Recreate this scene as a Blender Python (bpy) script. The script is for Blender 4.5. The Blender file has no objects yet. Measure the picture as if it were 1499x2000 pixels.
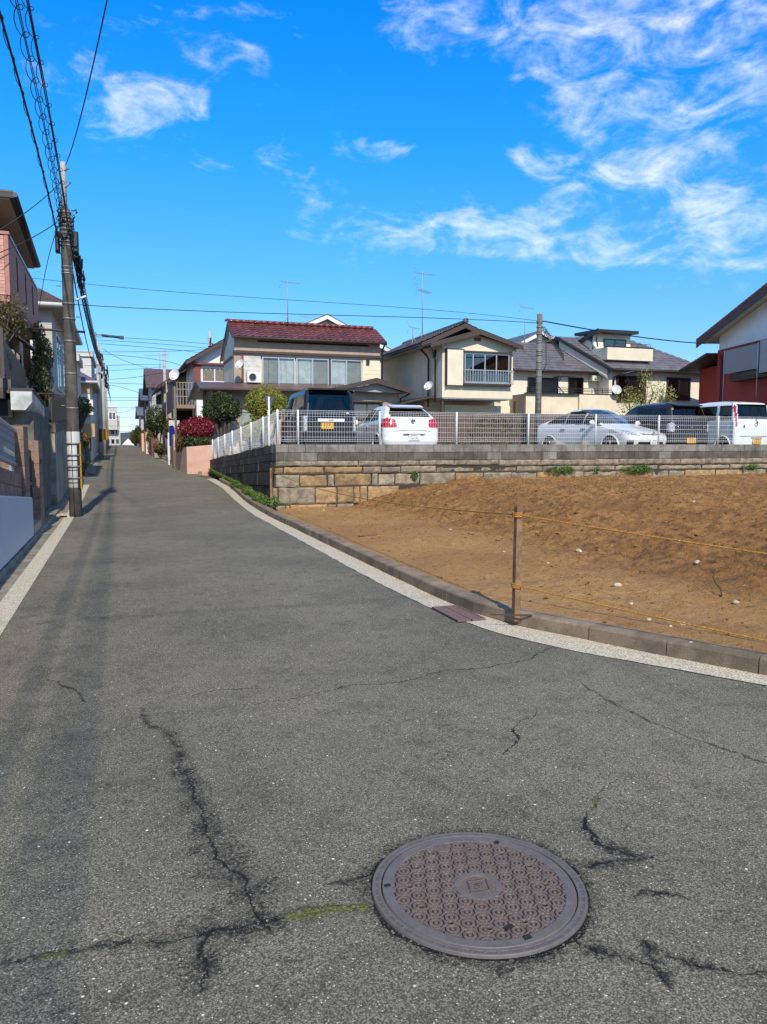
import bpy, math, random
import numpy as np
from mathutils import Vector, Matrix
from mathutils import noise as mnoise
R = math.radians
C = bpy.data.collections.new("street"); bpy.context.scene.collection.children.link(C)
SC = bpy.context.scene
rng = random.Random(7)
# ------------------------------------------------------------------ camera
EYE = 1.5; PITCH = R(5.0); YAW = R(18.9); FPX = 1500.0
cam = bpy.data.cameras.new("camera"); camo = bpy.data.objects.new("camera", cam); C.objects.link(camo)
cam.sensor_fit = 'VERTICAL'; cam.sensor_height = 36.0; cam.lens = 36.0*FPX/2000.0
cam.clip_start = 0.05; cam.clip_end = 6000
camo.location = (0, 0, EYE); camo.rotation_euler = (R(90)-PITCH, 0, -YAW)
SC.camera = camo
# ------------------------------------------------------------------ survey helpers: sight line -> point on a known plane
def sight(px, py):
    a = (px-749.5)/FPX; b = -(py-1000)/FPX
    sy, cy, sp, cp = math.sin(YAW), math.cos(YAW), math.sin(PITCH), math.cos(PITCH)
    return Vector((sy*cp+a*cy+b*sy*sp, cy*cp-a*sy+b*cy*sp, -sp+b*cp))
def at_z(px, py, z=0.0):
    d = sight(px, py); t = (z-EYE)/d.z; return Vector((d.x*t, d.y*t, z))
def at_y(px, py, Y):
    d = sight(px, py); t = Y/d.y; return Vector((d.x*t, Y, EYE+d.z*t))
def at_x(px, py, X):
    d = sight(px, py); t = X/d.x; return Vector((X, d.y*t, EYE+d.z*t))
# ------------------------------------------------------------------ view, sun, sky
SC.view_settings.view_transform = 'Standard'; SC.view_settings.look = 'None'
SC.view_settings.gamma = 1.0; SC.view_settings.use_curve_mapping = False
SC.view_settings.exposure = 0.54
SUN_DIR = Vector((0.085, 1.0, -0.88)).normalized()          # direction the light travels
sl = bpy.data.lights.new("sun", 'SUN'); sl.energy = 3.35; sl.angle = R(1.0); sl.color = (1.0, 0.91, 0.76)
so = bpy.data.objects.new("sun", sl); C.objects.link(so)
so.rotation_euler = SUN_DIR.to_track_quat('-Z', 'Y').to_euler(); so.location = (0, -20, 30)
W = bpy.data.worlds.new("World"); SC.world = W; W.use_nodes = True
wt = W.node_tree; wt.nodes.clear()
class NT:
    def __init__(s, t): s.t = t
    def n(s, typ, **k):
        nd = s.t.nodes.new(typ)
        for a, b in k.items(): setattr(nd, a, b)
        return nd
    def l(s, a, b): s.t.links.new(a, b)
    def put(s, sock, v):
        if hasattr(v, 'is_output') or isinstance(v, bpy.types.NodeSocket): s.l(v, sock)
        elif v is not None: sock.default_value = v
    def math(s, op, a, b=None, c=None, clamp=False):
        nd = s.n('ShaderNodeMath', operation=op, use_clamp=clamp)
        s.put(nd.inputs[0], a)
        if b is not None: s.put(nd.inputs[1], b)
        if c is not None: s.put(nd.inputs[2], c)
        return nd.outputs[0]
    def vmath(s, op, a, b=None, out=0):
        nd = s.n('ShaderNodeVectorMath', operation=op)
        s.put(nd.inputs[0], a)
        if b is not None:
            s.put(nd.inputs[3] if op == 'SCALE' else nd.inputs[1], b)
        return nd.outputs[out]
    def noise(s, vec, scale, detail=3, rough=.55, out=0, dist=0):
        nd = s.n('ShaderNodeTexNoise'); nd.inputs['Scale'].default_value = scale
        nd.inputs['Detail'].default_value = detail; nd.inputs['Roughness'].default_value = rough
        nd.inputs['Distortion'].default_value = dist
        if vec is not None: s.l(vec, nd.inputs['Vector'])
        return nd.outputs[out]
    def vor(s, vec, scale, feature='F1', rand=1.0):
        nd = s.n('ShaderNodeTexVoronoi', feature=feature); nd.inputs['Scale'].default_value = scale
        nd.inputs['Randomness'].default_value = rand
        s.l(vec, nd.inputs['Vector']); return nd
    def sm(s, v, lo, hi, a=0.0, b=1.0, typ='SMOOTHSTEP'):
        nd = s.n('ShaderNodeMapRange', interpolation_type=typ)
        s.put(nd.inputs[0], v)
        for i, q in zip((1, 2, 3, 4), (lo, hi, a, b)): s.put(nd.inputs[i], q)
        return nd.outputs[0]
    def mix(s, f, a, b, blend='MIX'):
        nd = s.n('ShaderNodeMix', data_type='RGBA', blend_type=blend)
        s.put(nd.inputs[0], f)
        for i, q in ((6, a), (7, b)):
            if isinstance(q, (tuple, list)): q = tuple(q)+(1,) if len(q) == 3 else q
            s.put(nd.inputs[i], q)
        return nd.outputs[2]
    def comb(s, x, y, z=0.0):
        nd = s.n('ShaderNodeCombineXYZ')
        for i, q in enumerate((x, y, z)): s.put(nd.inputs[i], q)
        return nd.outputs[0]
    def sep(s, v):
        nd = s.n('ShaderNodeSeparateXYZ'); s.l(v, nd.inputs[0]); return nd.outputs
w = NT(wt)
sky = w.n('ShaderNodeTexSky', sky_type='NISHITA'); sky.sun_disc = False
sky.sun_elevation = math.asin(-SUN_DIR.z)
sky.sun_rotation = math.atan2(-SUN_DIR.x, -SUN_DIR.y)
sky.altitude = 0; sky.air_density = 1.0; sky.dust_density = 0.2; sky.ozone_density = 3.0
tc = w.n('ShaderNodeTexCoord'); D = tc.outputs['Generated']
dx, dy, dz = w.sep(D)
az = w.math('ARCTAN2', dx, dy); el = w.math('ARCSINE', dz)
# colour response of the air by height above the horizon
rp = w.n('ShaderNodeValToRGB'); w.l(w.sm(el, 0, 1.0, 0, 1, 'LINEAR'), rp.inputs[0]); cr_ = rp.color_ramp
_st = [(0.0, (.27, .30, .44)), (.012, (.27, .305, .44)), (.11, (.20, .315, .42)), (.234, (.125, .36, .50)), (.36, (.045, .395, .65)), (.50, (.012, .39, .75)), (.75, (.05, .28, .52)), (1.0, (.09, .27, .44))]
while len(cr_.elements) < len(_st): cr_.elements.new(.5)
for e_, (p_, c_) in zip(cr_.elements, _st): e_.position = p_; e_.color = c_+(1,)
hs = w.n('ShaderNodeMix', data_type='RGBA', blend_type='MULTIPLY'); hs.inputs[0].default_value = 1.0
w.l(w.mix(1.0, sky.outputs[0], (2.0, 2.0, 2.0), 'MULTIPLY'), hs.inputs[6]); w.l(rp.outputs[0], hs.inputs[7])
blobs = [(250,185,120,48,.66),(120,150,70,45,.55),(340,210,45,28,.8),(240,232,70,20,.7),(400,50,140,45,.55),(400,125,28,20,.6),(490,118,22,20,.5),
 (800,40,95,30,.65),(930,50,130,60,.85),(1090,120,62,48,1.),(1160,20,70,30,.6),(1370,50,160,60,1.0),(1450,130,130,90,1.15),(1240,110,80,30,.75),
 (1110,225,90,25,.5),(1150,310,55,75,.8),(1300,360,135,80,1.05),(1440,330,110,50,1.05),(1440,450,120,60,.9),(1000,305,32,15,.7),(1060,318,38,18,.65),
 (740,315,55,20,.6),(500,320,115,30,.6),(620,390,75,25,.5),(680,450,75,15,.65),(850,390,45,10,.45),(950,450,200,36,1.),(1150,470,180,32,.9),
 (900,485,95,15,.8),(1340,558,55,10,.45),(1230,492,110,22,.6),(270,632,60,8,.35),(450,440,32,15,.35)]
nz = w.noise(w.comb(w.math('MULTIPLY', az, 1.0), w.math('MULTIPLY', el, 2.1), 0.3), 3.2, 3, .5, 1)
wx, wy, wz = w.sep(nz)
azw = w.math('ADD', az, w.math('MULTIPLY', w.math('SUBTRACT', wx, .5), .16))
elw = w.math('ADD', el, w.math('MULTIPLY', w.math('SUBTRACT', wy, .5), .07))
acc = None
for (px, py, rx, ry, s_) in blobs:
    d = sight(px, py).normalized(); a0 = math.atan2(d.x, d.y); e0 = math.asin(d.z)
    u = w.math('MULTIPLY_ADD', azw, 1500/rx, -a0*1500/rx)
    v = w.math('MULTIPLY_ADD', elw, 1500/ry, -e0*1500/ry)
    q = w.math('MULTIPLY_ADD', u, u, w.math('MULTIPLY', v, v))
    g = w.math('DIVIDE', s_, w.math('MULTIPLY_ADD', w.math('MULTIPLY', q, q), .9, 1.0))
    acc = g if acc is None else w.math('ADD', acc, g)
# clouds carried on out of view, cover thickened to whiten the fill light
bn = w.noise(w.comb(az, w.math('MULTIPLY', el, 2.0), 5.0), 3.0, 4, .55)
out_az = w.sm(w.math('ABSOLUTE', w.math('SUBTRACT', az, .36)), .55, .75)
out_el = w.sm(el, .56, .7)
outm = w.math('MAXIMUM', out_az, out_el)
acc = w.math('ADD', acc, w.math('MULTIPLY', outm, w.math('MULTIPLY', w.sm(bn, .30, .46), 1.4)))
cv = w.comb(w.math('MULTIPLY', az, 1.0), w.math('MULTIPLY', el, 1.9), 0.0)
n1 = w.noise(cv, 11, 8, .6, 0, .9)
n2 = w.noise(cv, 34, 6, .65)
tex = w.math('ADD', w.math('MULTIPLY', n1, .72), w.math('MULTIPLY', n2, .28))
acc = w.math('MINIMUM', acc, 1.0)
cl = w.math('ADD', w.math('MULTIPLY', acc, .62), w.math('MULTIPLY', w.math('SUBTRACT', tex, .505), 3.4))
dens = w.sm(cl, .26, 1.6)
dens = w.math('MULTIPLY', dens, w.sm(el, .0, .06))
dens = w.math('MULTIPLY', dens, w.math('MINIMUM', w.math('MULTIPLY', acc, 2.5), 1.0))
skyc = w.mix(w.math('MULTIPLY', dens, .80), hs.outputs[2], (6.5, 6.6, 7.0))
bg = w.n('ShaderNodeBackground'); bg.inputs['Strength'].default_value = 0.13
w.l(skyc, bg.inputs['Color'])
wo = w.n('ShaderNodeOutputWorld'); w.l(bg.outputs[0], wo.inputs['Surface'])
# ------------------------------------------------------------------ object helpers
def wloc(o):
    v = Vector((0, 0, 0))
    while o is not None: v += o.location; o = o.parent
    return v
class Fr:                       # local frame: along u, out along n, up z
    def __init__(s, o, u, n): s.o = Vector(o); s.u = Vector(u).normalized(); s.nn = Vector(n).normalized()
    def __call__(s, a, b, z): return s.o + s.u*a + s.nn*b + Vector((0, 0, z))
def FY(Y): return Fr((0, Y, 0), (1, 0, 0), (0, -1, 0))      # faces the camera side, a = world X
def FXm(X): return Fr((X, 0, 0), (0, 1, 0), (-1, 0, 0))     # faces -X, a = world Y
def FXp(X): return Fr((X, 0, 0), (0, 1, 0), (1, 0, 0))      # faces +X, a = world Y
class MB:
    def __init__(s, fr=None): s.v = []; s.f = []; s.m = []; s.fr = fr; s.smooth = []
    def P(s, p): return s.fr(*p) if s.fr else Vector(p)
    def add(s, vs, fs, m=0, sm=False, raw=False):
        b = len(s.v)
        s.v += [tuple(p if raw else s.P(p)) for p in vs]
        s.f += [tuple(b+i for i in f) for f in fs]; s.m += [m]*len(fs); s.smooth += [sm]*len(fs)
        return s
    def box(s, x0, x1, y0, y1, z0, z1, m=0):
        vs = [(x, y, z) for z in (z0, z1) for y in (y0, y1) for x in (x0, x1)]
        return s.add(vs, [(0, 2, 3, 1), (4, 5, 7, 6), (0, 1, 5, 4), (2, 6, 7, 3), (0, 4, 6, 2), (1, 3, 7, 5)], m)
    def cbox(s, x0, x1, y0, y1, z0, z1, c=.01, m=0):          # box with chamfered front rim (low-y side)
        vs = [(x0, y1, z0), (x1, y1, z0), (x1, y1, z1), (x0, y1, z1), (x0, y0+c, z0), (x1, y0+c, z0), (x1, y0+c, z1), (x0, y0+c, z1),
              (x0+c, y0, z0+c), (x1-c, y0, z0+c), (x1-c, y0, z1-c), (x0+c, y0, z1-c)]
        fs = [(0, 3, 2, 1), (0, 1, 5, 4), (1, 2, 6, 5), (2, 3, 7, 6), (3, 0, 4, 7), (4, 5, 9, 8), (5, 6, 10, 9), (6, 7, 11, 10), (7, 4, 8, 11), (8, 9, 10, 11)]
        return s.add(vs, fs, m)
    def quad(s, a, b, c, d, m=0): return s.add([a, b, c, d], [(0, 1, 2, 3)], m)
    def poly(s, pts, m=0): return s.add(pts, [tuple(range(len(pts)))], m)
    def slab(s, pts, off, m=0):                                # polygon extruded by vector off
        n = len(pts); o = Vector(off)
        p2 = [tuple(Vector(p)+o) for p in pts]
        fs = [tuple(range(n))[::-1], tuple(range(n, 2*n))] + [(i, (i+1) % n, n+(i+1) % n, n+i) for i in range(n)]
        return s.add(list(pts)+p2, fs, m)
    def tube(s, pts, r, n=6, m=0, cap=True):
        pts = [s.P(p) for p in pts]; rs = r if isinstance(r, (list, tuple)) else [r]*len(pts)
        vs = []; fs = []; prev = None
        for i, p in enumerate(pts):
            t = (pts[min(i+1, len(pts)-1)]-pts[max(i-1, 0)])
            t = t.normalized() if t.length > 1e-9 else Vector((0, 0, 1))
            if prev is None:
                a = t.orthogonal().normalized()
            else:
                a = prev - t*prev.dot(t); a = a.normalized() if a.length > 1e-6 else t.orthogonal().normalized()
            prev = a; b = t.cross(a)
            for k in range(n):
                q = 2*math.pi*k/n; vs.append(p+(a*math.cos(q)+b*math.sin(q))*rs[i])
        for i in range(len(pts)-1):
            for k in range(n):
                k2 = (k+1) % n; fs.append((i*n+k, i*n+k2, (i+1)*n+k2, (i+1)*n+k))
        b = len(s.v); s.v += [tuple(x) for x in vs]; s.f += [tuple(b+i for i in f) for f in fs]
        s.m += [m]*len(fs); s.smooth += [True]*len(fs)
        if cap:
            s.f += [tuple(b+k for k in range(n))[::-1], tuple(b+(len(pts)-1)*n+k for k in range(n))]; s.m += [m, m]; s.smooth += [False, False]
        return s
    def lathe(s, c, prof, n=24, axis='z', m=0):                # prof: list of (radius, height)
        c = Vector(c); vs = []; fs = []
        for (r, h) in prof:
            for k in range(n):
                q = 2*math.pi*k/n; x, y = r*math.cos(q), r*math.sin(q)
                vs.append(c+Vector({'z': (x, y, h), 'y': (x, h, y), 'x': (h, x, y)}[axis]))
        for i in range(len(prof)-1):
            for k in range(n):
                k2 = (k+1) % n; fs.append((i*n+k, i*n+k2, (i+1)*n+k2, (i+1)*n+k))
        return s.add(vs, fs, m, True)
    def ico(s, c, r, sx=1, sy=1, sz=1, jit=.15, m=0, sub=0, sm=True):
        base, fc = ICO[sub]; rr = random.Random(hash((round(c[0], 3), round(c[1], 3), round(r, 4))))
        vs = [(c[0]+p[0]*r*sx*(1+rr.uniform(-jit, jit)), c[1]+p[1]*r*sy*(1+rr.uniform(-jit, jit)), c[2]+p[2]*r*sz*(1+rr.uniform(-jit, jit))) for p in base]
        return s.add(vs, fc, m, sm)
    def build(s, name, mat, parent=None, local=False, kind=None, label=None):
        me = bpy.data.meshes.new(name)
        off = Vector((0, 0, 0)) if (parent is None or local) else wloc(parent)
        v = np.array(s.v, dtype=float)-np.array(off)
        me.from_pydata(v.tolist(), [], s.f)
        mats = mat if isinstance(mat, (list, tuple)) else [mat]
        for q in mats: me.materials.append(q)
        if len(mats) > 1: me.polygons.foreach_set('material_index', s.m)
        me.polygons.foreach_set('use_smooth', s.smooth)
        me.update()
        o = bpy.data.objects.new(name, me); C.objects.link(o); o.parent = parent
        if kind: o['kind'] = kind
        if label: o['label'] = label
        return o
def _ico():
    t = (1+5**.5)/2
    v = [(-1, t, 0), (1, t, 0), (-1, -t, 0), (1, -t, 0), (0, -1, t), (0, 1, t), (0, -1, -t), (0, 1, -t), (t, 0, -1), (t, 0, 1), (-t, 0, -1), (-t, 0, 1)]
    v = [tuple(Vector(p).normalized()) for p in v]
    f = [(0, 11, 5), (0, 5, 1), (0, 1, 7), (0, 7, 10), (0, 10, 11), (1, 5, 9), (5, 11, 4), (11, 10, 2), (10, 7, 6), (7, 1, 8), (3, 9, 4), (3, 4, 2), (3, 2, 6), (3, 6, 8), (3, 8, 9), (4, 9, 5), (2, 4, 11), (6, 2, 10), (8, 6, 7), (9, 8, 1)]
    out = [(v, f)]
    vv = list(v); ff = []; cache = {}
    def mid(a, b):
        k = (min(a, b), max(a, b))
        if k not in cache: cache[k] = len(vv); vv.append(tuple(((Vector(vv[a])+Vector(vv[b]))/2).normalized()))
        return cache[k]
    for a, b, c in f:
        x, y, z = mid(a, b), mid(b, c), mid(c, a); ff += [(a, x, z), (x, b, y), (z, y, c), (x, y, z)]
    out.append((vv, ff)); return out
ICO = _ico()
def tag(o, label, cat, group=None):
    o['label'] = label; o['category'] = cat
    if group: o['group'] = group
    return o
def thing(name, label, cat, loc=(0, 0, 0), group=None, rz=0):
    o = bpy.data.objects.new(name, None); o.empty_display_size = .2; C.objects.link(o)
    o.location = loc; o.rotation_euler = (0, 0, rz); return tag(o, label, cat, group)
def struct_root(name, loc=(0, 0, 0)):
    o = bpy.data.objects.new(name, None); o.empty_display_size = .2; C.objects.link(o); o.location = loc; o['kind'] = 'structure'; return o
def grid_mesh(name, P, mat, parent=None, kind=None, smooth=True, attrs=None):
    """P: (ny, nx, 3) array of points"""
    ny, nx, _ = P.shape
    i = np.arange(ny-1)[:, None]*nx+np.arange(nx-1)[None, :]
    f = np.stack([i, i+1, i+nx+1, i+nx], -1).reshape(-1, 4)
    me = bpy.data.meshes.new(name)
    me.vertices.add(ny*nx); me.vertices.foreach_set('co', (P-(np.array(wloc(parent)) if parent else 0)).reshape(-1))
    me.loops.add(f.size); me.loops.foreach_set('vertex_index', f.reshape(-1).astype(np.int32))
    me.polygons.add(len(f)); me.polygons.foreach_set('loop_start', np.arange(0, f.size, 4, dtype=np.int32))
    me.update(calc_edges=True)
    me.polygons.foreach_set('use_smooth', [smooth]*len(f))
    if attrs:
        for k, a in attrs.items():
            at = me.attributes.new(k, 'FLOAT', 'POINT'); at.data.foreach_set('value', a.reshape(-1).astype(np.float32))
    me.materials.append(mat); me.validate()
    o = bpy.data.objects.new(name, me); C.objects.link(o); o.parent = parent
    if kind: o['kind'] = kind
    return o
def vnoise(X, Y, scale, seed=0, octs=4):
    """value-ish noise on arrays"""
    out = np.zeros_like(X, dtype=float); amp = 1; tot = 0
    for k in range(octs):
        s = scale*2**k; r = np.random.RandomState(seed+k*17); T = r.rand(256, 256)
        x = X*s+seed*3.1; y = Y*s+seed*1.7
        xi = np.floor(x).astype(int); yi = np.floor(y).astype(int); fx = x-xi; fy = y-yi
        fx = fx*fx*(3-2*fx); fy = fy*fy*(3-2*fy); g = lambda a, b: T[a % 256, b % 256]
        val = (g(xi, yi)*(1-fx)+g(xi+1, yi)*fx)*(1-fy)+(g(xi, yi+1)*(1-fx)+g(xi+1, yi+1)*fx)*fy
        out += amp*(val-.5); tot += amp; amp *= .5
    return out/tot*2
# ------------------------------------------------------------------ materials
def surf(name, col, rough=.75, col2=None, scale=6, detail=4, amt=1.0, bump=0.0, bscale=60, metal=0.0, objr=0.0, streak=0.0,
         streakcol=(.03, .028, .025), spec=.5, coat=0.0, wave=None, fine=0.0, lo=.38, hi=.62):
    m = bpy.data.materials.new(name); m.use_nodes = True; t = NT(m.node_tree); m.node_tree.nodes.clear()
    pos = t.n('ShaderNodeNewGeometry').outputs['Position']
    c = None
    if col2 is not None:
        f = t.sm(t.noise(pos, scale, detail, .6), lo, hi)
        c = t.mix(t.math('MULTIPLY', f, amt), col, col2)
    else:
        c = t.mix(0.0, col, col)
    if fine:
        f = t.noise(pos, 90, 3, .7)
        k = t.sm(f, .3, .7, 1-fine, 1+fine, 'LINEAR')
        c = t.mix(1.0, c, t.comb(k, k, k), 'MULTIPLY')
    if streak:
        sx, sy, sz = t.sep(pos)
        sv = t.comb(t.math('MULTIPLY', sx, 9), t.math('MULTIPLY', sy, 9), t.math('MULTIPLY', sz, .8))
        f = t.sm(t.noise(sv, 1, 5, .65), .45, .75)
        c = t.mix(t.math('MULTIPLY', f, streak), c, streakcol)
    if objr:
        oi = t.n('ShaderNodeObjectInfo').outputs['Random']
        k = t.sm(oi, 0, 1, 1-objr, 1+objr, 'LINEAR')
        c = t.mix(1.0, c, t.comb(k, t.math('POWER', k, .96), t.math('POWER', k, .9)), 'MULTIPLY')
    bs = t.n('ShaderNodeBsdfPrincipled')
    t.l(c, bs.inputs['Base Color']); bs.inputs['Roughness'].default_value = rough; bs.inputs['Metallic'].default_value = metal
    bs.inputs['Specular IOR Level'].default_value = spec; bs.inputs['Coat Weight'].default_value = coat; bs.inputs['Coat Roughness'].default_value = .04
    h = None
    if bump:
        h = t.noise(pos, bscale, 4, .65)
    if wave:                                                    # (axis, period, sharp): board or joint lines
        ax, per, dep = wave
        v = t.sep(pos)[ax]
        fr = t.math('FRACT', t.math('DIVIDE', v, per))
        g = t.sm(t.math('ABSOLUTE', t.math('SUBTRACT', fr, .5)), .42, .5)
        h = t.math('MULTIPLY_ADD', g, -dep, h if h is not None else 0.0)
    if h is not None:
        b = t.n('ShaderNodeBump'); b.inputs['Strength'].default_value = bump if bump else .6; b.inputs['Distance'].default_value = .01
        t.l(h, b.inputs['Height']); t.l(b.outputs[0], bs.inputs['Normal'])
    o = t.n('ShaderNodeOutputMaterial'); t.l(bs.outputs[0], o.inputs['Surface'])
    return m
def leafmat(name, a, b, c=None):
    m = bpy.data.materials.new(name); m.use_nodes = True; t = NT(m.node_tree); m.node_tree.nodes.clear()
    at = t.n('ShaderNodeAttribute'); at.attribute_name = 'tint'
    f = at.outputs['Fac']
    col = t.mix(t.sm(f, .0, .6), a, b)
    if c: col = t.mix(t.sm(f, .72, .95), col, c)
    bs = t.n('ShaderNodeBsdfPrincipled'); t.l(col, bs.inputs['Base Color']); bs.inputs['Roughness'].default_value = .5
    tr = t.n('ShaderNodeBsdfTranslucent'); t.l(col, tr.inputs['Color'])
    mx = t.n('ShaderNodeMixShader'); mx.inputs[0].default_value = .25
    t.l(bs.outputs[0], mx.inputs[1]); t.l(tr.outputs[0], mx.inputs[2])
    o = t.n('ShaderNodeOutputMaterial'); t.l(mx.outputs[0], o.inputs['Surface']); return m
def glassmat(name, tintc=(.75, .8, .82), dark=0.0, base=.12):
    """window glass: fresnel mirror over a see-through sheet"""
    m = bpy.data.materials.new(name); m.use_nodes = True; t = NT(m.node_tree); m.node_tree.nodes.clear()
    fr = t.n('ShaderNodeFresnel'); fr.inputs[0].default_value = 1.5
    g = t.n('ShaderNodeBsdfGlossy'); g.inputs['Roughness'].default_value = .02; g.inputs['Color'].default_value = (.80, .74, .66, 1)
    tr = t.n('ShaderNodeBsdfTransparent'); tr.inputs['Color'].default_value = tuple(x*(1-dark) for x in tintc)+(1,)
    mx = t.n('ShaderNodeMixShader'); t.l(t.math('MULTIPLY_ADD', fr.outputs[0], .9, base, clamp=True), mx.inputs[0])
    t.l(tr.outputs[0], mx.inputs[1]); t.l(g.outputs[0], mx.inputs[2])
    o = t.n('ShaderNodeOutputMaterial'); t.l(mx.outputs[0], o.inputs['Surface']); return m
m_white = surf('white_paint', (.72, .72, .7), .4)
m_fence = surf('white_fence_paint', (.8, .81, .8), .35)
m_black = surf('black_plastic', (.02, .02, .022), .5)
m_dark = surf('dark_interior', (.012, .011, .01), .9)  # near black stands in for shade inside rooms, pits and slots
m_alu = surf('aluminium', (.5, .51, .52), .35, metal=.6)
m_brownalu = surf('brown_aluminium', (.075, .052, .042), .45, metal=.2)
m_blackalu = surf('black_aluminium', (.02, .02, .022), .35)
m_grey = surf('grey_metal', (.3, .31, .32), .5)
m_galv = surf('galvanised_steel', (.22, .22, .21), .55, metal=.4)
m_curtain = surf('lace_curtain', (.80, .84, .82), .9, (.62, .68, .68), 3)
m_curtain_d = surf('net_curtain', (.46, .45, .41), .9, (.38, .38, .35), 3)
m_glass = glassmat('window_glass', (.9, .93, .92), 0, .03)
m_glass_dark = glassmat('dark_window_glass', (.3, .34, .38), .2, .16)
m_carglass = glassmat('tinted_car_glass', (.10, .12, .13), .3, .015)
m_carglass_l = glassmat('clear_car_glass', (.55, .62, .6), 0, .1)
m_windscreen = glassmat('bright_windscreen_glass', (.75, .82, .78), 0, .42)
m_pole = surf('weathered_concrete_pole', (.060, .052, .042), .85, (.105, .092, .074), 3, bump=.3, bscale=90, streak=.35)
m_pole2 = surf('pale_concrete_pole', (.34, .33, .31), .85, (.42, .41, .39), 2, bump=.2)
m_cable = surf('black_cable', (.012, .012, .013), .6)
m_yellow = surf('yellow_guard', (.75, .36, .01), .5)
m_stone_t = surf('tan_granite', (.37, .235, .105), .9, (.22, .145, .072), 5, bump=.9, bscale=45, objr=.18, fine=.35, streak=.18)
m_stone_g = surf('grey_granite', (.33, .27, .18), .9, (.19, .15, .10), 4, bump=.9, bscale=45, objr=.15, fine=.35, streak=.3)
m_mortar = surf('dark_mortar_joint', (.045, .038, .03), .95, bump=.4)
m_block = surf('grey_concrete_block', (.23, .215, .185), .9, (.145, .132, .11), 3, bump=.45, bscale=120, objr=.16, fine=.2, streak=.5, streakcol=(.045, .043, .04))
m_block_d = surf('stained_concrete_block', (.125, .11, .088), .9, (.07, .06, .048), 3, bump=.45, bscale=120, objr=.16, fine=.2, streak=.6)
m_conc_rough = surf('rough_concrete_band', (.30, .245, .17), .95, (.17, .135, .095), 7, bump=1.0, bscale=40, fine=.3, streak=.35)
m_wall_black = surf('black_stained_wall', (.028, .026, .023), .9, (.06, .056, .048), 2.5, bump=.8, bscale=40, objr=.2, streak=.5, streakcol=(.012, .012, .011))
m_kerb = surf('kerb_concrete', (.25, .19, .125), .92, (.15, .115, .075), 4, bump=.5, bscale=110, objr=.10, fine=.25)
m_kerb_l = surf('grey_kerb_concrete', (.27, .235, .17), .92, (.17, .148, .105), 4, bump=.4, bscale=110, objr=.06, fine=.2)
m_conc = surf('retaining_wall_concrete', (.34, .31, .245), .92, (.20, .18, .14), 1.6, bump=.3, bscale=80, streak=.6, streakcol=(.07, .066, .058))
m_rust = surf('rusty_grate', (.14, .095, .09), .6, (.18, .11, .09), 20, bump=.3)
m_wood = surf('weathered_stake_wood', (.27, .155, .075), .8, (.17, .095, .048), 14, bump=.4, bscale=70)
m_rope = surf('yellow_rope', (.50, .25, .035), .7, (.28, .13, .02), 60)
def expo(name, pale, mid, dark):
    m = bpy.data.materials.new(name); m.use_nodes = True; t = NT(m.node_tree); m.node_tree.nodes.clear()
    pos = t.n('ShaderNodeNewGeometry').outputs['Position']
    v = t.vor(pos, 75); v2 = t.vor(pos, 33)
    k = t.sep(v.outputs['Color'])[0]; d = t.sm(v.outputs['Distance'], .42, .72)
    c = t.mix(k, mid, pale); c = t.mix(t.math('MULTIPLY', d, .6), c, dark)
    c = t.mix(t.math('MULTIPLY', t.sm(t.noise(pos, 5, 4, .6), .45, .7), .35), c, mid)
    bs = t.n('ShaderNodeBsdfPrincipled'); t.l(c, bs.inputs['Base Color']); bs.inputs['Roughness'].default_value = .85
    b = t.n('ShaderNodeBump'); b.inputs['Strength'].default_value = .7; b.inputs['Distance'].default_value = .006
    t.l(t.math('SUBTRACT', 1.0, v.outputs['Distance']), b.inputs['Height']); t.l(b.outputs[0], bs.inputs['Normal'])
    o = t.n('ShaderNodeOutputMaterial'); t.l(bs.outputs[0], o.inputs['Surface']); return m
m_expo = expo('exposed_aggregate', (.74, .66, .51), (.44, .385, .28), (.15, .125, .085))
# ------------------------------------------------------------------ ground, road
_zr = [(-400, 0), (0, 0), (16, 0), (20, .06), (27, .27), (36, .45), (50, .72), (60, .9), (80, 1.18), (110, 1.4), (135, 1.46), (160, 1.2), (220, -1.5), (400, -8), (4000, -12)]
def zr(y): return float(np.interp(y, [a for a, b in _zr], [b for a, b in _zr]))
zrv = lambda y: np.interp(y, [a for a, b in _zr], [b for a, b in _zr])
def lx(y): return float(np.interp(y, [-60, 6, 30, 50, 73, 140], [-.93, -.93, -.95, -1.12, -1.3, -1.5]))     # left asphalt edge
_rx = [(-60, 28), (-2, 7.1), (1.5, 5.0), (3.65, 3.78), (4.31, 3.36), (4.77, 3.08), (5.3, 2.84), (5.9, 2.72), (6.6, 2.66), (8, 2.62), (17, 2.68), (24, 2.95), (28, 2.9), (34, 2.5), (50, 2.05), (73, 1.85), (140, 1.6)]
def rx(y): return float(np.interp(y, [a for a, b in _rx], [b for a, b in _rx]))
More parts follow.
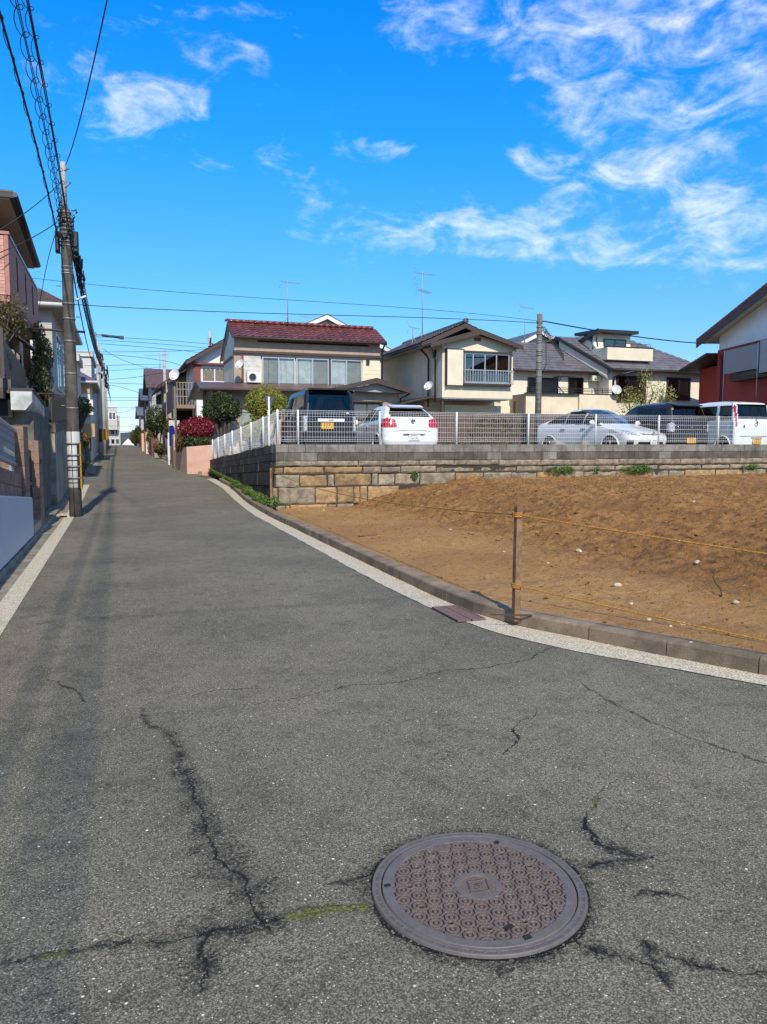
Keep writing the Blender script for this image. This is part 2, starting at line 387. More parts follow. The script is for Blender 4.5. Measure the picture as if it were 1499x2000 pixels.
def soilmat():
    m = bpy.data.materials.new('bare_earth'); m.use_nodes = True; t = NT(m.node_tree); m.node_tree.nodes.clear()
    pos = t.n('ShaderNodeNewGeometry').outputs['Position']
    n1 = t.noise(pos, .9, 4, .6); n2 = t.noise(pos, 7, 5, .65); n3 = t.noise(pos, 55, 4, .7)
    c = t.mix(t.sm(n1, .35, .65), (.43, .222, .076), (.32, .158, .054))
    c = t.mix(t.sm(n2, .42, .70), c, (.155, .082, .030))
    c = t.mix(t.math('MULTIPLY', t.sm(n3, .55, .75), .5), c, (.40, .25, .10))
    c = t.mix(t.math('MULTIPLY', t.sm(n3, .47, .33), .6), c, (.07, .036, .014))
    v = t.vor(pos, 38); k = t.sep(v.outputs['Color'])
    pb = t.math('MULTIPLY', t.sm(v.outputs['Distance'], .25, .18), t.sm(k[0], .9, .93))
    c = t.mix(pb, c, (.5, .4, .28))
    # pale dust on the trodden strip by the kerb
    at = t.n('ShaderNodeAttribute'); at.attribute_name = 'trodden'
    c = t.mix(t.math('MULTIPLY', at.outputs['Fac'], t.sm(n2, .3, .65, .10, .75)), c, (.68, .41, .175))
    bs = t.n('ShaderNodeBsdfPrincipled'); t.l(c, bs.inputs['Base Color']); bs.inputs['Roughness'].default_value = .95
    bs.inputs['Specular IOR Level'].default_value = .2
    b = t.n('ShaderNodeBump'); b.inputs['Strength'].default_value = 1.0; b.inputs['Distance'].default_value = .05
    h = t.math('ADD', t.math('MULTIPLY', t.noise(pos, 16, 6, .7), 1.0), t.math('MULTIPLY', n3, .5))
    t.l(h, b.inputs['Height']); t.l(b.outputs[0], bs.inputs['Normal'])
    o = t.n('ShaderNodeOutputMaterial'); t.l(bs.outputs[0], o.inputs['Surface']); return m
m_soil = soilmat()
MH = (1.11, 2.25); MHR = .363
def asphalt(name, cracks=True):
    m = bpy.data.materials.new(name); m.use_nodes = True; t = NT(m.node_tree); m.node_tree.nodes.clear()
    pos = t.n('ShaderNodeNewGeometry').outputs['Position']
    X, Y, Z = t.sep(pos)
    big = t.noise(pos, .45, 4, .6); med = t.noise(pos, 4.5, 5, .65); fine = t.noise(pos, 210, 2, .6)
    c = t.mix(t.sm(big, .38, .62), (.200, .182, .132), (.150, .138, .104))
    c = t.mix(t.math('MULTIPLY', t.sm(med, .46, .68), .55), c, (.100, .093, .072))
    # aggregate: three grain sizes
    va = t.vor(pos, 190); ka = t.sep(va.outputs['Color'])
    g = t.sm(ka[0], 0, 1, .45, 1.65, 'LINEAR'); c = t.mix(.9, c, t.mix(1.0, c, t.comb(g, g, t.math('MULTIPLY', g, .97)), 'MULTIPLY'))
    dk = t.math('MULTIPLY', t.sm(va.outputs['Distance'], .45, .75), .65); c = t.mix(dk, c, (.03, .029, .026))
    vb = t.vor(pos, 105); kb = t.sep(vb.outputs['Color'])
    mb = t.math('MULTIPLY', t.sm(kb[0], .84, .86), t.sm(vb.outputs['Distance'], .36, .24))
    c = t.mix(mb, c, t.mix(kb[1], (.30, .285, .24), (.58, .56, .49)))
    vc = t.vor(t.vmath('ADD', pos, t.vmath('SCALE', t.noise(pos, 60, 2, .5, 1), .006)), 46); kc = t.sep(vc.outputs['Color'])
    # worn patches show more of the larger stones
    th = t.sm(t.noise(pos, .8, 3, .5), .35, .65, .915, .76)
    mc = t.math('MULTIPLY', t.math('GREATER_THAN', kc[0], th), t.sm(vc.outputs['Distance'], t.math('MULTIPLY_ADD', kc[2], .20, .12), t.math('MULTIPLY', kc[2], .16)))
    c = t.mix(mc, c, t.mix(t.sm(kc[1], .2, 1.0), (.90, .88, .80), (.42, .33, .23)))
    hgt = t.math('ADD', t.math('MULTIPLY', t.math('SUBTRACT', 1.0, va.outputs['Distance']), .35), t.math('ADD', t.math('MULTIPLY', fine, .3), t.math('MULTIPLY', mb, .3)))
    rough = None
    if cracks:
        wv = t.noise(pos, 6, 5, .62, 1); wsx, wsy, _ = t.sep(wv)
        fv = t.noise(pos, 38, 4, .7, 1); fsx, fsy, _ = t.sep(fv)
        crum = t.noise(pos, 26, 6, .72); crum2 = t.noise(pos, 70, 4, .7)
        wX = t.math('ADD', X, t.math('ADD', t.math('MULTIPLY_ADD', wsx, .13, -.065), t.math('MULTIPLY_ADD', fsx, .036, -.018)))
        wY = t.math('ADD', Y, t.math('ADD', t.math('MULTIPLY_ADD', wsy, .13, -.065), t.math('MULTIPLY_ADD', fsy, .036, -.018)))
        CR = None; ST = None; MO = None
        def mx(a, b): return b if a is None else t.math('MAXIMUM', a, b)
        def curve(inp, pts, s0, s1, o0, o1):
            fc = t.n('ShaderNodeFloatCurve'); cu = fc.mapping.curves[0]
            P = sorted(((s-s0)/(s1-s0), (v-o0)/(o1-o0)) for s, v in pts)
            cu.points[0].location = P[0]; cu.points[1].location = P[-1]
            for p in P[1:-1]: cu.points.new(*p)
            for p in cu.points: p.handle_type = 'VECTOR'
            fc.mapping.use_clip = True; fc.mapping.extend = 'HORIZONTAL'; fc.mapping.update()
            t.l(t.sm(inp, s0, s1, 0, 1, 'LINEAR'), fc.inputs['Value'])
            return t.sm(fc.outputs[0], 0, 1, o0, o1, 'LINEAR')
        # (pixel path in the photograph, half width mm, stain half width m), along x or y
        CRK = [
         ('y', [(272,1378,0,0),(276,1392,1.56,0.023),(288,1412,2.34,0.023),(335,1438,3.12,0.046),(350,1470,4.68,0.0575),(352,1500,4.68,0.0575),(378,1545,7.8,0.0805),(395,1590,7.8,0.069),(405,1625,6.24,0.0805),(418,1665,10.1,0.115),(440,1690,10.9,0.138),(478,1715,10.1,0.127),(492,1745,7.02,0.092),(500,1775,7.02,0.092),(520,1800,7.02,0.069),(528,1822,0,0)]),
         ('y', [(410,1800,0,0),(405,1815,10.9,0.149),(398,1840,10.1,0.092),(396,1880,7.02,0.069),(400,1905,4.68,0.0575),(380,1935,4.68,0.046),(372,1950,0,0)]),
         ('x', [(-60,1885,1.56,0.0115),(0,1881,1.56,0.0115),(120,1868,2.34,0.023),(230,1846,1.56,0.023),(350,1832,3.9,0.069),(420,1815,9.36,0.127),(500,1803,7.8,0.092),(560,1790,3.9,0.0345),(640,1777,4.68,0.023),(725,1768,4.68,0.023),(735,1768,0,0)]),
         ('x', [(400,1388,0,0),(430,1384,3.12,0),(520,1370,5.2,0),(600,1360,5.98,0),(700,1336,6.76,0),(790,1332,7.8,0),(810,1326,7.8,0),(870,1308,8.84,0),(950,1304,8.84,0),(1030,1290,9.36,0),(1065,1272,9.36,0),(1084,1258,7.8,0),(1090,1254,0,0)]),
         ('x', [(350,1364,0,0),(380,1357,6.16,0),(430,1347,7.7,0),(485,1345,5.54,0),(560,1345,0,0)]),
         ('y', [(1211,1505,0,0),(1210,1520,3.51,0),(1175,1548,5.27,0.0075),(1160,1575,8.78,0.015),(1135,1592,10.5,0.015),(1140,1620,12.3,0.0225),(1170,1645,15.8,0.045),(1200,1662,14,0.06),(1240,1676,5.27,0.0375),(1244,1680,0,0)]),
         ('x', [(1085,1702,0,0),(1110,1698,8.1,0.0525),(1150,1690,6.75,0.045),(1200,1682,5.4,0.0375),(1245,1677,4.73,0.015),(1290,1668,2.7,0),(1340,1662,1.35,0),(1360,1660,0,0)]),
         ('y', [(1050,1378,0,0),(1042,1400,6.6,0),(1010,1417,8.25,0),(1000,1428,9.9,.01),(1014,1445,11.2,0),(990,1465,9.9,0),(988,1482,0,0)]),
         ('y', [(1115,1825,0,0),(1130,1838,6.32,0.0517),(1165,1858,8.42,0.0604),(1200,1867,6.32,0.0517),(1240,1876,7.37,0.0431),(1270,1890,6.32,0.0345),(1300,1915,4.21,0.0259),(1320,1935,0,0)]),
         ('x', [(1290,1868,0,0),(1320,1875,6.32,0.0431),(1370,1885,5.27,0.0345),(1440,1892,5.27,0.0259),(1520,1900,5.27,0.0259),(1700,1915,3.16,0.0172)]),
         ('x', [(1235,1752,0,0),(1262,1742,2.5,.015),(1310,1750,3.5,.02),(1350,1758,2.5,.01),(1368,1762,0,0)]),
         ('x', [(85,1322,0,0),(110,1330,6.6,.02),(140,1345,7.7,.05),(155,1362,5.5,.06),(170,1372,0,0)]),
         ('y', [(1085,1300,0,0),(1110,1320,1.4,.0),(1200,1375,1.6,.02),(1330,1435,1.6,.01),(1450,1475,3,.02),(1530,1500,2.6,.02),(1700,1540,0,0)]),
         ('x', [(560,1730,0,0),(620,1722,2,.0),(680,1717,3.5,.03),(728,1708,8,.05),(740,1705,0,0)]),
         ('x', [(860,1858,0,0),(900,1872,3,.05),(970,1880,3,.06),(1010,1872,0,0)]),
         ('y', [(1250,1835,0,0),(1262,1850,5,.04),(1275,1880,5,.05),(1280,1905,0,0)]),
        ]
        for ax, pts in CRK:
            W3 = [(at_z(p[0], p[1]), p[2], p[3]) for p in pts]
            if ax == 'y': pr = [(q.y, q.x, a, b) for q, a, b in W3]; run, off = wY, wX
            else: pr = [(q.x, q.y, a, b) for q, a, b in W3]; run, off = wX, wY
            pr.sort(); s0, s1 = pr[0][0], pr[-1][0]; o0 = min(p[1] for p in pr)-.01; o1 = max(p[1] for p in pr)+.01
            cen = curve(run, [(p[0], p[1]) for p in pr], s0, s1, o0, o1)
            d = t.math('ABSOLUTE', t.math('SUBTRACT', off, cen))
            wmx = max(p[2] for p in pr)/1000.0*.75
            wd = curve(run, [(p[0], p[2]/1000.0*.75) for p in pr], s0, s1, 0, wmx)
            wd = t.math('MULTIPLY', wd, t.sm(crum, .32, .68, .45, 1.5, 'LINEAR'))
            CR = mx(CR, t.sm(t.math('SUBTRACT', wd, d), 0, .0025))
            smx = max(p[3] for p in pr)
            if smx > 0:
                sd = curve(run, [(p[0], p[3]*1.5) for p in pr], s0, s1, 0, smx*1.5)
                ST = mx(ST, t.math('SUBTRACT', 1.0, t.math('DIVIDE', d, t.math('MAXIMUM', sd, .0005)), clamp=True))
        # ring of broken asphalt round the manhole frame
        rr = t.vmath('LENGTH', t.comb(t.math('SUBTRACT', X, MH[0]), t.math('SUBTRACT', Y, MH[1])), out=1)
        rd = t.math('SUBTRACT', rr, MHR)
        rw = t.sm(t.noise(pos, 5, 3, .6), .35, .65, .002, .022)
        CR = mx(CR, t.math('MULTIPLY', t.sm(t.math('SUBTRACT', rw, rd), 0, .004), t.sm(crum2, .36, .48)))
        ST = mx(ST, t.math('SUBTRACT', 1.0, t.math('DIVIDE', rd, .075), clamp=True))
        patch = t.sm(t.noise(pos, 9, 4, .6), .40, .60)
        ragged = t.math('MULTIPLY', t.math('MULTIPLY', ST, t.math('MULTIPLY_ADD', patch, .8, .2)), t.sm(t.math('ADD', crum, t.math('MULTIPLY', ST, .30)), .52, .78))
        pits = t.math('MULTIPLY', t.math('MULTIPLY', t.sm(t.math('ADD', crum2, t.math('MULTIPLY', ST, .20)), .62, .68), t.sm(ST, .02, .4)), t.math('MULTIPLY_ADD', patch, .75, .25))
        c = t.mix(t.math('MULTIPLY', ragged, .62), c, (.045, .042, .036))
        c = t.mix(t.math('MULTIPLY', pits, .85), c, (.016, .015, .014))
        c = t.mix(t.math('MULTIPLY', CR, .93), c, (.010, .0095, .009))
        # moss in two lengths of crack
        def near(px, py, r): 
            p = at_z(px, py); q = t.vmath('LENGTH', t.comb(t.math('SUBTRACT', X, p.x), t.math('SUBTRACT', Y, p.y)), out=1)
            return t.sm(q, r, r*.6)
        mo = near(600, 1786, .055)
        for q in [(640, 1777, .06), (690, 1771, .06), (105, 1869, .05), (1165, 1562, .05), (1150, 1580, .045), (570, 1790, .03)]: mo = t.math('MAXIMUM', mo, near(*q))
        cr3 = None
        mcol = t.mix(t.sm(crum2, .3, .7), (.085, .10, .018), (.20, .20, .05))
        cd = t.math('MAXIMUM', CR, t.math('MULTIPLY', t.sm(ST, .25, .6), t.sm(crum2, .42, .5)))
        mo = t.math('MULTIPLY', mo, cd); c = t.mix(mo, c, mcol)
        hgt = t.math('ADD', hgt, t.math('ADD', t.math('MULTIPLY', CR, -3.0), t.math('ADD', t.math('MULTIPLY', pits, -1.2), t.math('MULTIPLY', mo, 3.2))))
        # worn, ravelled surface, with wire shadow painted dark in one zone at left
        zone = t.sm(t.noise(pos, .9, 2, .5), .47, .62)
        for zq in [(430, 1700, .22), (470, 1800, .20), (200, 1560, .5), (100, 1900, .4), (1250, 1700, .22), (1220, 1880, .18), (1420, 1560, .4), (600, 1900, .25), (900, 1900, .12)]:
            zp = at_z(zq[0], zq[1]); dz_ = t.vmath('LENGTH', t.comb(t.math('SUBTRACT', wX, zp.x), t.math('SUBTRACT', wY, zp.y)), out=1); zone = t.math('MAXIMUM', zone, t.sm(dz_, zq[2], zq[2]*.3))
        rav_shade = t.math('MULTIPLY', t.sm(t.noise(pos, 15, 7, .78), .53, .70), zone)
        c = t.mix(t.math('MULTIPLY', rav_shade, .6), c, (.05, .047, .04)); hgt = t.math('MULTIPLY_ADD', rav_shade, -.9, hgt)
    bs = t.n('ShaderNodeBsdfPrincipled'); t.l(c, bs.inputs['Base Color']); bs.inputs['Roughness'].default_value = .86
    bs.inputs['Specular IOR Level'].default_value = .25
    b = t.n('ShaderNodeBump'); b.inputs['Strength'].default_value = .75; b.inputs['Distance'].default_value = .0045
    t.l(hgt, b.inputs['Height']); t.l(b.outputs[0], bs.inputs['Normal'])
    o = t.n('ShaderNodeOutputMaterial'); t.l(bs.outputs[0], o.inputs['Surface']); return m
m_asph = asphalt('cracked_asphalt')
m_asph2 = asphalt('plain_asphalt', False)
m_earth = surf('yard_ground', (.13, .11, .08), .95, (.08, .08, .045), 1.2, bump=.5, bscale=20)
# terrain sheet to the horizon
ys = np.concatenate([-np.geomspace(900, 30, 14), np.linspace(-20, 230, 126), np.geomspace(245, 4000, 24)])
xs = np.concatenate([-np.geomspace(1800, 12, 18), np.linspace(-10, 60, 36), np.geomspace(70, 1800, 16)])
GX, GY = np.meshgrid(xs, ys); GZ = zrv(GY)-.06
grid_mesh('ground', np.stack([GX, GY, GZ], -1), m_earth, kind='structure')
# road
ry = np.unique(np.concatenate([np.linspace(-60, -4, 20), np.linspace(-4, 30, 137), np.linspace(30, 190, 161)]))
rows = []
for y in ry:
    a, b = lx(y), rx(y)
    rows.append([(a+(b-a)*k/24, y, zr(y)) for k in range(25)])
grid_mesh('road', np.array(rows), m_asph, kind='structure')
mb = MB(); mb.poly([(-14, 26.2, zr(26.2)-.004), (-.94, 26.2, zr(26.2)-.004), (-.94, 31.6, zr(31.6)-.004), (-14, 31.6, zr(31.6)-.004)]); mb.build('side_street', m_asph2, kind='structure')
# right gutter: exposed aggregate strip, and the kerb behind it
kp = [(-8, 10.4), (-2, 7.35), (1.5, 5.27), (3.65, 4.02), (4.42, 3.62), (4.98, 3.36), (5.36, 3.17), (5.69, 3.02), (6.1, 2.95), (6.6, 2.92), (7.6, 2.90), (17, 2.93), (19, 2.97), (24, 3.2), (28, 3.15)]
def kx(y): return float(np.interp(y, [a for a, b in kp], [b for a, b in kp]))
def strip(name, ys, fa, fb, dz, mat, n=3, rag=0):
    rows = []
    for i, y in enumerate(ys):
        a, b = fa(y), fb(y); j = (rag*vnoise(np.array([y*3.0]), np.array([1.0]), 2.0, 5)[0]) if rag else 0
        rows.append([(a+j+(b-a-j)*k/n, y, zr(y)+dz) for k in range(n+1)])
    return grid_mesh(name, np.array(rows), mat, kind='structure')
strip('gutter', np.linspace(-8, 28, 700), lambda y: rx(y), lambda y: kx(y)+.02, .005, m_expo, rag=.02)
strip('gutter', np.linspace(-60, 26, 900), lambda y: -1.12, lambda y: -.93, .005, m_expo, rag=-.0)
strip('gutter', np.linspace(-60, 26, 200), lambda y: -1.30, lambda y: -1.12, .005, m_kerb_l)
strip('gutter', np.linspace(32, 130, 160), lambda y: lx(y)-.22, lambda y: lx(y), .005, m_kerb_l)
strip('gutter', np.linspace(30, 130, 160), lambda y: rx(y), lambda y: rx(y)+.22, .005, m_kerb_l)
# kerb stones as pieces
def kerb_line(name, pts, width, h, mat, gap=.004, cut=.6, side=1, maxn=80):
    """pts: polyline of the foot; the stone stands on its right-hand side (side=1)"""
    root = struct_root(name); acc_ = []; L = [0]
    P = [Vector((p[0], p[1], 0)) for p in pts]
    for a, b in zip(P, P[1:]): L.append(L[-1]+(b-a).length)
    def at(s):
        for i in range(len(P)-1):
            if s <= L[i+1] or i == len(P)-2:
                f = (s-L[i])/(L[i+1]-L[i]); return P[i].lerp(P[i+1], f)
    n = int(L[-1]/cut)
    r2 = random.Random(3)
    for k in range(n):
        s0, s1 = k*cut+gap, (k+1)*cut-gap; a, b = at(s0), at(s1); t_ = (b-a).normalized()
        nr = Vector((t_.y, -t_.x, 0))*side; j = r2.uniform(-.004, .004); q = nr*j
        if k == 0: t0 = t_
        c = .016; prof = [(0.0, -.08), (0.004, h-c), (.008+.004, h-.004), (c+.012, h), (width, h+.004), (width, -.08)]
        m = MB(); vs = []
        for e in (a, b):
            z0 = zr(e.y)
            for (u, z) in prof: p = e+nr*u+q; vs.append((p.x, p.y, z0+z))
        n6 = len(prof); fs = [(i, (i+1) % n6, n6+(i+1) % n6, n6+i) for i in range(n6)]+[tuple(range(n6)), tuple(range(n6, 2*n6))[::-1]]
        m.add(vs, fs); m.build('kerb_stone', mat, root)
    return root
ysk = np.concatenate([np.linspace(-7, 3.6, 12), np.linspace(3.65, 8, 30), np.linspace(9, 27, 19)])
kerb_line('kerb', [(kx(y), y) for y in ysk], .15, .115, m_kerb, cut=.62)
kerb_line('kerb', [(-1.28, y) for y in np.linspace(-8, 25.5, 40)], .13, .07, m_kerb_l, cut=.9, side=-1)
kerb_line('kerb', [(lx(y)-.22, y) for y in np.linspace(32, 95, 30)], .12, .10, m_kerb_l, cut=2.5, side=-1)
kerb_line('kerb', [(rx(y)+.22, y) for y in np.linspace(31, 95, 30)], .12, .10, m_kerb_l, cut=2.5, side=1)
# broken opening in the gutter by the pole foot
mb = MB(); mb.slab([(-1.27, 17.0, .012), (-1.02, 17.0, .012), (-1.05, 17.35, .012), (-1.2, 17.5, .012), (-1.27, 17.3, .012)], (0, 0, .05)); mb.build('gutter_lid', m_expo, kind='structure')
mb = MB(); mb.box(-1.2, -1.06, 16.93, 16.995, .008, .05); mb.build('gutter_hole', m_dark, kind='structure')
# ------------------------------------------------------------------ raised car park and yards on the right
WY = 17.5; WZ = 1.512
def wtop(y): return WZ-.0446*(y-WY)
P = np.array([[(3.42+(62-3.42)*j/20, y, 1.17-.03*max(0, y-20) if y < 31 else max(.84, zr(y)+.2)) for j in range(21)] for y in np.concatenate([[17.62], np.linspace(18, 31, 14), np.linspace(31.5, 80, 40)])])
grid_mesh('car_park', P, m_asph2, kind='structure')
# dirt lot
xs = np.concatenate([np.arange(2.9, 12, .035), np.geomspace(12.05, 34, 150)]); ys = np.concatenate([np.arange(-3, 17.5, .04), [17.52]])
DX, DY = np.meshgrid(xs, ys)
KX = np.interp(DY, [a for a, b in kp], [b for a, b in kp])+.155
DX = np.maximum(DX, KX-.07)
sstep = lambda v, a, b: (lambda q: q*q*(3-2*q))(np.clip((v-a)/(b-a), 0, 1))
toe = 5.0+.25*vnoise(DX*0, DY, .35, 3)+.12*np.clip(17-DY, 0, 8)*.25
dist_k = DX-KX
H = .106+.01*np.clip(dist_k, 0, 1)+.30*sstep(DX, toe, toe+2.0)+.22*sstep(DX, toe+.9, toe+3.6)+.0*DX
H += np.clip(DX-12, 0, 30)*.0
H -= .10*sstep(DY, 15.5, 17.4)*(1-sstep(DX, 5.0, 6.2))
amp = sstep(dist_k, .02, .8)
H += amp*(.05*vnoise(DX, DY, 1.1, 11, 3)+.036*vnoise(DX, DY, 4.5, 12, 3)+.075*np.abs(vnoise(DX, DY, 11, 13, 3))**1.3)*(.6+.6*sstep(DX, toe-.3, toe+.8))
H += .006*vnoise(DX, DY, 20, 19, 2)
H = np.where(dist_k < .012, .101, H)
trod = (1-sstep(DX, toe-.6, toe+.5))*(.6+.4*vnoise(DX, DY, .8, 23))
grid_mesh('bare_ground', np.stack([DX, DY, H], -1), m_soil, kind='structure', attrs={'trodden': trod})
def soil_z(x, y):
    i = min(max(np.searchsorted(ys, y), 0), len(ys)-1); j = int(np.argmin(np.abs(DX[i]-x))); return float(H[i, j])
# clods: real lumps, countless
mb = MB(); r2 = random.Random(21)
for k in range(5200):
    y = r2.uniform(2.0, 17.3); x = kx(y)+.2+abs(r2.gauss(0, 1))*4.2
    if x > 18: continue
    rad = .004+.016*r2.random()**5*(1+.8*(x > 5))
    mb.ico((x, y, soil_z(x, y)+rad*.05), rad, r2.uniform(.7, 1.7), r2.uniform(.7, 1.6), r2.uniform(.4, .8), .45, sm=False)
mb.build('earth_clods', m_soil, kind='stuff')
m_pebble = surf('pale_stone', (.55, .48, .37), .85, (.36, .29, .2), 30, bump=.3, objr=.2)
spots = [((1130,1076),.045,'larger white stone with a small one against it on the dirt slope'),((1134,1083),.03,'small pale stone tucked against the larger white stone'),
 ((1355,1013),.035,'flat white stone below the upper rope near the right edge'),((1207,1145),.055,'biggest tan stone low on the dirt slope'),((1362,1108),.045,'narrow pale stone standing right of the slope middle'),
 ((1170,1049),.022,'small round pale stone just under the upper rope'),((1290,1054),.018,'tiny whitish stone between the two ropes right of the middle'),((1438,1176),.035,'rounded pale stone near the lower rope at right'),
 ((1071,1100),.02,'small light stone right of the wooden stake'),((1233,1180),.022,'small pale stone touching the lower rope'),((1335,1220),.03,'tan stone under the lower rope'),
 ((1310,1224),.018,'tiny pale stone left of the tan stone under the lower rope'),((985,1078),.022,'pale pebble left of the wooden stake'),((880,1035),.03,'pale stone fragment in the middle of the trodden dirt'),
 ((633,997),.03,'white stone close to the tan stone wall foot'),((1350,1258),.03,'pale stone close behind the kerb at right'),((1268,1211),.025,'flat light stone low in front of the slope'),((1455,1140),.02,'small light stone at the right end of the slope'),((933,951),.04,'white stone high up near the wall')]
for (px, py), r_, lab in spots:
    p = at_z(px, py, .15)
    for _ in range(6):
        z_ = soil_z(p.x, p.y); p = at_z(px, py, z_)
    mb = MB(); r_ *= .72; mb.ico((p.x, p.y, soil_z(p.x, p.y)+r_*.2), r_, 1.25, .9, .75, .16, sub=1)
    tag(mb.build('stone', m_pebble), lab, 'stone', 'pale stones lying on the dirt')
# twigs
m_twig = surf('dry_twig', (.07, .04, .022), .9)
for (px, py, a, L_, lab) in [(1410,1165,1.2,.30,'thin dry stalk sticking up near the lower rope end'),(700,1050,.3,.35,'dark dry root lying on the trodden dirt near the kerb'),(1040,1205,2.7,.35,'thin dry root lying right of the stake foot')]:
    p = at_z(px, py, .13); p = at_z(px, py, soil_z(p.x, p.y)); mb = MB(); up = .1 if 'stalk' in lab else .0
    pts = [(p.x+math.cos(a)*L_*s+.02*math.sin(9*s), p.y+math.sin(a)*L_*s, soil_z(p.x+math.cos(a)*L_*s, p.y+math.sin(a)*L_*s)+.012+up*s*2) for s in (0, .2, .4, .6, .8, 1)]
    mb.tube(pts, [.008, .008, .007, .006, .005, .003], 5)
    tag(mb.build('twig', m_twig), lab, 'twig')
# ------------------------------------------------------------------ retaining wall with block courses and stones (camera side)
def wx(px, py): return at_y(px, py, WY).x
def zz(y): return at_y(1000, y, WY).z
wall = thing('stone_retaining_wall', 'long retaining wall of grey blocks over tan granite stones along the car park front', 'retaining wall', (3.38, WY, 0))
def bl(root, x0, x1, z0, z1, mat, name, d=.3, proud=0.0, Y=WY, c=.012, chips=None):
    m = MB(); g_ = .0025 if name == 'concrete_block' else .006; c = .004 if name == 'concrete_block' else c; m.cbox(x0+g_, x1-g_, Y-proud, Y+d, z0+g_, z1-g_, c); return m.build(name, mat, root)
mb = MB(); mb.box(3.4, 34, WY+.02, WY+.32, -.3, WZ-.012); mb.build('core', m_mortar, wall)
rr_ = random.Random(4)
def rough(root, x0, x1, z0, z1, mat, name, proud=0.0, amp=.014, seed=0):
    g_ = .006; x0 += g_; x1 -= g_; z0 += g_; z1 -= g_; nx = max(4, int((x1-x0)/.035)); nz = max(4, int((z1-z0)/.035))
    U = np.linspace(0, 1, nx+1); V_ = np.linspace(0, 1, nz+1); UU, VV_ = np.meshgrid(U, V_)
    XX = x0+(x1-x0)*UU; ZZ = z0+(z1-z0)*VV_; ed = np.minimum(np.minimum(UU, 1-UU)*(x1-x0), np.minimum(VV_, 1-VV_)*(z1-z0))
    off = amp*(vnoise(XX, ZZ, 6, seed, 4)+.5*vnoise(XX, ZZ, 22, seed+3, 2))+.022*(1-sstep(ed, 0, .03))
    XX = XX+.008*vnoise(ZZ, XX, 7, seed+9, 2)*(ed < .001); ZZ = ZZ+.010*vnoise(XX, ZZ, 5, seed+4, 2)*(ed < .001)
    YY = WY-proud+off; vs = [(float(a), float(b), float(c)) for a, b, c in zip(XX.ravel(), YY.ravel(), ZZ.ravel())]; w1 = nx+1
    fs = [(j*w1+i, j*w1+i+1, (j+1)*w1+i+1, (j+1)*w1+i) for j in range(nz) for i in range(nx)]
    b = len(vs); rim = [i for i in range(w1)]+[j*w1+nx for j in range(1, nz+1)]+[nz*w1+i for i in range(nx-1, -1, -1)]+[j*w1 for j in range(nz-1, 0, -1)]
    vs += [(vs[k][0], WY+.25, vs[k][2]) for k in rim]; n = len(rim); fs += [(rim[(k+1) % n], rim[k], b+k, b+(k+1) % n) for k in range(n)]
    m = MB(); m.add(vs, fs, 0, False); return m.build(name, mat, root)
sstep = lambda v, a, b: (lambda q: q*q*(3-2*q))(np.clip((v-a)/(b-a), 0, 1))
zc = [WZ, 1.322, 1.125]
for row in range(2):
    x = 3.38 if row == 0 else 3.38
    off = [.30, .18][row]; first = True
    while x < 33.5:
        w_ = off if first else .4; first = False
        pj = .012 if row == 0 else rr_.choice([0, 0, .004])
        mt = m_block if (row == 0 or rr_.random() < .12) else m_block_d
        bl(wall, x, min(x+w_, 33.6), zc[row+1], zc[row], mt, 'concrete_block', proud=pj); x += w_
x = 3.38
while x < 33:
    w_ = rr_.uniform(.9, 2.2); rough(wall, x, min(x+w_, 33.6), .995 if x < 9 else .968, 1.125, m_conc_rough, 'rough_ledge', .022, .012, int(x*10)); x += w_
def row(zt, zb, L, mats, proud=.0):
    for (a, b) in L:
        x0, x1 = wx(400+a*.4, 930), wx(400+b*.4, 930)
        rough(wall, x0, x1, zb+rr_.uniform(-.008, .012), zt+rr_.uniform(-.012, .008), rr_.choice(mats), 'stone', proud+rr_.uniform(-.012, .012), .018, int(a+zt*100))
G2 = [m_stone_g, m_stone_g, m_stone_t]; T2 = [m_stone_t, m_stone_t, m_stone_t, m_stone_g]
row(.985, .825, [(345,385),(388,582),(585,772)], T2, .0)
row(.985, .825, [(775,860),(862,955),(958,1130)], [m_stone_g], .02)
row(.81, .52, [(348,464),(466,600),(603,633),(636,815),(818,847)], T2, .01)
row(.81, .52, [(849,928),(930,1050),(1053,1225),(1228,1360),(1362,1500)], [m_stone_g, m_stone_t], .01)
row(.51, .115, [(335,358),(360,540),(542,645),(648,728),(730,758),(761,795),(798,950)], T2, .01)
row(.105, -.25, [(335,394),(397,414),(417,600),(603,643),(648,728)], T2, .01)
x = wx(400+1132*.4, 930); 
while x < 33:
    w_ = rr_.uniform(.7, 1.5); rough(wall, x, x+w_, .815, .955, rr_.choice([m_stone_g, m_conc_rough]), 'stone', rr_.uniform(-.02, .012), .016, int(x*7)); x += w_
x = wx(400+1500*.4, 930)
while x < 33:
    w_ = rr_.uniform(.45, 1.2); rough(wall, x, x+w_, .45, .805, rr_.choice([m_stone_g, m_stone_g, m_stone_t]), 'stone', rr_.uniform(-.012, .01), .016, int(x*5)); x += w_
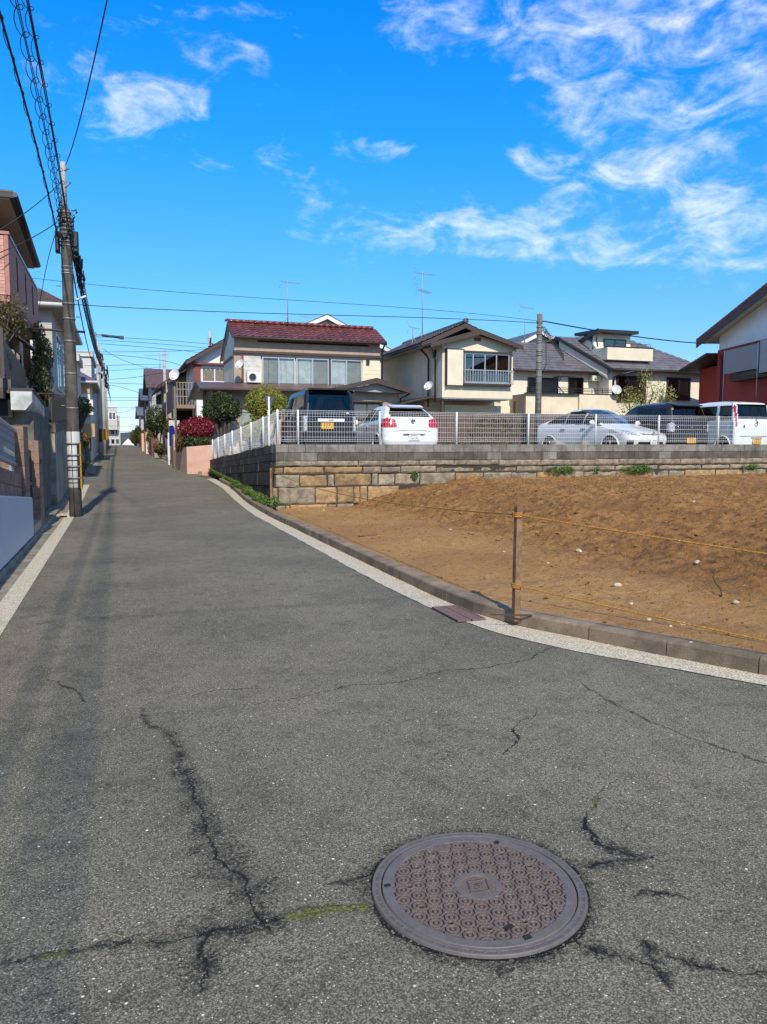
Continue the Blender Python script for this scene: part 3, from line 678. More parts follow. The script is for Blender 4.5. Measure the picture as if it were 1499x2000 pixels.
# street side of the wall, stained black, its top falling away up the street
sw = thing('street_side_wall', 'black stained retaining wall under the sloping white fence beside the street', 'retaining wall', (3.38, 18, 0))
XS = 3.36
def skew(y0, y1, t0, t1, mat, name, pr=0):
    a = lambda y, t: wtop(y)-t
    g = .006
    m = MB(); m.slab([(XS-pr, y0+g, a(y0, t1)+g), (XS-pr, y1-g, a(y1, t1)+g), (XS-pr, y1-g, a(y1, t0)-g), (XS-pr, y0+g, a(y0, t0)-g)], (.25, 0, 0)); return m.build(name, mat, sw)
m = MB(); m.slab([(XS+.02, 17.45+.4, -.3), (XS+.02, 31, 0), (XS+.02, 31, wtop(31)-.01), (XS+.02, 17.85, wtop(17.85)-.01)], (.25, 0, 0)); m.build('core', m_mortar, sw)
for r_ in range(2):
    y = 17.86+(0 if r_ else -.0)
    first = True
    while y < 31:
        w_ = .2 if (first and r_) else .4; first = False
        skew(y, min(y+w_, 31.0), r_*.19, (r_+1)*.19, m_wall_black if rr_.random() < .7 else m_block_d, 'concrete_block', .0); y += w_
for r_, (a, b) in enumerate([(.385, .6), (.61, .95), (.96, 1.6)]):
    y = 17.9
    while y < 31:
        w_ = rr_.uniform(.5, 1.1); skew(y, min(y+w_, 31.0), a, b, m_wall_black, 'stone', rr_.uniform(0, .03)); y += w_
# loose grit and chips lying in and beside the broken cracks
m_chip = surf('asphalt_chips', (.085, .08, .066), .9, (.30, .275, .22), 55, lo=.56, hi=.66)
r2 = random.Random(77); mb = MB()
lines = [[(335,1440),(352,1500),(395,1590),(418,1665),(480,1716),(500,1775),(528,1822)], [(400,1815),(396,1880),(375,1945)], [(230,1846),(420,1815),(560,1790)], [(1135,1592),(1140,1620),(1200,1662),(1240,1676)], [(1085,1702),(1200,1682)], [(1130,1838),(1200,1867),(1300,1915)], [(1290,1868),(1499,1897)]]
for L_ in lines:
    P_ = [at_z(*q_) for q_ in L_]
    for a_, b_ in zip(P_, P_[1:]):
        for k in range(int((b_-a_).length*150)):
            c_ = a_.lerp(b_, r2.random()); c_ = c_+Vector((r2.gauss(0, .035), r2.gauss(0, .035), 0)); s_ = .0018+.0042*r2.random()**3
            mb.ico((c_.x, c_.y, s_*.35), s_, r2.uniform(.8, 1.4), r2.uniform(.8, 1.4), .7, .3, sm=False)
for k in range(380):
    a_ = r2.uniform(0, 2*math.pi); rr3 = MHR+abs(r2.gauss(0, .028))+.004; s_ = .0018+.004*r2.random()**3; mb.ico((MH[0]+rr3*math.cos(a_), MH[1]+rr3*math.sin(a_), s_*.35), s_, 1.2, 1, .7, .3, sm=False)
for k in range(500):
    y_ = r2.uniform(1.7, 9); x_ = r2.uniform(-.8, min(rx(y_), 4)); s_ = .002+.004*r2.random()**4; mb.ico((x_, y_, s_*.4), s_, 1.2, 1, .8, .3, sm=False)
mb.build('grit', m_chip, kind='stuff')
# ------------------------------------------------------------------ storm drain grate
gr = thing('drain_grate', 'rusty slotted drain grate set in the pale gutter by the kerb', 'drain grate', (2.8, 6.12, 0))
mb = MB(); mb.box(2.665, 2.925, 5.84, 6.42, .002, .008); mb.build('pit', m_dark, gr)
mb = MB()
for (a, b, c_, d) in [(2.665, 2.685, 5.84, 6.42), (2.905, 2.925, 5.84, 6.42), (2.785, 2.8, 5.84, 6.42)]: mb.box(a, b, c_, d, .0081, .022)
mb.box(2.6852, 2.9048, 5.84, 5.86, .0081, .0215); mb.box(2.6852, 2.9048, 6.40, 6.42, .0081, .0215); mb.build('frame', m_rust, gr)
for k in range(15):
    y = 5.885+k*.0345
    mb = MB(); mb.box(2.6855, 2.7845, y, y+.016, .0081, .0195); mb.box(2.8005, 2.9045, y, y+.016, .0081, .0195); mb.build('bar', m_rust, gr)
# ------------------------------------------------------------------ manhole
def ironmat():
    m = bpy.data.materials.new('worn_cast_iron'); m.use_nodes = True; t = NT(m.node_tree); m.node_tree.nodes.clear()
    pos = t.n('ShaderNodeNewGeometry').outputs['Position']
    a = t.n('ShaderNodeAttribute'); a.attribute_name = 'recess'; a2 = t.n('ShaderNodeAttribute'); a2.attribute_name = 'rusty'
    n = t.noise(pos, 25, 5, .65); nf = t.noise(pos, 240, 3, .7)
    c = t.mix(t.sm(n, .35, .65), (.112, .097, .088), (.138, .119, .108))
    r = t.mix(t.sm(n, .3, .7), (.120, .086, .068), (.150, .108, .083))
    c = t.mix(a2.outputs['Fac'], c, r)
    c = t.mix(t.math('MULTIPLY', a.outputs['Fac'], .95, clamp=True), c, (.018, .011, .009))  # recess darkening holds painted groove and hole shade as well as wear
    k = t.sm(nf, .3, .7, .85, 1.15, 'LINEAR'); c = t.mix(1.0, c, t.comb(k, k, k), 'MULTIPLY')
    c = t.mix(t.math('MULTIPLY', t.math('MULTIPLY', t.sm(t.noise(pos, 60, 4, .7), .56, .66), a2.outputs['Fac']), .4), c, (.22, .18, .12))
    bs = t.n('ShaderNodeBsdfPrincipled'); t.l(c, bs.inputs['Base Color']); bs.inputs['Roughness'].default_value = .52
    bs.inputs['Specular IOR Level'].default_value = .5
    b = t.n('ShaderNodeBump'); b.inputs['Strength'].default_value = .35; b.inputs['Distance'].default_value = .002
    t.l(nf, b.inputs['Height']); t.l(b.outputs[0], bs.inputs['Normal'])
    o = t.n('ShaderNodeOutputMaterial'); t.l(bs.outputs[0], o.inputs['Surface']); return m
m_iron = ironmat()
mh = thing('manhole_cover', 'round cast iron manhole cover with ring pattern and diamond emblem in the cracked asphalt', 'manhole cover', (MH[0], MH[1], 0))
N = 420; rad = np.linspace(0, 1, 230); ang = np.linspace(0, 2*math.pi, 721)
def dish(R0, R1, nr, na):
    r_ = np.linspace(R0, R1, nr)[:, None]; a_ = np.linspace(0, 2*math.pi, na)[None, :]
    return r_*np.cos(a_), r_*np.sin(a_), np.repeat(r_, na, 1), np.repeat(a_, nr, 0)
RC = .3285                                                            # cover radius
sst = sstep
def cover_height(x, y, r):
    th = .17; s = .0585                                             # lattice angle and pitch
    xr = x*math.cos(th)+y*math.sin(th); yr = -x*math.sin(th)+y*math.cos(th)
    rowh = s*math.sqrt(3)/2; best = np.full_like(x, 9.0); bx = np.zeros_like(x); by = np.zeros_like(x)
    j0 = np.round(yr/rowh)
    for dj in (-1, 0, 1):
        j = j0+dj; ox = np.where(np.mod(j, 2) == 0, 0, s/2); i = np.round((xr-ox)/s)
        cx = i*s+ox; cy = j*rowh; d = np.hypot(xr-cx, yr-cy); mk = d < best
        best = np.where(mk, d, best); bx = np.where(mk, xr-cx, bx); by = np.where(mk, yr-cy, by)
    rec = np.zeros_like(x)
    an = np.arctan2(by, bx)
    # octagonal outline, broken
    q = np.mod(an, math.pi/4)-math.pi/8; od = best*np.cos(q)
    band = sst(od, .0206, .0214)*(1-sst(od, .0252, .0260))
    gap = sst(np.abs(np.mod(an/(2*math.pi)*2+.13, 1)-.5), .03, .05)
    rec = np.maximum(rec, band*gap)
    rec = np.maximum(rec, sst(best, .0056, .0064)*(1-sst(best, .0110, .0118))*.95)    # ring groove
    rusty = 1-sst(r, .285, .292)
    inpat = (1-sst(r, .288, .291))*sst(r, .079, .082); rec *= inpat
    # smooth centre ring and sunken emblem
    h = -.0045*rec
    cen = 1-sst(r, .058, .060); h += -.003*cen
    u = (x*math.cos(.62)+y*math.sin(.62)); v = (-x*math.sin(.62)+y*math.cos(.62))
    dm = np.abs(u)/.056+np.abs(v)/.046
    fr_ = (sst(dm, .84, .87)*(1-sst(dm, .97, 1.0)))
    sq = np.maximum(np.abs(u), np.abs(v)); d2 = np.abs(u)/.024+np.abs(v)/.019
    inner = sst(d2, .72, .80)*(1-sst(d2, .97, 1.04))
    bar = (np.abs(u) < .004)*(np.abs(v) < .009)+(np.abs(np.abs(v)-.009) < .0022)*(np.abs(u) < .010)
    h += .0028*np.clip(fr_+np.clip(bar, 0, 1), 0, 1)*cen
    rusty = np.clip(rusty*(1-sst(r, .0605, .063)*(1-sst(r, .079, .083))), 0, 1)
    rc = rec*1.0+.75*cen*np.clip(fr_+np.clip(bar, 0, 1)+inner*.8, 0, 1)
    h += -.0012*(1-sst(r, .290, .293))*sst(r, .080, .083)
    # bored holes
    for k in range(12):
        a = k*math.pi/6+.22
        if k in (3,): continue
        hx, hy = .232*math.cos(a), .232*math.sin(a); d = np.hypot(x-hx, y-hy)
        rim = (1-sst(d, .011, .012)); h = np.where(d < .0135, 0, h); rc = np.where(d < .0135, 0, rc)
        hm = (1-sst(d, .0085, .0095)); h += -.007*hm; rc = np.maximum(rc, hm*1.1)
    # hinge disc at the far edge, plain
    d = np.hypot(x+.06*0-(-.02), y-.268); pl = 1-sst(d, .028, .030); h = h*(1-pl); rc = rc*(1-pl)
    d3 = np.abs(d-.015); rc = np.maximum(rc, .35*(1-sst(d3, .001, .0025)))
    # two lifting slots and the key hole near the rim
    for (ax_, ay_, wa, wb, rot) in [(-.292, .10, .011, .008, 0), (.19, .235, .011, .008, .8), (.02, -.297, .013, .010, .1), (-.01, -.235, .018, .009, .3)]:
        xx = (x-ax_)*math.cos(rot)+(y-ay_)*math.sin(rot); yy = -(x-ax_)*math.sin(rot)+(y-ay_)*math.cos(rot)
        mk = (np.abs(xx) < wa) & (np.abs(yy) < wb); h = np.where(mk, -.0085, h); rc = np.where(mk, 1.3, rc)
    # a smear of wet tar on a few bosses
    tar = (1-sst(np.hypot(x-.215, y+.105), .03, .055)); rc = np.clip(rc, 0, 1.15)
    rc = np.clip(rc+tar*rec*.6, 0, 1.3)
    return h, rc, rusty
gx, gy, gr_, ga = dish(.0, RC-.0015, 210, 900)
h, rc, ru = cover_height(gx, gy, gr_)
h = h+.010-.006*sst(gr_, RC-.004, RC-.0015)
co = grid_mesh('cover', np.stack([gx+MH[0], gy+MH[1], h], -1), m_iron, mh, attrs={'recess': rc, 'rusty': ru})
gx, gy, gr_, ga = dish(RC+.0005, MHR, 40, 900)
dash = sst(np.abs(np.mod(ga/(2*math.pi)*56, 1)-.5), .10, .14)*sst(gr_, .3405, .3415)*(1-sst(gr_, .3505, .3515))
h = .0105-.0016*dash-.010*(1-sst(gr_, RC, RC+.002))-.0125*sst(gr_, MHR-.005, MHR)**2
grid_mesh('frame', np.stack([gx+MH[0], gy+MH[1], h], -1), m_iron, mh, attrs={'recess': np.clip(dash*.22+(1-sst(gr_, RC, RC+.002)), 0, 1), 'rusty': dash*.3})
for (ax_, ay_, wa, wb, rot) in [(-.292, .10, .012, .0085, .1), (.19, .235, .012, .0085, .8), (.02, -.298, .013, .011, .1), (-.01, -.235, .018, .0095, .3)]:  # black plugs set slightly proud, standing in for the shade inside the slots
    ca, sa = math.cos(rot), math.sin(rot); m = MB(); n_ = 14
    m.slab([(MH[0]+ax_+ca*wa*math.copysign(abs(math.cos(k))**.5, math.cos(k))-sa*wb*math.copysign(abs(math.sin(k))**.5, math.sin(k)), MH[1]+ay_+sa*wa*math.copysign(abs(math.cos(k))**.5, math.cos(k))+ca*wb*math.copysign(abs(math.sin(k))**.5, math.sin(k)), .0022) for k in np.linspace(0, 2*math.pi, n_, endpoint=False)], (0, 0, .0081)); m.build('slot_shade_plug', m_dark, mh)
# ------------------------------------------------------------------ stakes and rope
def stake(x, y, z0, z1, w_, lab, lean=(0, 0)):
    m = MB(); m.slab([(x-w_/2, y-w_/2, z0), (x+w_/2, y-w_/2, z0), (x+w_/2, y+w_/2, z0), (x-w_/2, y+w_/2, z0)], (lean[0], lean[1], z1-z0))
    return tag(m.build('wooden_stake', m_wood), lab, 'stake', 'wooden stakes holding the rope')
stake(3.06, 5.56, .05, 1.0, .052, 'brown wooden stake by the kerb corner with both ropes tied round it', (.01, 0))
stake(3.17, 17.0, -.1, .98, .05, 'thin dark wooden stake at the corner of the stone wall')
stake(4.75, 2.4, .05, 1.0, .05, 'wooden stake where both ropes end beyond the right edge')
def rope(pts, lab, loops=()):
    P = []
    for a, b in zip(pts, pts[1:]):
        a, b = Vector(a), Vector(b); n = max(2, int((b-a).length/.02)); P += [a.lerp(b, k/n) for k in range(n)]
    P.append(Vector(pts[-1])); m = MB()
    for ph in (0, math.pi*2/3, math.pi*4/3):
        Q = []
        for i, p in enumerate(P):
            t_ = (P[min(i+1, len(P)-1)]-P[max(i-1, 0)]).normalized(); s_ = t_.cross(Vector((0, 0, 1))).normalized(); u_ = s_.cross(t_)
            q = ph+i*.02*2*math.pi/.09; Q.append(p+(s_*math.cos(q)+u_*math.sin(q))*.004)
        m.tube(Q, .0036, 5, cap=False)
    for (c, w_) in loops:                                     # knot round the stake
        for dz in (-.01, .004, .018):
            c_ = Vector(c)+Vector((0, 0, dz)); m.tube([c_+Vector((math.cos(a), math.sin(a), .1*math.sin(a)))*w_ for a in np.linspace(0, 2*math.pi, 13)], .006, 5)
    return tag(m.build('rope', m_rope), lab, 'rope')
def sag(a, b, s, n=10): a, b = Vector(a), Vector(b); return [a.lerp(b, k/n)-Vector((0, 0, s*4*(k/n)*(1-k/n))) for k in range(n+1)]
rope(sag((3.17, 16.97, .92), (3.06, 5.6, .93), .16, 16)+sag((3.07, 5.53, .93), (4.75, 2.42, .71), .02)[1:], 'upper yellow twisted rope strung from the wall corner past the stake', [((3.06, 5.56, .93), .038)])
rope(sag((3.07, 5.53, .345), (4.75, 2.42, .15), .02), 'lower yellow twisted rope running right from the foot of the stake', [((3.06, 5.56, .345), .038)])
# ------------------------------------------------------------------ building helpers
m_cream = surf('cream_stucco', (.76, .67, .49), .9, (.69, .60, .44), 1.5, bump=.15, bscale=60, streak=.10, streakcol=(.3, .26, .2))
m_cream2 = surf('pale_cream_siding', (.78, .71, .56), .85, (.72, .65, .51), 1.2, bump=.1, wave=(2, .3, 1.0), streak=.08, streakcol=(.3, .27, .22))
m_creamlap = surf('cream_lap_siding', (.78, .71, .50), .8, (.72, .65, .46), 1.5, wave=(2, .2, 2.0))
m_whitelap = surf('peeling_white_siding', (.6, .58, .52), .8, (.36, .34, .3), 3, wave=(2, .2, 2.0), amt=.5)
m_brownpanel = surf('brown_grid_panel', (.42, .31, .225), .8, (.37, .27, .2), 2, wave=(0, .3, 1.5))
m_browntrim = surf('dark_brown_trim', (.055, .035, .028), .6)
m_redbrown = surf('red_brown_panel', (.20, .055, .045), .7, (.16, .05, .04), 4)
m_tile_red = surf('glazed_brown_red_tile', (.17, .050, .040), .35, (.11, .035, .03), 6, objr=.3, coat=.1)
m_tile_brown = surf('brown_tile', (.12, .065, .052), .5, (.08, .045, .04), 5, objr=.3)
m_tile_grey = surf('grey_kawara_tile', (.12, .12, .125), .5, (.08, .08, .085), 5, objr=.25)
m_slate = surf('grey_violet_slate', (.155, .145, .155), .7, (.11, .10, .11), 2.2, objr=.1, bump=.15, streak=.15, streakcol=(.07, .06, .06))
m_brownmetal = surf('brown_sheet_roof', (.13, .075, .062), .45, (.10, .06, .05), 1.5, wave=(0, .45, 1.5))
m_soffit = surf('grey_soffit', (.36, .35, .33), .8)
m_soffit_w = surf('white_soffit', (.62, .61, .58), .8)
m_offwhite = surf('off_white_stucco', (.76, .75, .70), .9, (.68, .67, .62), 1.5, streak=.15, streakcol=(.3, .29, .27))
m_red = surf('dark_red_wall_paint', (.34, .026, .024), .7, (.30, .023, .021), 1.3, bump=.1)
m_pinkwall = surf('salmon_render', (.66, .40, .30), .9, (.6, .36, .27), 2, bump=.15, streak=.10, streakcol=(.35, .2, .15))
m_pinkbrick = surf('pink_brick_siding', (.60, .32, .25), .8, (.50, .26, .20), 12, bump=.3, bscale=90, objr=.14)
m_pinktrim = surf('dusky_pink_trim', (.42, .18, .14), .7, (.36, .155, .125), 5)
m_beigewall = surf('beige_wall', (.50, .40, .32), .9, (.44, .35, .28), 2, streak=.15, streakcol=(.25, .2, .15))
m_greyside = surf('grey_siding', (.50, .47, .41), .85, (.44, .42, .37), 2, wave=(2, .25, 1.5))
m_whitebrick = surf('white_tile_cladding', (.60, .57, .52), .8, (.52, .49, .45), 6, wave=(2, .12, 1.2))
m_tan = surf('tan_panel', (.52, .32, .17), .85)
m_brownwall = surf('brown_board_wall', (.13, .085, .06), .85, (.10, .065, .045), 3, wave=(1, .18, 2))
m_blockbrown = surf('brown_split_block', (.27, .165, .115), .9, (.20, .12, .085), 8, bump=.7, bscale=70, objr=.12, fine=.25)
m_greypanel = surf('blue_grey_panel', (.42, .49, .56), .45, (.40, .47, .54), 1.5)
m_balwhite = surf('stained_white_render', (.56, .56, .54), .85, (.34, .34, .32), 2.5, streak=.2, streakcol=(.25, .24, .22))
m_darkblock = surf('mossy_dark_block', (.10, .09, .07), .95, (.15, .135, .105), 3, bump=.5, streak=.5)
m_shutter = surf('beige_shutter', (.50, .42, .33), .7, wave=(2, .06, 1.0))
m_dishm = surf('dish_white', (.7, .7, .69), .45)
m_blue = surf('dark_blue_sign', (.004, .006, .17), .6, spec=.2)
def part(name, mat, root, fn, fr=None, **k):
    m = MB(fr); fn(m); return m.build(name, mat, root, **k)
def bx(name, mat, root, *a, fr=None, **k): m = MB(fr); m.box(*a); return m.build(name, mat, root, **k)
def window(root, fr, a0, a1, z0, z1, n=2, fm=m_alu, gl=None, cur=None, t=.05, proud=.06, mull=None, pname='window', back=True):
    """a glazed window standing proud of its wall: frame part with back, curtain and panes as sub-parts"""
    gl = gl or m_glass
    m = MB(fr)
    m.box(a0, a1, .002, proud, z0, z0+t); m.box(a0, a1, .002, proud, z1-t, z1)
    m.box(a0, a0+t, .002, proud, z0+t, z1-t); m.box(a1-t, a1, .002, proud, z0+t, z1-t)
    cuts = mull or [a0+(a1-a0)*k/n for k in range(1, n)]
    for c in cuts: m.box(c-t*.45, c+t*.45, .004, proud-.004, z0+t, z1-t)
    f = m.build(pname, fm, root)
    if back:
        mm = MB(fr); mm.box(a0+t, a1-t, .003, .012, z0+t, z1-t); mm.build('room', m_dark, f)
    ed = [a0]+list(cuts)+[a1]
    for i, (u, v) in enumerate(zip(ed, ed[1:])):
        cm = cur[i % len(cur)] if cur else None
        if cm:
            mm = MB(fr); N = max(8, int((v-u)/.05)); vs = []; fs = []
            for k in range(N+1):
                x = u+t*.5+(v-u-t)*k/N; y = .020+.006*math.sin(x*55)+.004*math.sin(x*23)
                vs += [(x, y, z0+t), (x, y, z1-t)]
            fs = [(2*k, 2*k+2, 2*k+3, 2*k+1) for k in range(N)]
            mm.add(vs, fs, 0, True); mm.build('curtain', cm, f)
        mm = MB(fr); mm.quad((u+t*.45, proud-.018, z0+t), (v-t*.45, proud-.018, z0+t), (v-t*.45, proud-.018, z1-t), (u+t*.45, proud-.018, z1-t)); mm.build('pane', gl, f)
    return f
def tiled_slope(root, o, u, s, W_, L_, mat, tw=.3, tl=.28, single=True, name='roof_tile', wave_h=.035, over=.03):
    """wavy tiles laid from the eave corner o, along u, up the slope s"""
    o = Vector(o); u = Vector(u).normalized(); s = Vector(s).normalized(); n = u.cross(s).normalized()
    if n.z < 0: n = -n
    nx, ny = max(1, round(W_/tw)), max(1, round(L_/tl)); tw = W_/nx; tl = L_/ny
    prof = [(0, .6), (.12, .15), (.35, .0), (.6, .12), (.8, .75), (.9, 1.), (1.0, .72)]
    def tile(base):
        vs = []
        for (du, dn) in ((0, over), (tl*1.08, 0)):
            for (a, h) in prof: vs.append(base+u*(a*tw)+s*du+n*(h*wave_h+dn))
        k = len(prof)
        for (a, h) in prof: vs.append(base+u*(a*tw)+n*(h*wave_h+over-.022))
        fs = [(i, i+1, k+i+1, k+i) for i in range(k-1)]+[(2*k+i, 2*k+i+1, i+1, i) for i in range(k-1)]
        return vs, fs
    if single:
        m = MB(); vs, fs = tile(Vector((0, 0, 0))); m.add(vs, fs, 0, False)
        first = m.build(name, mat, None); me = first.data; base = Vector(wloc(root)); k = 0
        for j in range(ny):
            for i in range(nx):
                ob = first if k == 0 else bpy.data.objects.new(name, me)
                if k: C.objects.link(ob)
                ob.parent = root; ob.location = o+u*(i*tw)+s*(j*tl)-base; k += 1
    else:
        m = MB()
        for j in range(ny):
            for i in range(nx): vs, fs = tile(o+u*(i*tw)+s*(j*tl)); m.add(vs, fs)
        m.build('roof_tiles', mat, root, kind='stuff')
def courses(root, o, u, s, W_, L_, mat, cl=.28, name='roof_shingles', tw=.45, Wtop=None, shift=0):
    """flat overlapping shingles on a slope; width may change towards the top"""
    o = Vector(o); u = Vector(u).normalized(); s = Vector(s).normalized(); n = u.cross(s).normalized()
    if n.z < 0: n = -n
    ny = max(1, round(L_/cl)); cl = L_/ny; m = MB(); r_ = random.Random(5); Wt = Wtop if Wtop is not None else W_
    for j in range(ny):
        w0 = W_+(Wt-W_)*j/ny; sh = shift*j/ny
        x = -tw*r_.random()
        while x < w0:
            x0, x1 = max(x, 0)+.004, min(x+tw, w0)-.004; x += tw
            if x1-x0 < .03: continue
            b = o+s*(j*cl); th = .022+r_.uniform(-.003, .004)
            q = [b+u*(x0+sh)+n*th, b+u*(x1+sh)+n*th, b+u*(x1+sh)+s*cl*1.02+n*.002, b+u*(x0+sh)+s*cl*1.02+n*.002]
            q2 = [b+u*(x0+sh), b+u*(x1+sh)]
            m.add(q+q2, [(0, 1, 2, 3), (4, 5, 1, 0)])
    return m.build(name, mat, root, kind='stuff')
def bar(name, mat, root, pts, r, n=6): m = MB(); m.tube(pts, r, n); return m.build(name, mat, root)
def dish_ant(lab, c, face, r=.22, pole=None, root=None):
    """satellite dish: bowl, feed arm and clamp"""
    t_ = thing('satellite_dish', lab, 'satellite dish', c)
    f = Vector(face).normalized(); a = f.orthogonal().normalized(); b = f.cross(a); m = MB(); vs = []; fs = []
    for i, (q, h) in enumerate([(0.001, 0), (.35, .012), (.7, .05), (.95, .10), (1, .11)]):
        for k in range(20):
            g = 2*math.pi*k/20; vs.append(Vector(c)+(a*math.cos(g)+b*math.sin(g)*1.08)*r*q+f*(h*r/.22))
    for i in range(4):
        for k in range(20): fs.append((i*20+k, i*20+(k+1) % 20, (i+1)*20+(k+1) % 20, (i+1)*20+k))
    m.add(vs, fs, 0, True); m.build('bowl', m_dishm, t_)
    e = Vector(c)+f*r*1.2-Vector((0, 0, .06)); m = MB(); m.tube([Vector(c)-Vector((0, 0, r)), Vector(c)-Vector((0, 0, r))+f*.15, e], .012, 5); m.build('feed_arm', m_grey, t_)
    m = MB(); m.box(e.x-.035, e.x+.035, e.y-.035, e.y+.035, e.z-.03, e.z+.05); m.build('receiver', m_white, t_)
    bk = Vector(c)-f*.16; m = MB(); m.tube([Vector(c), bk, bk-Vector((0, 0, .25))], .02, 6); m.build('mount', m_grey, t_)
    return t_
def antenna(lab, x, y, z0, z1, boom=(1, -.3), L=.9, two=None):
    t_ = thing('tv_antenna', lab, 'antenna', (x, y, z0)); bar('mast', m_grey, t_, [(x, y, z0), (x, y, z1)], .022)
    def yagi(zz_, bm, L, s=1):
        d = Vector((bm[0], bm[1], 0)).normalized(); n = Vector((-d.y, d.x, 0)); p = Vector((x, y, zz_))
        m = MB(); m.tube([p-d*L*.35+Vector((0, 0, .03)), p+d*L*.65-Vector((0, 0, .06))], .014, 5)
        for k in range(9):
            q = p-d*L*.25+d*L*.9*k/9-Vector((0, 0, .01*k)); w_ = .16*s; m.tube([q-n*w_, q+n*w_], .007, 4)
        q = p-d*L*.33; 
        for sg in (1, -1): m.tube([q+Vector((0, 0, .02)), q-d*.07+Vector((0, 0, .24*sg))], .009, 4); m.tube([q-d*.07+Vector((0, 0, .24*sg))-n*.15, q-d*.07+Vector((0, 0, .24*sg))+n*.15], .006, 4)
        m.build('elements', m_grey, t_)
    yagi(z1-.1, boom, L)
    if two: yagi(z1-two, (boom[0], -boom[1]), L*.9, 1.6)
    m = MB()
    for a in (0, 2.1, 4.2): m.tube([(x, y, z0+.35), (x+.28*math.cos(a), y+.28*math.sin(a), z0)], .01, 4)
    m.build('stay', m_grey, t_); return t_
def downpipe(root, pts, mat=m_browntrim, r=.035): return bar('downpipe', mat, root, pts, r)
# ------------------------------------------------------------------ house with the brown-red tiled roof
G1 = .85
h = thing('house', 'two storey house with glazed red brown tile roof and a long row of curtained windows', 'house', (8, 37, G1))
Y0 = 35.0; x0, x1 = 4.95, 11.8; ze = 6.24
f = FY(Y0)
bx('wall', m_cream, h, x0, x1, Y0, 38.6, G1, ze)
bx('upper_panel', m_brownpanel, h, x0+.01, x1-.01, .0, .05, 5.70, 6.235, fr=f)
bx('trim_band', m_browntrim, h, x0-.06, x1+.06, 0, .10, 5.58, 5.695, fr=f)
bx('trim_band', m_browntrim, h, x0-.06, x1+.06, 0, .07, 5.50, 5.575, fr=f)
bx('siding_panel', m_whitelap, h, 5.36, 6.13, .0, .035, 4.2, 5.495, fr=f)
bx('corner_trim', m_redbrown, h, 5.26, 5.355, .0, .06, 4.2, 5.495, fr=f)
bx('siding_panel', m_creamlap, h, 10.93, x1-.005, .0, .03, 4.3, 5.495, fr=f)
bx('corner_panel', m_brownpanel, h, 4.96, 5.255, 0, .03, 4.2, 5.495, fr=f)
bx('shutter_housing', m_dark, h, 6.0, 11.2, .051, .10, 6.10, 6.17, fr=f)
CU = [m_curtain_d, m_curtain]
a = [6.17, 7.68, 7.74, 9.28, 9.36, 10.85]
window(h, f, 6.17, 7.68, 4.2, 5.46, 2, m_alu, cur=[m_curtain_d, m_curtain], t=.06, proud=.12)
window(h, f, 7.73, 9.27, 4.2, 5.46, 2, m_alu, cur=[m_curtain, m_curtain_d], t=.06, proud=.12)
window(h, f, 9.37, 10.87, 4.2, 5.46, 2, m_alu, cur=[m_curtain, m_curtain_d], t=.06, proud=.12)
bx('window_divider', m_browntrim, h, 9.275, 9.365, 0, .14, 4.15, 5.49, fr=f)
bx('window_head', m_browntrim, h, 6.13, 10.93, 0, .15, 5.462, 5.499, fr=f)
bx('porch_light', m_black, h, 11.1, 11.25, .031, .13, 5.28, 5.48, fr=f)
# roof: ridge along x
ey0, ey1, ry_ = 34.62, 38.0, 36.3; zr1 = 7.10; ze1 = 6.28; ex0, ex1 = 4.86, 12.0
m = MB()
m.slab([(ex0, ey0, ze1-.07), (ex1, ey0, ze1-.07), (ex1, ry_, zr1-.07), (ex0, ry_, zr1-.07)], (0, 0, .06))
m.slab([(ex0, 39.2, 5.62), (ex1, 39.2, 5.62), (ex1, ry_+.005, zr1-.07), (ex0, ry_+.005, zr1-.07)], (0, 0, .06)); m.build('roof_deck', m_soffit_w, h)
m = MB(); m.slab([(x0+.02, Y0+.01, ze), (x0+.02, 38.59, 5.75), (x0+.02, ry_, zr1-.12)], (x1-x0-.04, 0, 0)); m.build('gable_wall', m_offwhite, h)
sl_ = Vector((0, ry_-ey0, zr1-ze1)); tiled_slope(h, (ex0, ey0, ze1), (1, 0, 0), sl_, ex1-ex0, sl_.length, m_tile_red, .30, .29)
s2 = Vector((0, ry_-39.2, zr1-5.68)); tiled_slope(h, (ex0, 39.2, 5.69), (1, 0, 0), s2, ex1-ex0, s2.length, m_tile_red, .30, .29, single=False)
m = MB()
for k in range(23): xx = ex0+.02+k*.305; m.tube([(xx, ry_, zr1+.09), (xx+.30, ry_, zr1+.09)], [.085, .075], 8)
m.build('ridge_cap', m_tile_red, h)
m = MB(); m.tube([(ex0-.02, ry_, zr1+.07), (ex0-.08, ry_, zr1+.16)], .09, 8); m.build('ridge_end', m_tile_red, h)
m = MB(); m.tube([(ex0, ey0-.06, ze1-.05), (ex1, ey0-.06, ze1-.05)], .055, 8); m.build('gutter', m_browntrim, h)
for xx in (ex0-.03, ex1):
    m = MB(); m.slab([(xx, ey0, ze1-.14), (xx, ry_, zr1-.12), (xx, ry_, zr1+.04), (xx, ey0, ze1+.03)], (.03, 0, 0)); m.slab([(xx, 39.2, 5.52), (xx, ry_+.01, zr1-.12), (xx, ry_+.01, zr1+.04), (xx, 39.2, 5.7)], (.03, 0, 0)); m.build('bargeboard', m_browntrim, h)
downpipe(h, [(11.92, 34.6, 6.2), (11.90, 34.85, 6.0), (11.88, 34.93, 5.8), (11.88, 34.93, 4.3)], m_black, .045)
# side (street) wall features
bx('wall_trim', m_redbrown, h, Y0+.3, 38.6, 0, .04, 5.4, 5.52, fr=FXm(x0))
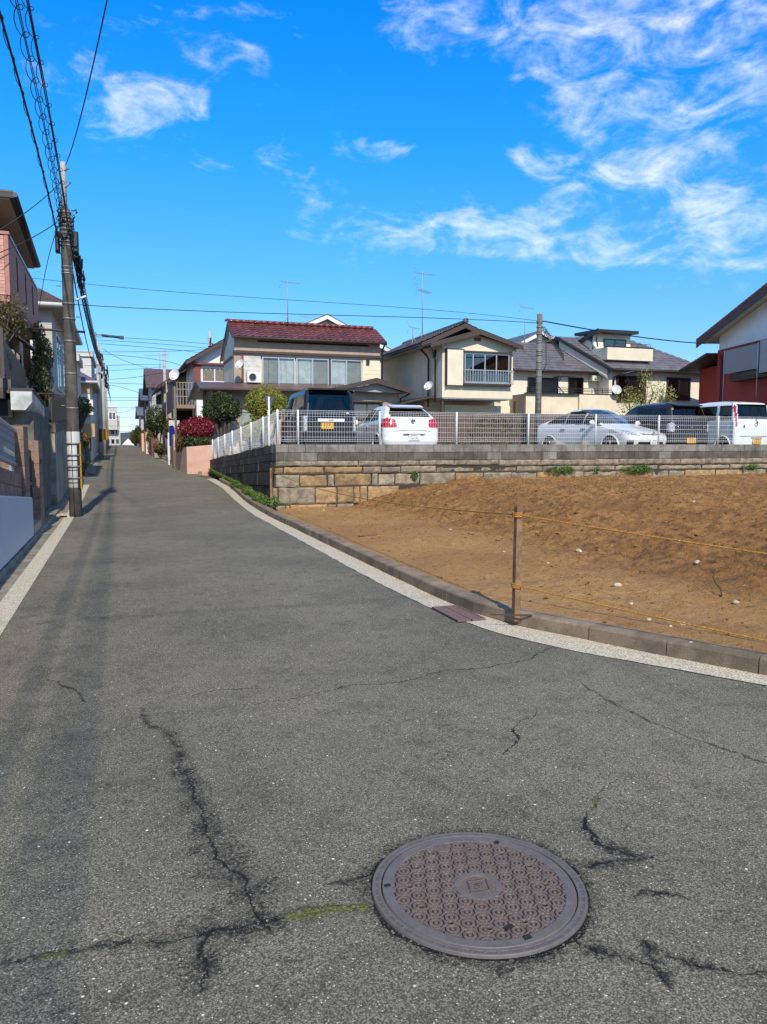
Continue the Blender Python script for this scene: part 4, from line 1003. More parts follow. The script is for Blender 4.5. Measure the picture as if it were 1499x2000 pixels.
# lower storey, wider, with sheet roof
bx('lower_wall', m_beigewall, h, 3.9, 9.6, 34.3, 34.99, G1, 3.95)
bx('lower_wall', m_beigewall, h, 3.9, 4.94, 35.0, 38.6, G1, 3.95)
m = MB(); m.slab([(3.25, 33.5, 3.86), (10.0, 33.5, 3.90), (10.0, 34.99, 4.28), (3.25, 34.99, 4.22)], (0, 0, .05)); m.build('lower_roof', m_brownmetal, h)
m = MB(); m.slab([(3.25, 39, 3.7), (4.94, 39, 3.7), (4.94, 35.0, 4.22), (3.25, 35.0, 4.22)], (0, 0, .05)); m.build('lower_roof', m_brownmetal, h)
m = MB(); m.slab([(3.22, 33.45, 3.72), (3.22, 34.99, 4.08), (3.22, 34.99, 4.28), (3.22, 33.45, 3.92)], (.04, 0, 0)); m.slab([(3.22, 39, 3.55), (3.22, 35, 4.08), (3.22, 35, 4.28), (3.22, 39, 3.76)], (.04, 0, 0)); m.build('bargeboard', m_browntrim, h)
m = MB(); m.tube([(3.25, 33.44, 3.84), (10.0, 33.44, 3.88)], .05, 6); m.build('gutter', m_browntrim, h)
fl = FY(34.3)
window(h, fl, 5.0, 6.3, 1.5, 3.0, 2, m_alu, cur=[m_curtain, m_curtain_d], t=.07)
window(h, fl, 7.2, 9.0, 1.5, 3.0, 2, m_alu, cur=[m_curtain_d], t=.07)
bx('tile_band', m_whitebrick, h, 3.91, 4.9, 0, .03, 1.2, 2.6, fr=fl)
# entrance wing with shallow gable, right
bx('entrance_wing', m_brownpanel, h, 9.75, 12.05, 33.0, 34.29, G1, 3.75)
m = MB(); m.slab([(9.76, 33.01, 3.75), (12.04, 33.01, 3.75), (10.75, 33.01, 4.13)], (0, 1.3, 0)); m.build('entrance_gable', m_brownpanel, h)
for (xa, za, xb, zb_) in [(8.9, 3.92, 10.75, 4.36), (12.45, 3.85, 10.752, 4.36)]:
    m = MB(); m.slab([(xa, 32.3, za), (xb, 32.3, zb_), (xb, 34.2, zb_), (xa, 34.2, za)], (0, 0, .06)); m.build('entrance_roof', m_brownmetal, h)
    m = MB(); m.slab([(xa, 32.28, za-.10), (xb, 32.28, zb_-.16), (xb, 32.28, zb_+.07), (xa, 32.28, za+.06)], (0, .018, 0)); m.build('bargeboard', m_browntrim, h)
m = MB(); m.slab([(9.2, 32.6, 3.86), (12.2, 32.6, 3.8), (10.75, 32.6, 4.2)], (0, .03, 0)); m.build('gable_board', m_soffit, h)
window(h, FY(33.0), 9.85, 11.15, 2.6, 3.35, 2, m_brownalu, gl=m_glass_dark, t=.06)
bx('door_hood', m_browntrim, h, 9.78, 11.25, 0, .25, 3.38, 3.44, fr=FY(33.0))
downpipe(h, [(12.4, 32.35, 3.85), (12.3, 32.8, 3.7), (12.1, 32.95, 3.6), (12.1, 32.95, 1.2)], m_browntrim, .04)
ac = thing('air_conditioner', 'white outdoor air conditioner unit on the lower roof of the tiled house', 'air conditioner', (5.75, 34.7, 4.22))
bx('casing', m_white, ac, 5.45, 6.05, 34.55, 34.85, 4.27, 4.72)
m = MB(); m.lathe((5.68, 34.53, 4.5), [(.17, 0), (.17, -.012), (.15, -.012), (.15, 0)], 24, 'y'); m.build('fan_ring', m_grey, ac)
m = MB(); m.lathe((5.68, 34.545, 4.5), [(.148, -.002), (.04, -.004), (0.001, -.004)], 24, 'y'); m.build('fan_grille', m_black, ac)
dish_ant('white satellite dish beside the air conditioner on the tiled house', (5.12, 34.2, 4.98), (-.75, -.65, .45), .21)
antenna('tall thin tv antenna rising from the ridge of the red brown roof', 7.6, 36.0, 7.15, 9.15)
# ------------------------------------------------------------------ cream house with box window
G2_ = 1.0
h = thing('house', 'cream stucco house with projecting upper storey, sliding window with railing and dark brown gable', 'house', (15, 34, G2_))
X0, X1, YF, YB = 13.3, 16.72, 31.0, 39.2
m = MB(); m.slab([(X0, YF, 3.55), (X1, YF, 3.55), (X1, YF, 5.86), (14.95, YF, 6.30), (X0, YF, 5.86)], (0, 2.1, 0)); m.build('upper_box', m_cream, h)
bx('wall', m_cream, h, X0+.02, X1+.5, 33.101, YB, G2_, 6.0)
bx('floor_edge', m_grey, h, X0+.02, X1-.02, YF+.02, 33.1, 3.50, 3.548)
# front lower gable
for sgn, (xa, za) in ((-1, (12.62, 5.74)), (1, (17.02, 5.78))):
    m = MB(); m.slab([(xa, 30.62, za), (14.93+.003*sgn, 30.62, 6.40), (14.93+.003*sgn, 32.6, 6.40), (xa, 32.6, za)], (0, 0, .07)); m.build('front_roof', m_browntrim, h)
    m = MB(); m.slab([(xa, 30.59, za-.11), (14.93, 30.59, 6.26), (14.93, 30.59, 6.49), (xa, 30.59, za+.08)], (0, .027, 0)); m.build('bargeboard', m_browntrim, h)
m = MB(); m.tube([(12.6, 30.57, 5.72), (12.6, 32.4, 5.72)], .05, 6); m.build('gutter', m_black, h)
# main roof behind with grey tiles, ridge along y
RX, RZ = 14.85, 6.88
for xa, za in ((12.72, 5.92), (17.4, 5.90)):
    m = MB(); m.slab([(xa, 32.0, za), (RX, 32.0, RZ), (RX, 40.0, RZ), (xa, 40.0, za)], (0, 0, .06)); m.build('main_roof', m_browntrim, h)
    s_ = Vector((RX-xa, 0, RZ-za)); tiled_slope(h, (xa, 40.0 if xa < RX else 32.0, za+.07), (0, -1 if xa < RX else 1, 0), s_, 8.0, s_.length, m_tile_grey, .3, .29, single=False)
    m = MB(); m.slab([(xa, 31.95, za-.14), (RX, 31.95, RZ-.16), (RX, 31.95, RZ+.06), (xa, 31.95, za+.06)], (0, .045, 0)); m.build('bargeboard', m_browntrim, h)
m = MB(); m.slab([(13.3, 33.09, 6.0), (16.9, 33.09, 6.0), (RX, 33.09, 6.78)], (0, .05, 0)); m.build('rear_gable', m_browntrim, h)
m = MB()
for k in range(26): m.tube([(RX, 31.95+k*.31, RZ+.13), (RX, 32.26+k*.31, RZ+.13)], [.10, .09], 8)
m.build('ridge_cap', m_tile_grey, h)
m = MB(); m.lathe((RX, 31.93, RZ+.17), [(.001, -.03), (.10, -.03), (.13, 0), (.13, .06)], 12, 'y'); m.build('ridge_end', m_tile_grey, h)
m = MB(); m.tube([(12.68, 32.1, 5.87), (12.68, 40.0, 5.87)], .05, 6); m.build('gutter', m_black, h)
m = MB(); m.slab([(12.75, 33.2, 5.86), (13.29, 33.2, 5.86), (13.29, 39.9, 5.86), (12.75, 39.9, 5.86)], (0, 0, .03)); m.build('soffit', m_soffit, h)
f = FY(YF)
window(h, f, 14.30, 16.50, 4.22, 5.50, 3, m_alu, gl=m_glass_dark, t=.055, proud=.10, mull=[14.72, 15.30, 15.86])
m = MB(f); m.box(14.20, 14.295, 0, .14, 4.12, 5.62); m.box(16.505, 16.58, 0, .14, 4.12, 5.62); m.box(14.20, 16.58, 0, .16, 5.505, 5.58); m.box(14.20, 16.58, 0, .16, 4.08, 4.16); m.build('window_surround', m_browntrim, h)
m = MB(f); m.box(14.22, 16.6, .30, .335, 4.72, 4.76); m.box(14.22, 16.6, .30, .335, 4.17, 4.20)
for xx in (14.22, 16.565): m.box(xx, xx+.035, .161, .30, 4.72, 4.755); m.box(xx, xx+.035, .161, .30, 4.17, 4.20)
rl = m.build('window_railing', m_alu, h)
for k in range(20): bx('baluster', m_alu, rl, 14.24+k*.122, 14.262+k*.122, .305, .33, 4.20, 4.72, fr=f)
bx('shutter_box', m_cream, h, 13.45, 14.19, 0, .22, 4.08, 5.60, fr=f)
m = MB(f); m.box(13.41, 13.448, 0, .23, 4.05, 5.63); m.box(13.41, 14.2, 0, .24, 5.602, 5.64); m.build('shutter_box_edge', m_browntrim, h)
bx('gable_vent', m_redbrown, h, 14.80, 15.12, 0, .02, 6.02, 6.16, fr=f)
bx('wall_vent', m_dark, h, 31.7, 31.95, 0, .06, 5.35, 5.65, fr=FXm(X0))
m = MB(); 
for k in range(24): m.box(13.7+k*.12, 13.74+k*.12, YF+.05, YF+.3, 3.47, 3.499)
m.build('underside_battens', m_grey, h)
downpipe(h, [(12.66, 32.2, 5.8), (13.1, 32.35, 5.5), (13.22, 32.4, 5.35), (13.22, 32.4, 3.2)], m_browntrim, .045)
downpipe(h, [(12.6, 30.5, 5.66), (12.9, 31.0, 5.35), (13.22, 31.6, 5.2), (13.22, 31.6, 3.4)], m_browntrim, .04)
m = MB(); m.slab([(11.6, 31.6, 3.25), (13.28, 31.6, 3.62), (13.28, 36, 3.62), (11.6, 36, 3.25)], (0, 0, .06)); m.build('porch_roof', m_browntrim, h)
bx('low_wall', m_creamlap, h, 14.0, 17.3, 32.3, 32.5, G2_, 3.30)
m = MB(); m.box(13.32, 13.42, 31.1, 31.2, G2_, 3.49); m.box(17.0, 17.08, 31.3, 31.4, G2_, 3.49); m.build('post', m_brownalu, h)
dish_ant('white satellite dish on a pipe at the side of the cream house', (12.95, 31.6, 4.05), (-.75, -.6, .4), .20)
antenna('tall tv mast with two aerials left of the cream house gable', 13.4, 33.6, 6.4, 9.45, two=.85)
antenna('short bent aerial standing behind the porch roof of the cream house', 12.7, 33.0, 6.0, 6.9, L=.5)
# ------------------------------------------------------------------ grey roofed house, two wings
G3 = 1.0
h = thing('house', 'wide cream house with grey violet shingle roofs, roof dormer and black railed balcony', 'house', (24, 36, G3))
bx('left_wing_wall', m_cream2, h, 18.2, 23.9, 35.0, 40, G3, 5.25)
bx('right_wing_wall', m_cream2, h, 24.0, 29.6, 34.0, 40, G3, 5.30)
f = FY(35.0)
def slope(root, pts, mat=m_slate, deck=m_browntrim):
    """pts: eave-left, eave-right, top-right, top-left"""
    p = [Vector(q) for q in pts]; m = MB(); m.slab([tuple(q) for q in p], (0, 0, -.06)); m.build('roof_deck', deck, root)
    u = (p[1]-p[0]); s = (p[3]-p[0]); n = u.cross(s).normalized(); un = u.normalized(); sp = s-un*s.dot(un)
    courses(root, p[0]+n*.01, u, sp, u.length, sp.length, mat, .3, Wtop=(p[2]-p[3]).length, shift=s.dot(un))
slope(h, [(17.6, 34.6, 5.27), (24.05, 34.6, 5.27), (23.3, 37.4, 7.0), (17.6, 37.4, 7.0)])
m = MB(); m.tube([(17.6, 34.55, 5.22), (24.0, 34.55, 5.22)], .06, 6); m.build('gutter', m_black, h)
slope(h, [(23.75, 33.6, 5.37), (30.4, 33.6, 5.37), (27.3, 37.0, 7.35), (22.6, 37.0, 7.35)])
m = MB(); m.slab([(22.6, 37.0, 7.3), (27.3, 37.0, 7.3), (30.2, 41, 5.3), (19.5, 41, 5.3)], (0, 0, .05)); m.build('rear_roof', m_slate, h)
m = MB(); m.slab([(30.4, 33.6, 5.37), (30.4, 41, 5.3), (27.3, 37.0, 7.35)], (0, 0, -.05)); m.build('hip_roof', m_slate, h)
m = MB(); m.tube([(23.75, 33.55, 5.31), (30.4, 33.55, 5.31)], .06, 6); m.build('gutter', m_black, h)
# verge between the wings: cream gable under a black bargeboard
vA, vB = Vector((23.72, 33.55, 5.35)), Vector((22.55, 37.0, 7.38))
m = MB(); m.slab([tuple(vA), tuple(vB), tuple(vB+Vector((0, 0, -.16))), tuple(vA+Vector((0, 0, -.16)))], (-.05, 0, 0)); m.build('bargeboard', m_black, h)
m = MB(); m.slab([(23.75, 34.0, 4.9), (23.75, 34.0, 5.62), (22.75, 37.0, 7.2), (22.75, 37.0, 6.6)], (.10, 0, 0)); m.build('gable_wall', m_cream2, h)
m = MB(); m.box(23.901, 23.999, 34.02, 34.98, G3, 5.2); m.build('return_wall', m_cream2, h)
# dormer
dx0, dx1 = 23.75, 26.55
m = MB(); m.slab([(dx0, 35.0, 5.95), (dx0, 35.0, 6.55), (dx0, 36.2, 7.35), (dx0, 38, 7.35), (dx0, 38, 6.0)], (2.3, 0, 0)); m.build('dormer_wall', m_cream2, h)
m = MB(); m.slab([(dx0-.05, 34.75, 7.34), (26.2, 34.75, 7.34), (26.2, 37.0, 7.42), (dx0-.05, 37.0, 7.42)], (0, 0, .16)); m.slab([(dx0-.055, 34.75, 7.34), (dx0-.75, 34.75, 6.75), (dx0-.75, 36.8, 6.8), (dx0-.055, 37.0, 7.42)], (0, 0, .13)) if False else None; m.build('dormer_roof', m_black, h)
m = MB(); m.slab([(dx0-.06, 34.72, 7.30), (dx0-.06, 34.72, 7.52), (dx0-.06, 37.3, 6.95), (dx0-.06, 37.3, 6.75)], (-.08, 0, 0)); m.build('dormer_verge', m_black, h)
m = MB(); m.slab([(dx0, 35.25, 6.5), (dx0+2.3, 35.25, 6.5), (dx0+2.3, 35.25, 7.35), (dx0, 35.25, 7.35)], (0, .1, 0)); m.build('dormer_front', m_cream2, h)
window(h, FY(35.25), 24.35, 25.75, 6.5, 7.08, 2, m_blackalu, gl=m_glass_dark, t=.05)
bx('dormer_balcony', m_cream, h, dx0, dx1, 34.0, 34.3, 5.86, 6.50); bx('dormer_balcony', m_cream, h, dx0, dx0+.1, 34.301, 34.99, 5.9, 6.5); bx('dormer_balcony', m_cream, h, dx1-.1, dx1, 34.301, 35.9, 5.9, 6.5)
bx('balcony_cap', m_black, h, dx0-.02, dx1+.02, 33.97, 34.33, 6.503, 6.54)
m = MB(); m.tube([(24.2, 34.15, 6.72), (26.5, 34.15, 6.72)], .015, 5); 
for xx in (24.2, 24.9, 25.7, 26.5): m.tube([(xx, 34.15, 6.54), (xx, 34.15, 6.72)], .012, 5)
m.build('dormer_rail', m_black, h)
downpipe(h, [(23.6, 34.7, 7.2), (23.7, 34.9, 6.95), (24.0, 35.2, 6.6)], m_black, .035)
# windows
window(h, f, 19.72, 21.5, 3.6, 4.92, 2, m_blackalu, gl=m_glass_dark, cur=[None, m_curtain_d], t=.07, mull=[20.35])
window(h, f, 22.1, 23.0, 3.6, 4.98, 2, m_blackalu, gl=m_glass_dark, cur=[m_curtain_d, None], t=.07)
f2 = FY(34.0)
window(h, f2, 24.3, 26.1, 3.75, 5.06, 2, m_blackalu, gl=m_glass_dark, cur=[None, m_curtain_d], t=.08, proud=.12, mull=[24.95])
window(h, f2, 27.45, 28.95, 3.85, 5.05, 2, m_blackalu, gl=m_glass_dark, cur=[None, m_curtain_d], t=.08, proud=.10)
# balcony in front of left wing
bx('balcony_wall', m_cream, h, 18.7, 21.6, 33.3, 33.45, 2.6, 3.99); bx('balcony_wall', m_cream, h, 21.601, 23.75, 33.15, 33.3, 2.6, 3.99); bx('balcony_floor', m_cream, h, 18.72, 23.7, 33.451, 34.99, 2.62, 2.8)
bx('balcony_side', m_beigewall, h, 18.7, 18.82, 33.46, 34.98, 2.81, 3.98)
bx('lower_wall', m_cream, h, 18.75, 23.8, 33.9, 34.98, G3, 2.6)
m = MB(); m.box(18.68, 23.77, 33.13, 33.47, 3.993, 4.03); m.build('balcony_cap', m_black, h)
m = MB()
for zq in (4.12, 4.2, 4.28): m.tube([(18.75, 33.35, zq), (19.2, 33.28, zq+.01), (23.7, 33.22, zq+.01)], .016, 5)
for k in range(9): xx = 18.75+k*.61; m.tube([(xx, 33.3, 4.03), (xx, 33.3, 4.29)], .016, 5)
m.build('balcony_rail', m_black, h)
downpipe(h, [(24.9, 33.3, 5.22), (24.35, 33.7, 5.1), (24.12, 33.93, 4.95), (24.12, 33.93, 1.5)], m_black, .05)
ac = thing('air_conditioner', 'cream air conditioner hung under the eave between the two roof wings', 'air conditioner', (23.55, 34.7, 4.9)); bx('casing', m_cream, ac, 23.3, 23.8, 34.6, 34.9, 4.82, 5.08)
m = MB(); m.lathe((23.52, 34.58, 4.95), [(.10, 0), (.10, -.01), (.001, -.012)], 16, 'y'); m.build('fan_grille', m_grey, ac)
dish_ant('white satellite dish on the balcony of the grey roofed house', (23.6, 33.0, 4.22), (-.25, -.9, .35), .24)
m = thing('clothes_pole', 'black clothes drying arms outside the balcony window', 'drying rack', (21.5, 34.4, 4.8)); bar('arm', m_black, m, [(21.2, 34.9, 4.95), (21.9, 33.9, 4.99)], .03); bar('arm', m_black, m, [(21.3, 34.5, 4.75), (21.35, 34.5, 4.97)], .025)
antenna('thin tv antenna behind the left wing of the grey roofed house', 21.2, 38.0, 6.6, 9.1, L=.8)
# house peaks behind
def gable_behind(lab, ax, az_, xl, zl, xr, zr2, Y, wall_m, roof_m, depth=7, G=1.2):
    h = thing('house', lab, 'house', (ax, Y+2, G))
    m = MB(); m.slab([(xl+.6, Y+.4, G), (xr-.6, Y+.4, G), (xr-.6, Y+.4, zr2+.25), (ax, Y+.4, az_-.18), (xl+.6, Y+.4, zl+.25)], (0, depth, 0)); m.build('wall', wall_m, h)
    for (xa, za) in ((xl, zl), (xr, zr2)):
        m = MB(); m.slab([(xa, Y, za), (ax, Y, az_), (ax, Y+depth+.5, az_), (xa, Y+depth+.5, za)], (0, 0, .08)); m.build('roof', roof_m, h)
        m = MB(); m.slab([(xa, Y-.03, za-.22), (ax, Y-.03, az_-.24), (ax, Y-.03, az_+.0), (xa, Y-.03, za)], (0, .028, 0)); m.build('bargeboard', m_white, h)
    return h
gable_behind('white gabled house peak rising behind the red brown tiled roof', 12.15, 9.35, 9.6, 8.2, 16.9, 7.1, 46, m_whitebrick, m_tile_grey)
gable_behind('small grey gabled roof peeping over the grey roofed house', 27.0, 9.1, 24.6, 7.9, 29.6, 7.8, 46, m_greyside, m_tile_grey)
antenna('faint bent aerial on the roof behind the red brown roof', 11.0, 46.5, 8.2, 9.35, L=1.1)
# ------------------------------------------------------------------ dark red house on the right
G4 = 1.0
h = thing('house', 'dark red house with white gable and grey window blind at the right edge', 'house', (27.2, 30, G4))
RO = Vector((27.2, 30.0, 0)); RD = Vector((-.26, -.966, 0)).normalized(); RN = Vector((-.966, .26, 0)).normalized()
f = Fr(RO, RD, RN)                                   # a runs towards the camera, b out to the left
bx('wall', m_red, h, 0, 10, -8, 0, G4, 5.94, fr=f); m_gable = surf('white_gable_render', (.82, .82, .80), .9, (.76, .76, .74), 1.5)
AP, ZA = 7.6, 8.62; ZE = 6.52; KS = (ZA-ZE)/(AP+.95)
m = MB(f); m.slab([(.003, -.003, 5.942), (9.99, -.003, 5.942), (9.99, -.003, ZA-KS*(9.99-AP)-.12), (AP, -.003, ZA-.12), (.003, -.003, ZE+KS*.95-.12)], (0, 0, 0)) if False else None
A_ = [(.003, 5.942), (9.99, 5.942), (9.99, ZA-KS*(9.99-AP)-.12), (AP, ZA-.12), (.003, ZE+KS*.95-.12)]
m = MB(); m.slab([tuple(f(a_, -.003, z_)) for a_, z_ in A_], tuple(-RN*7.9)); m.build('gable_wall', m_gable, h)
bx('red_band', m_red, h, -.02, 10, -.001, .05, 5.72, 5.99, fr=f)
m_dred = surf('dark_red_tile', (.20, .035, .03), .4, objr=.2); m_redtrim = surf('reddish_brown_trim', (.085, .032, .030), .6)
OV = .62
for a0, z0_, sgn in ((-.95, ZE, 1), (2*AP+.95, ZE, -1)):
    m = MB(); m.slab([tuple(f(a0, OV, z0_)), tuple(f(AP, OV, ZA)), tuple(f(AP, -8.6, ZA)), tuple(f(a0, -8.6, z0_))], (0, 0, -.07)); m.build('roof_deck', m_soffit_w, h)
    sV = f(AP, 0, ZA)-f(a0, 0, z0_)
    tiled_slope(h, f(a0, OV-.05 if sgn < 0 else -8.6, z0_+.005), RN*(-1 if sgn < 0 else 1), sV, 9.15, sV.length, m_dred, .3, .29, single=False)
    m = MB(); m.slab([tuple(f(a0-.05*sgn, OV+.001, z0_-.30)), tuple(f(AP, OV+.001, ZA-.33)), tuple(f(AP, OV+.001, ZA-.0)), tuple(f(a0-.05*sgn, OV+.001, z0_+.03))], tuple(RN*.04)); m.build('bargeboard', m_redtrim, h)
    m = MB(); L4 = int(sV.length/.27)
    for k in range(L4): m.tube([f(a0, OV-.02, z0_+.07)+sV*(k/L4), f(a0, OV-.02, z0_+.07)+sV*((k+1)/L4)], [.10, .08], 7)
    m.build('verge_tiles', m_dred, h)
    m = MB(); m.tube([f(a0-.06*sgn, OV, z0_-.03), f(a0-.06*sgn, -8.6, z0_-.03)], .06, 6); m.build('gutter', m_browntrim, h)
bx('gable_vent', m_black, h, 4.3, 5.4, 0, .03, 6.72, 6.95, fr=f)
wn = window(h, f, 2.1, 5.1, 4.55, 5.4, 2, m_brownalu, gl=m_glass_dark, t=.06, proud=.30)
bx('window_box', m_browntrim, h, 2.0, 5.3, 0, .50, 4.34, 4.47, fr=f); bx('sill_grille', m_blackalu, h, 2.05, 4.9, .501, .53, 4.44, 4.68, fr=f)
bx('blind', surf('grey_blind', (.34, .325, .31), .8, wave=(2, .12, .6)), h, 1.74, 4.55, .60, .62, 4.70, 5.74, fr=f)
bx('blind', surf('pale_grey_blind', (.44, .42, .40), .8), h, 4.60, 5.4, .58, .60, 4.5, 5.84, fr=f)
for xx, z0_ in ((1.78, 3.3), (4.57, 3.5)): m = MB(f); m.tube([(xx, .66, z0_), (xx, .66, 5.76)], .013, 5); m.build('blind_cord', m_white, h)
bx('corner_pilaster', m_red, h, -.03, .3, .001, .05, G4, 5.71, fr=f)
m = MB(f); m.tube([(.42, .03, 1.2), (.42, .03, 5.6)], .03, 6); m.build('downpipe', m_redbrown, h)
# low far wing with its own eave
bx('side_wing', m_red, h, -2.6, -.04, -5, -.35, G4, 5.35, fr=f)
m = MB(); m.slab([tuple(f(-2.9, .55, 5.25)), tuple(f(-.05, .55, 5.80)), tuple(f(-.05, -5, 5.80)), tuple(f(-2.9, -5, 5.25))], (0, 0, .07)); m.build('side_wing_roof', m_browntrim, h)
m = MB(); m.slab([tuple(f(-2.95, .56, 5.22)), tuple(f(-.05, .56, 5.76)), tuple(f(-.05, .56, 5.88)), tuple(f(-2.95, .56, 5.34))], tuple(RN*.03)); m.build('bargeboard', m_browntrim, h)
bx('meter_light', m_white, h, -.5, -.3, -.349, -.2, 5.0, 5.2, fr=f)
# dark little building seen between
h = thing('outbuilding', 'narrow dark grey outbuilding in the gap beside the red house', 'building', (31, 38, 1)); bx('wall', m_greyside, h, 30.6, 33.5, 38.0, 39, 1, 4.7)
m = MB(); m.slab([(30.3, 37.5, 4.6), (33.8, 37.5, 4.6), (33.8, 39.5, 5.4), (30.3, 39.5, 5.4)], (0, 0, .05)); m.build('roof', m_slate, h)
# ------------------------------------------------------------------ hedge-topped dark wall behind the car park
h = thing('boundary_fence', 'dark brown board fence behind the car park with leaves over it', 'fence', (13, 26.2, 1.1))
for k in range(46): x_ = 10.6+k*.27; bx('board', m_brownwall, h, x_+.005, x_+.262, 26.2, 26.23, 1.05, 2.68)
bx('rail', m_browntrim, h, 10.55, 23.1, 26.231, 26.28, 2.2, 2.28); bx('rail', m_browntrim, h, 10.55, 23.1, 26.231, 26.28, 1.3, 1.38)
# ------------------------------------------------------------------ far houses up the street
def gable_house(lab, x0, x1, y0, y1, G, ze, za, ridge, wm, rm, ov=.45, front=(), side=(), sidex=None, apx=None, tiles=False, trim=m_browntrim, cat='house', name='house', face=-1):
    h = thing(name, lab, cat, ((x0+x1)/2, (y0+y1)/2, G)); bx('wall', wm, h, x0, x1, y0, y1, G-.3, ze)
    if ridge == 'y':
        ax = apx or (x0+x1)/2; k = (za-ze)/(ax-x0)
        m = MB(); m.slab([(x0+.003, y0+.003, ze+.002), (x1-.003, y0+.003, ze+.002), (ax, y0+.003, za-.05)], (0, y1-y0-.006, 0)); m.build('gable_wall', wm, h)
        for xa, s in ((x0-ov, -1), (x1+ov, 1)):
            zb = ze-ov*(za-ze)/abs(ax-(x0 if s < 0 else x1))
            m = MB(); m.slab([(xa, y0-ov, zb), (ax, y0-ov, za), (ax, y1+ov, za), (xa, y1+ov, zb)], (0, 0, .07)); m.build('roof', rm, h)
            m = MB(); m.slab([(xa, y0-ov-.02, zb-.13), (ax, y0-ov-.02, za-.14), (ax, y0-ov-.02, za+.09), (xa, y0-ov-.02, zb+.08)], (0, .018, 0)); m.build('bargeboard', trim, h)
            if tiles:
                s_ = Vector((ax-xa, 0, za-zb)); tiled_slope(h, (xa, y1+ov if s < 0 else y0-ov, zb+.075), (0, -1 if s < 0 else 1, 0), s_, y1-y0+2*ov, s_.length, rm, .32, .3, single=False)
            m = MB(); m.tube([(xa, y0-ov, zb), (xa, y1+ov, zb)], .055, 5); m.build('gutter', trim, h)
    elif ridge == 'x':
        ay = (y0+y1)/2
        m = MB(); m.slab([(x0+.003, y0+.003, ze+.002), (x0+.003, y1-.003, ze+.002), (x0+.003, ay, za-.05)], (x1-x0-.006, 0, 0)); m.build('gable_wall', wm, h)
        for ya, s in ((y0-ov, -1), (y1+ov, 1)):
            zb = ze-ov*(za-ze)/(ay-y0)
            m = MB(); m.slab([(x0-ov, ya, zb), (x1+ov, ya, zb), (x1+ov, ay, za), (x0-ov, ay, za)], (0, 0, .07)); m.build('roof', rm, h)
            if tiles:
                s_ = Vector((0, ay-ya, za-zb)); tiled_slope(h, (x0-ov, ya, zb+.075), (1, 0, 0), s_, x1-x0+2*ov, s_.length, rm, .32, .3, single=False)
            for xx in (x0-ov-.02, x1+ov): m = MB(); m.slab([(xx, ya, zb-.13), (xx, ay, za-.14), (xx, ay, za+.09), (xx, ya, zb+.08)], (.02, 0, 0)); m.build('bargeboard', trim, h)
            m = MB(); m.tube([(x0-ov, ya, zb), (x1+ov, ya, zb)], .055, 5); m.build('gutter', trim, h)
    elif ridge == 'hip':
        ax = (x0+x1)/2; ay = (y0+y1)/2; r_ = max(0, (y1-y0)/2-(x1-x0)/2+.1)
        A = [(x0-ov, y0-ov, ze-.1), (x1+ov, y0-ov, ze-.1), (x1+ov, y1+ov, ze-.1), (x0-ov, y1+ov, ze-.1)]; T1, T2 = (ax, ay-r_, za), (ax, ay+r_, za)
        for nm, q in (('roof', [A[0], A[1], T1]), ('roof', [A[1], A[2], T2, T1]), ('roof', [A[2], A[3], T2]), ('roof', [A[3], A[0], T1, T2])): m = MB(); m.slab(q, (0, 0, .08)); m.build(nm, rm, h)
        m = MB(); m.box(x0-ov+.02, x1+ov-.02, y0-ov+.02, y1+ov-.02, ze-.16, ze-.102); m.build('soffit', m_soffit, h)
        m = MB(); m.tube([A[0], A[1], A[2], A[3], A[0]], .07, 5); m.build('gutter', trim, h)
    elif ridge == 'flat':
        m = MB(); m.box(x0-.12, x1+.12, y0-.12, y1+.12, ze, ze+.35); m.build('parapet', wm, h)
    for (a0, a1, z0, z1, n_, *r_) in front: window(h, FY(y0), a0, a1, z0, z1, n_, r_[0] if r_ else m_alu, gl=m_glass if len(r_) > 1 else m_glass_dark, cur=[r_[1]] if len(r_) > 1 else None, t=.07)
    if side:
        fr = FXm(x0) if face < 0 else FXp(x1)
        for (a0, a1, z0, z1, n_) in side: window(h, fr, a0, a1, z0, z1, n_, m_alu, gl=m_glass_dark, t=.07)
    return h
# house right behind the tiled house: white gable, red brown balcony side
h = gable_house('grey white gabled house with red brown side panel behind the red tiled house', 4.15, 9.4, 44.5, 51, .7, 6.35, 8.3, 'y', m_offwhite, m_tile_brown, .55, front=[(4.45, 5.9, 5.0, 5.85, 2, m_white, m_shutter)], tiles=True, apx=7.4)
bx('side_panel', m_redbrown, h, 4.0, 4.40, 44.35, 44.49, 4.5, 5.95); bx('balcony_screen', m_brownpanel, h, 4.42, 5.95, 44.35, 44.48, 4.4, 4.98)
bx('corner_post', m_black, h, 5.95, 6.12, 44.3, 44.5, 4.4, 6.0)
bx('window_hood', m_redbrown, h, 3.95, 6.3, 44.2, 44.49, 5.96, 6.06)
# balcony house with latticed balcony
bh = gable_house('narrow brown tiled house with wide eaves and plant covered balcony on posts', 3.75, 8.0, 52, 58, .8, 5.9, 7.2, 'y', m_beigewall, m_tile_brown, .7, front=[(3.95, 4.6, 3.2, 5.4, 1)], side=[(52.5, 54, 3.2, 5.2, 2)], tiles=True, apx=6.2)
bx('pier', m_beigewall, bh, 2.95, 3.25, 52.2, 52.6, .5, 5.6)
m = MB(); m.box(2.95, 4.1, 44.9, 48, 3.55, 3.75); m.build('balcony_floor', surf('balcony_edge', (.25, .17, .12), .8), bh)
m = MB(); m.box(2.90, 2.94, 45, 51, 3.4, 4.75); m.build('balcony_side_boards', m_brownwall, bh)
m = MB()
for k in range(8): m.box(2.97+k*.16, 3.0+k*.16, 44.95, 44.98, 3.75, 5.0)
for zq in (4.2, 4.6, 4.98): m.box(2.95, 4.12, 44.94, 44.985, zq, zq+.03)
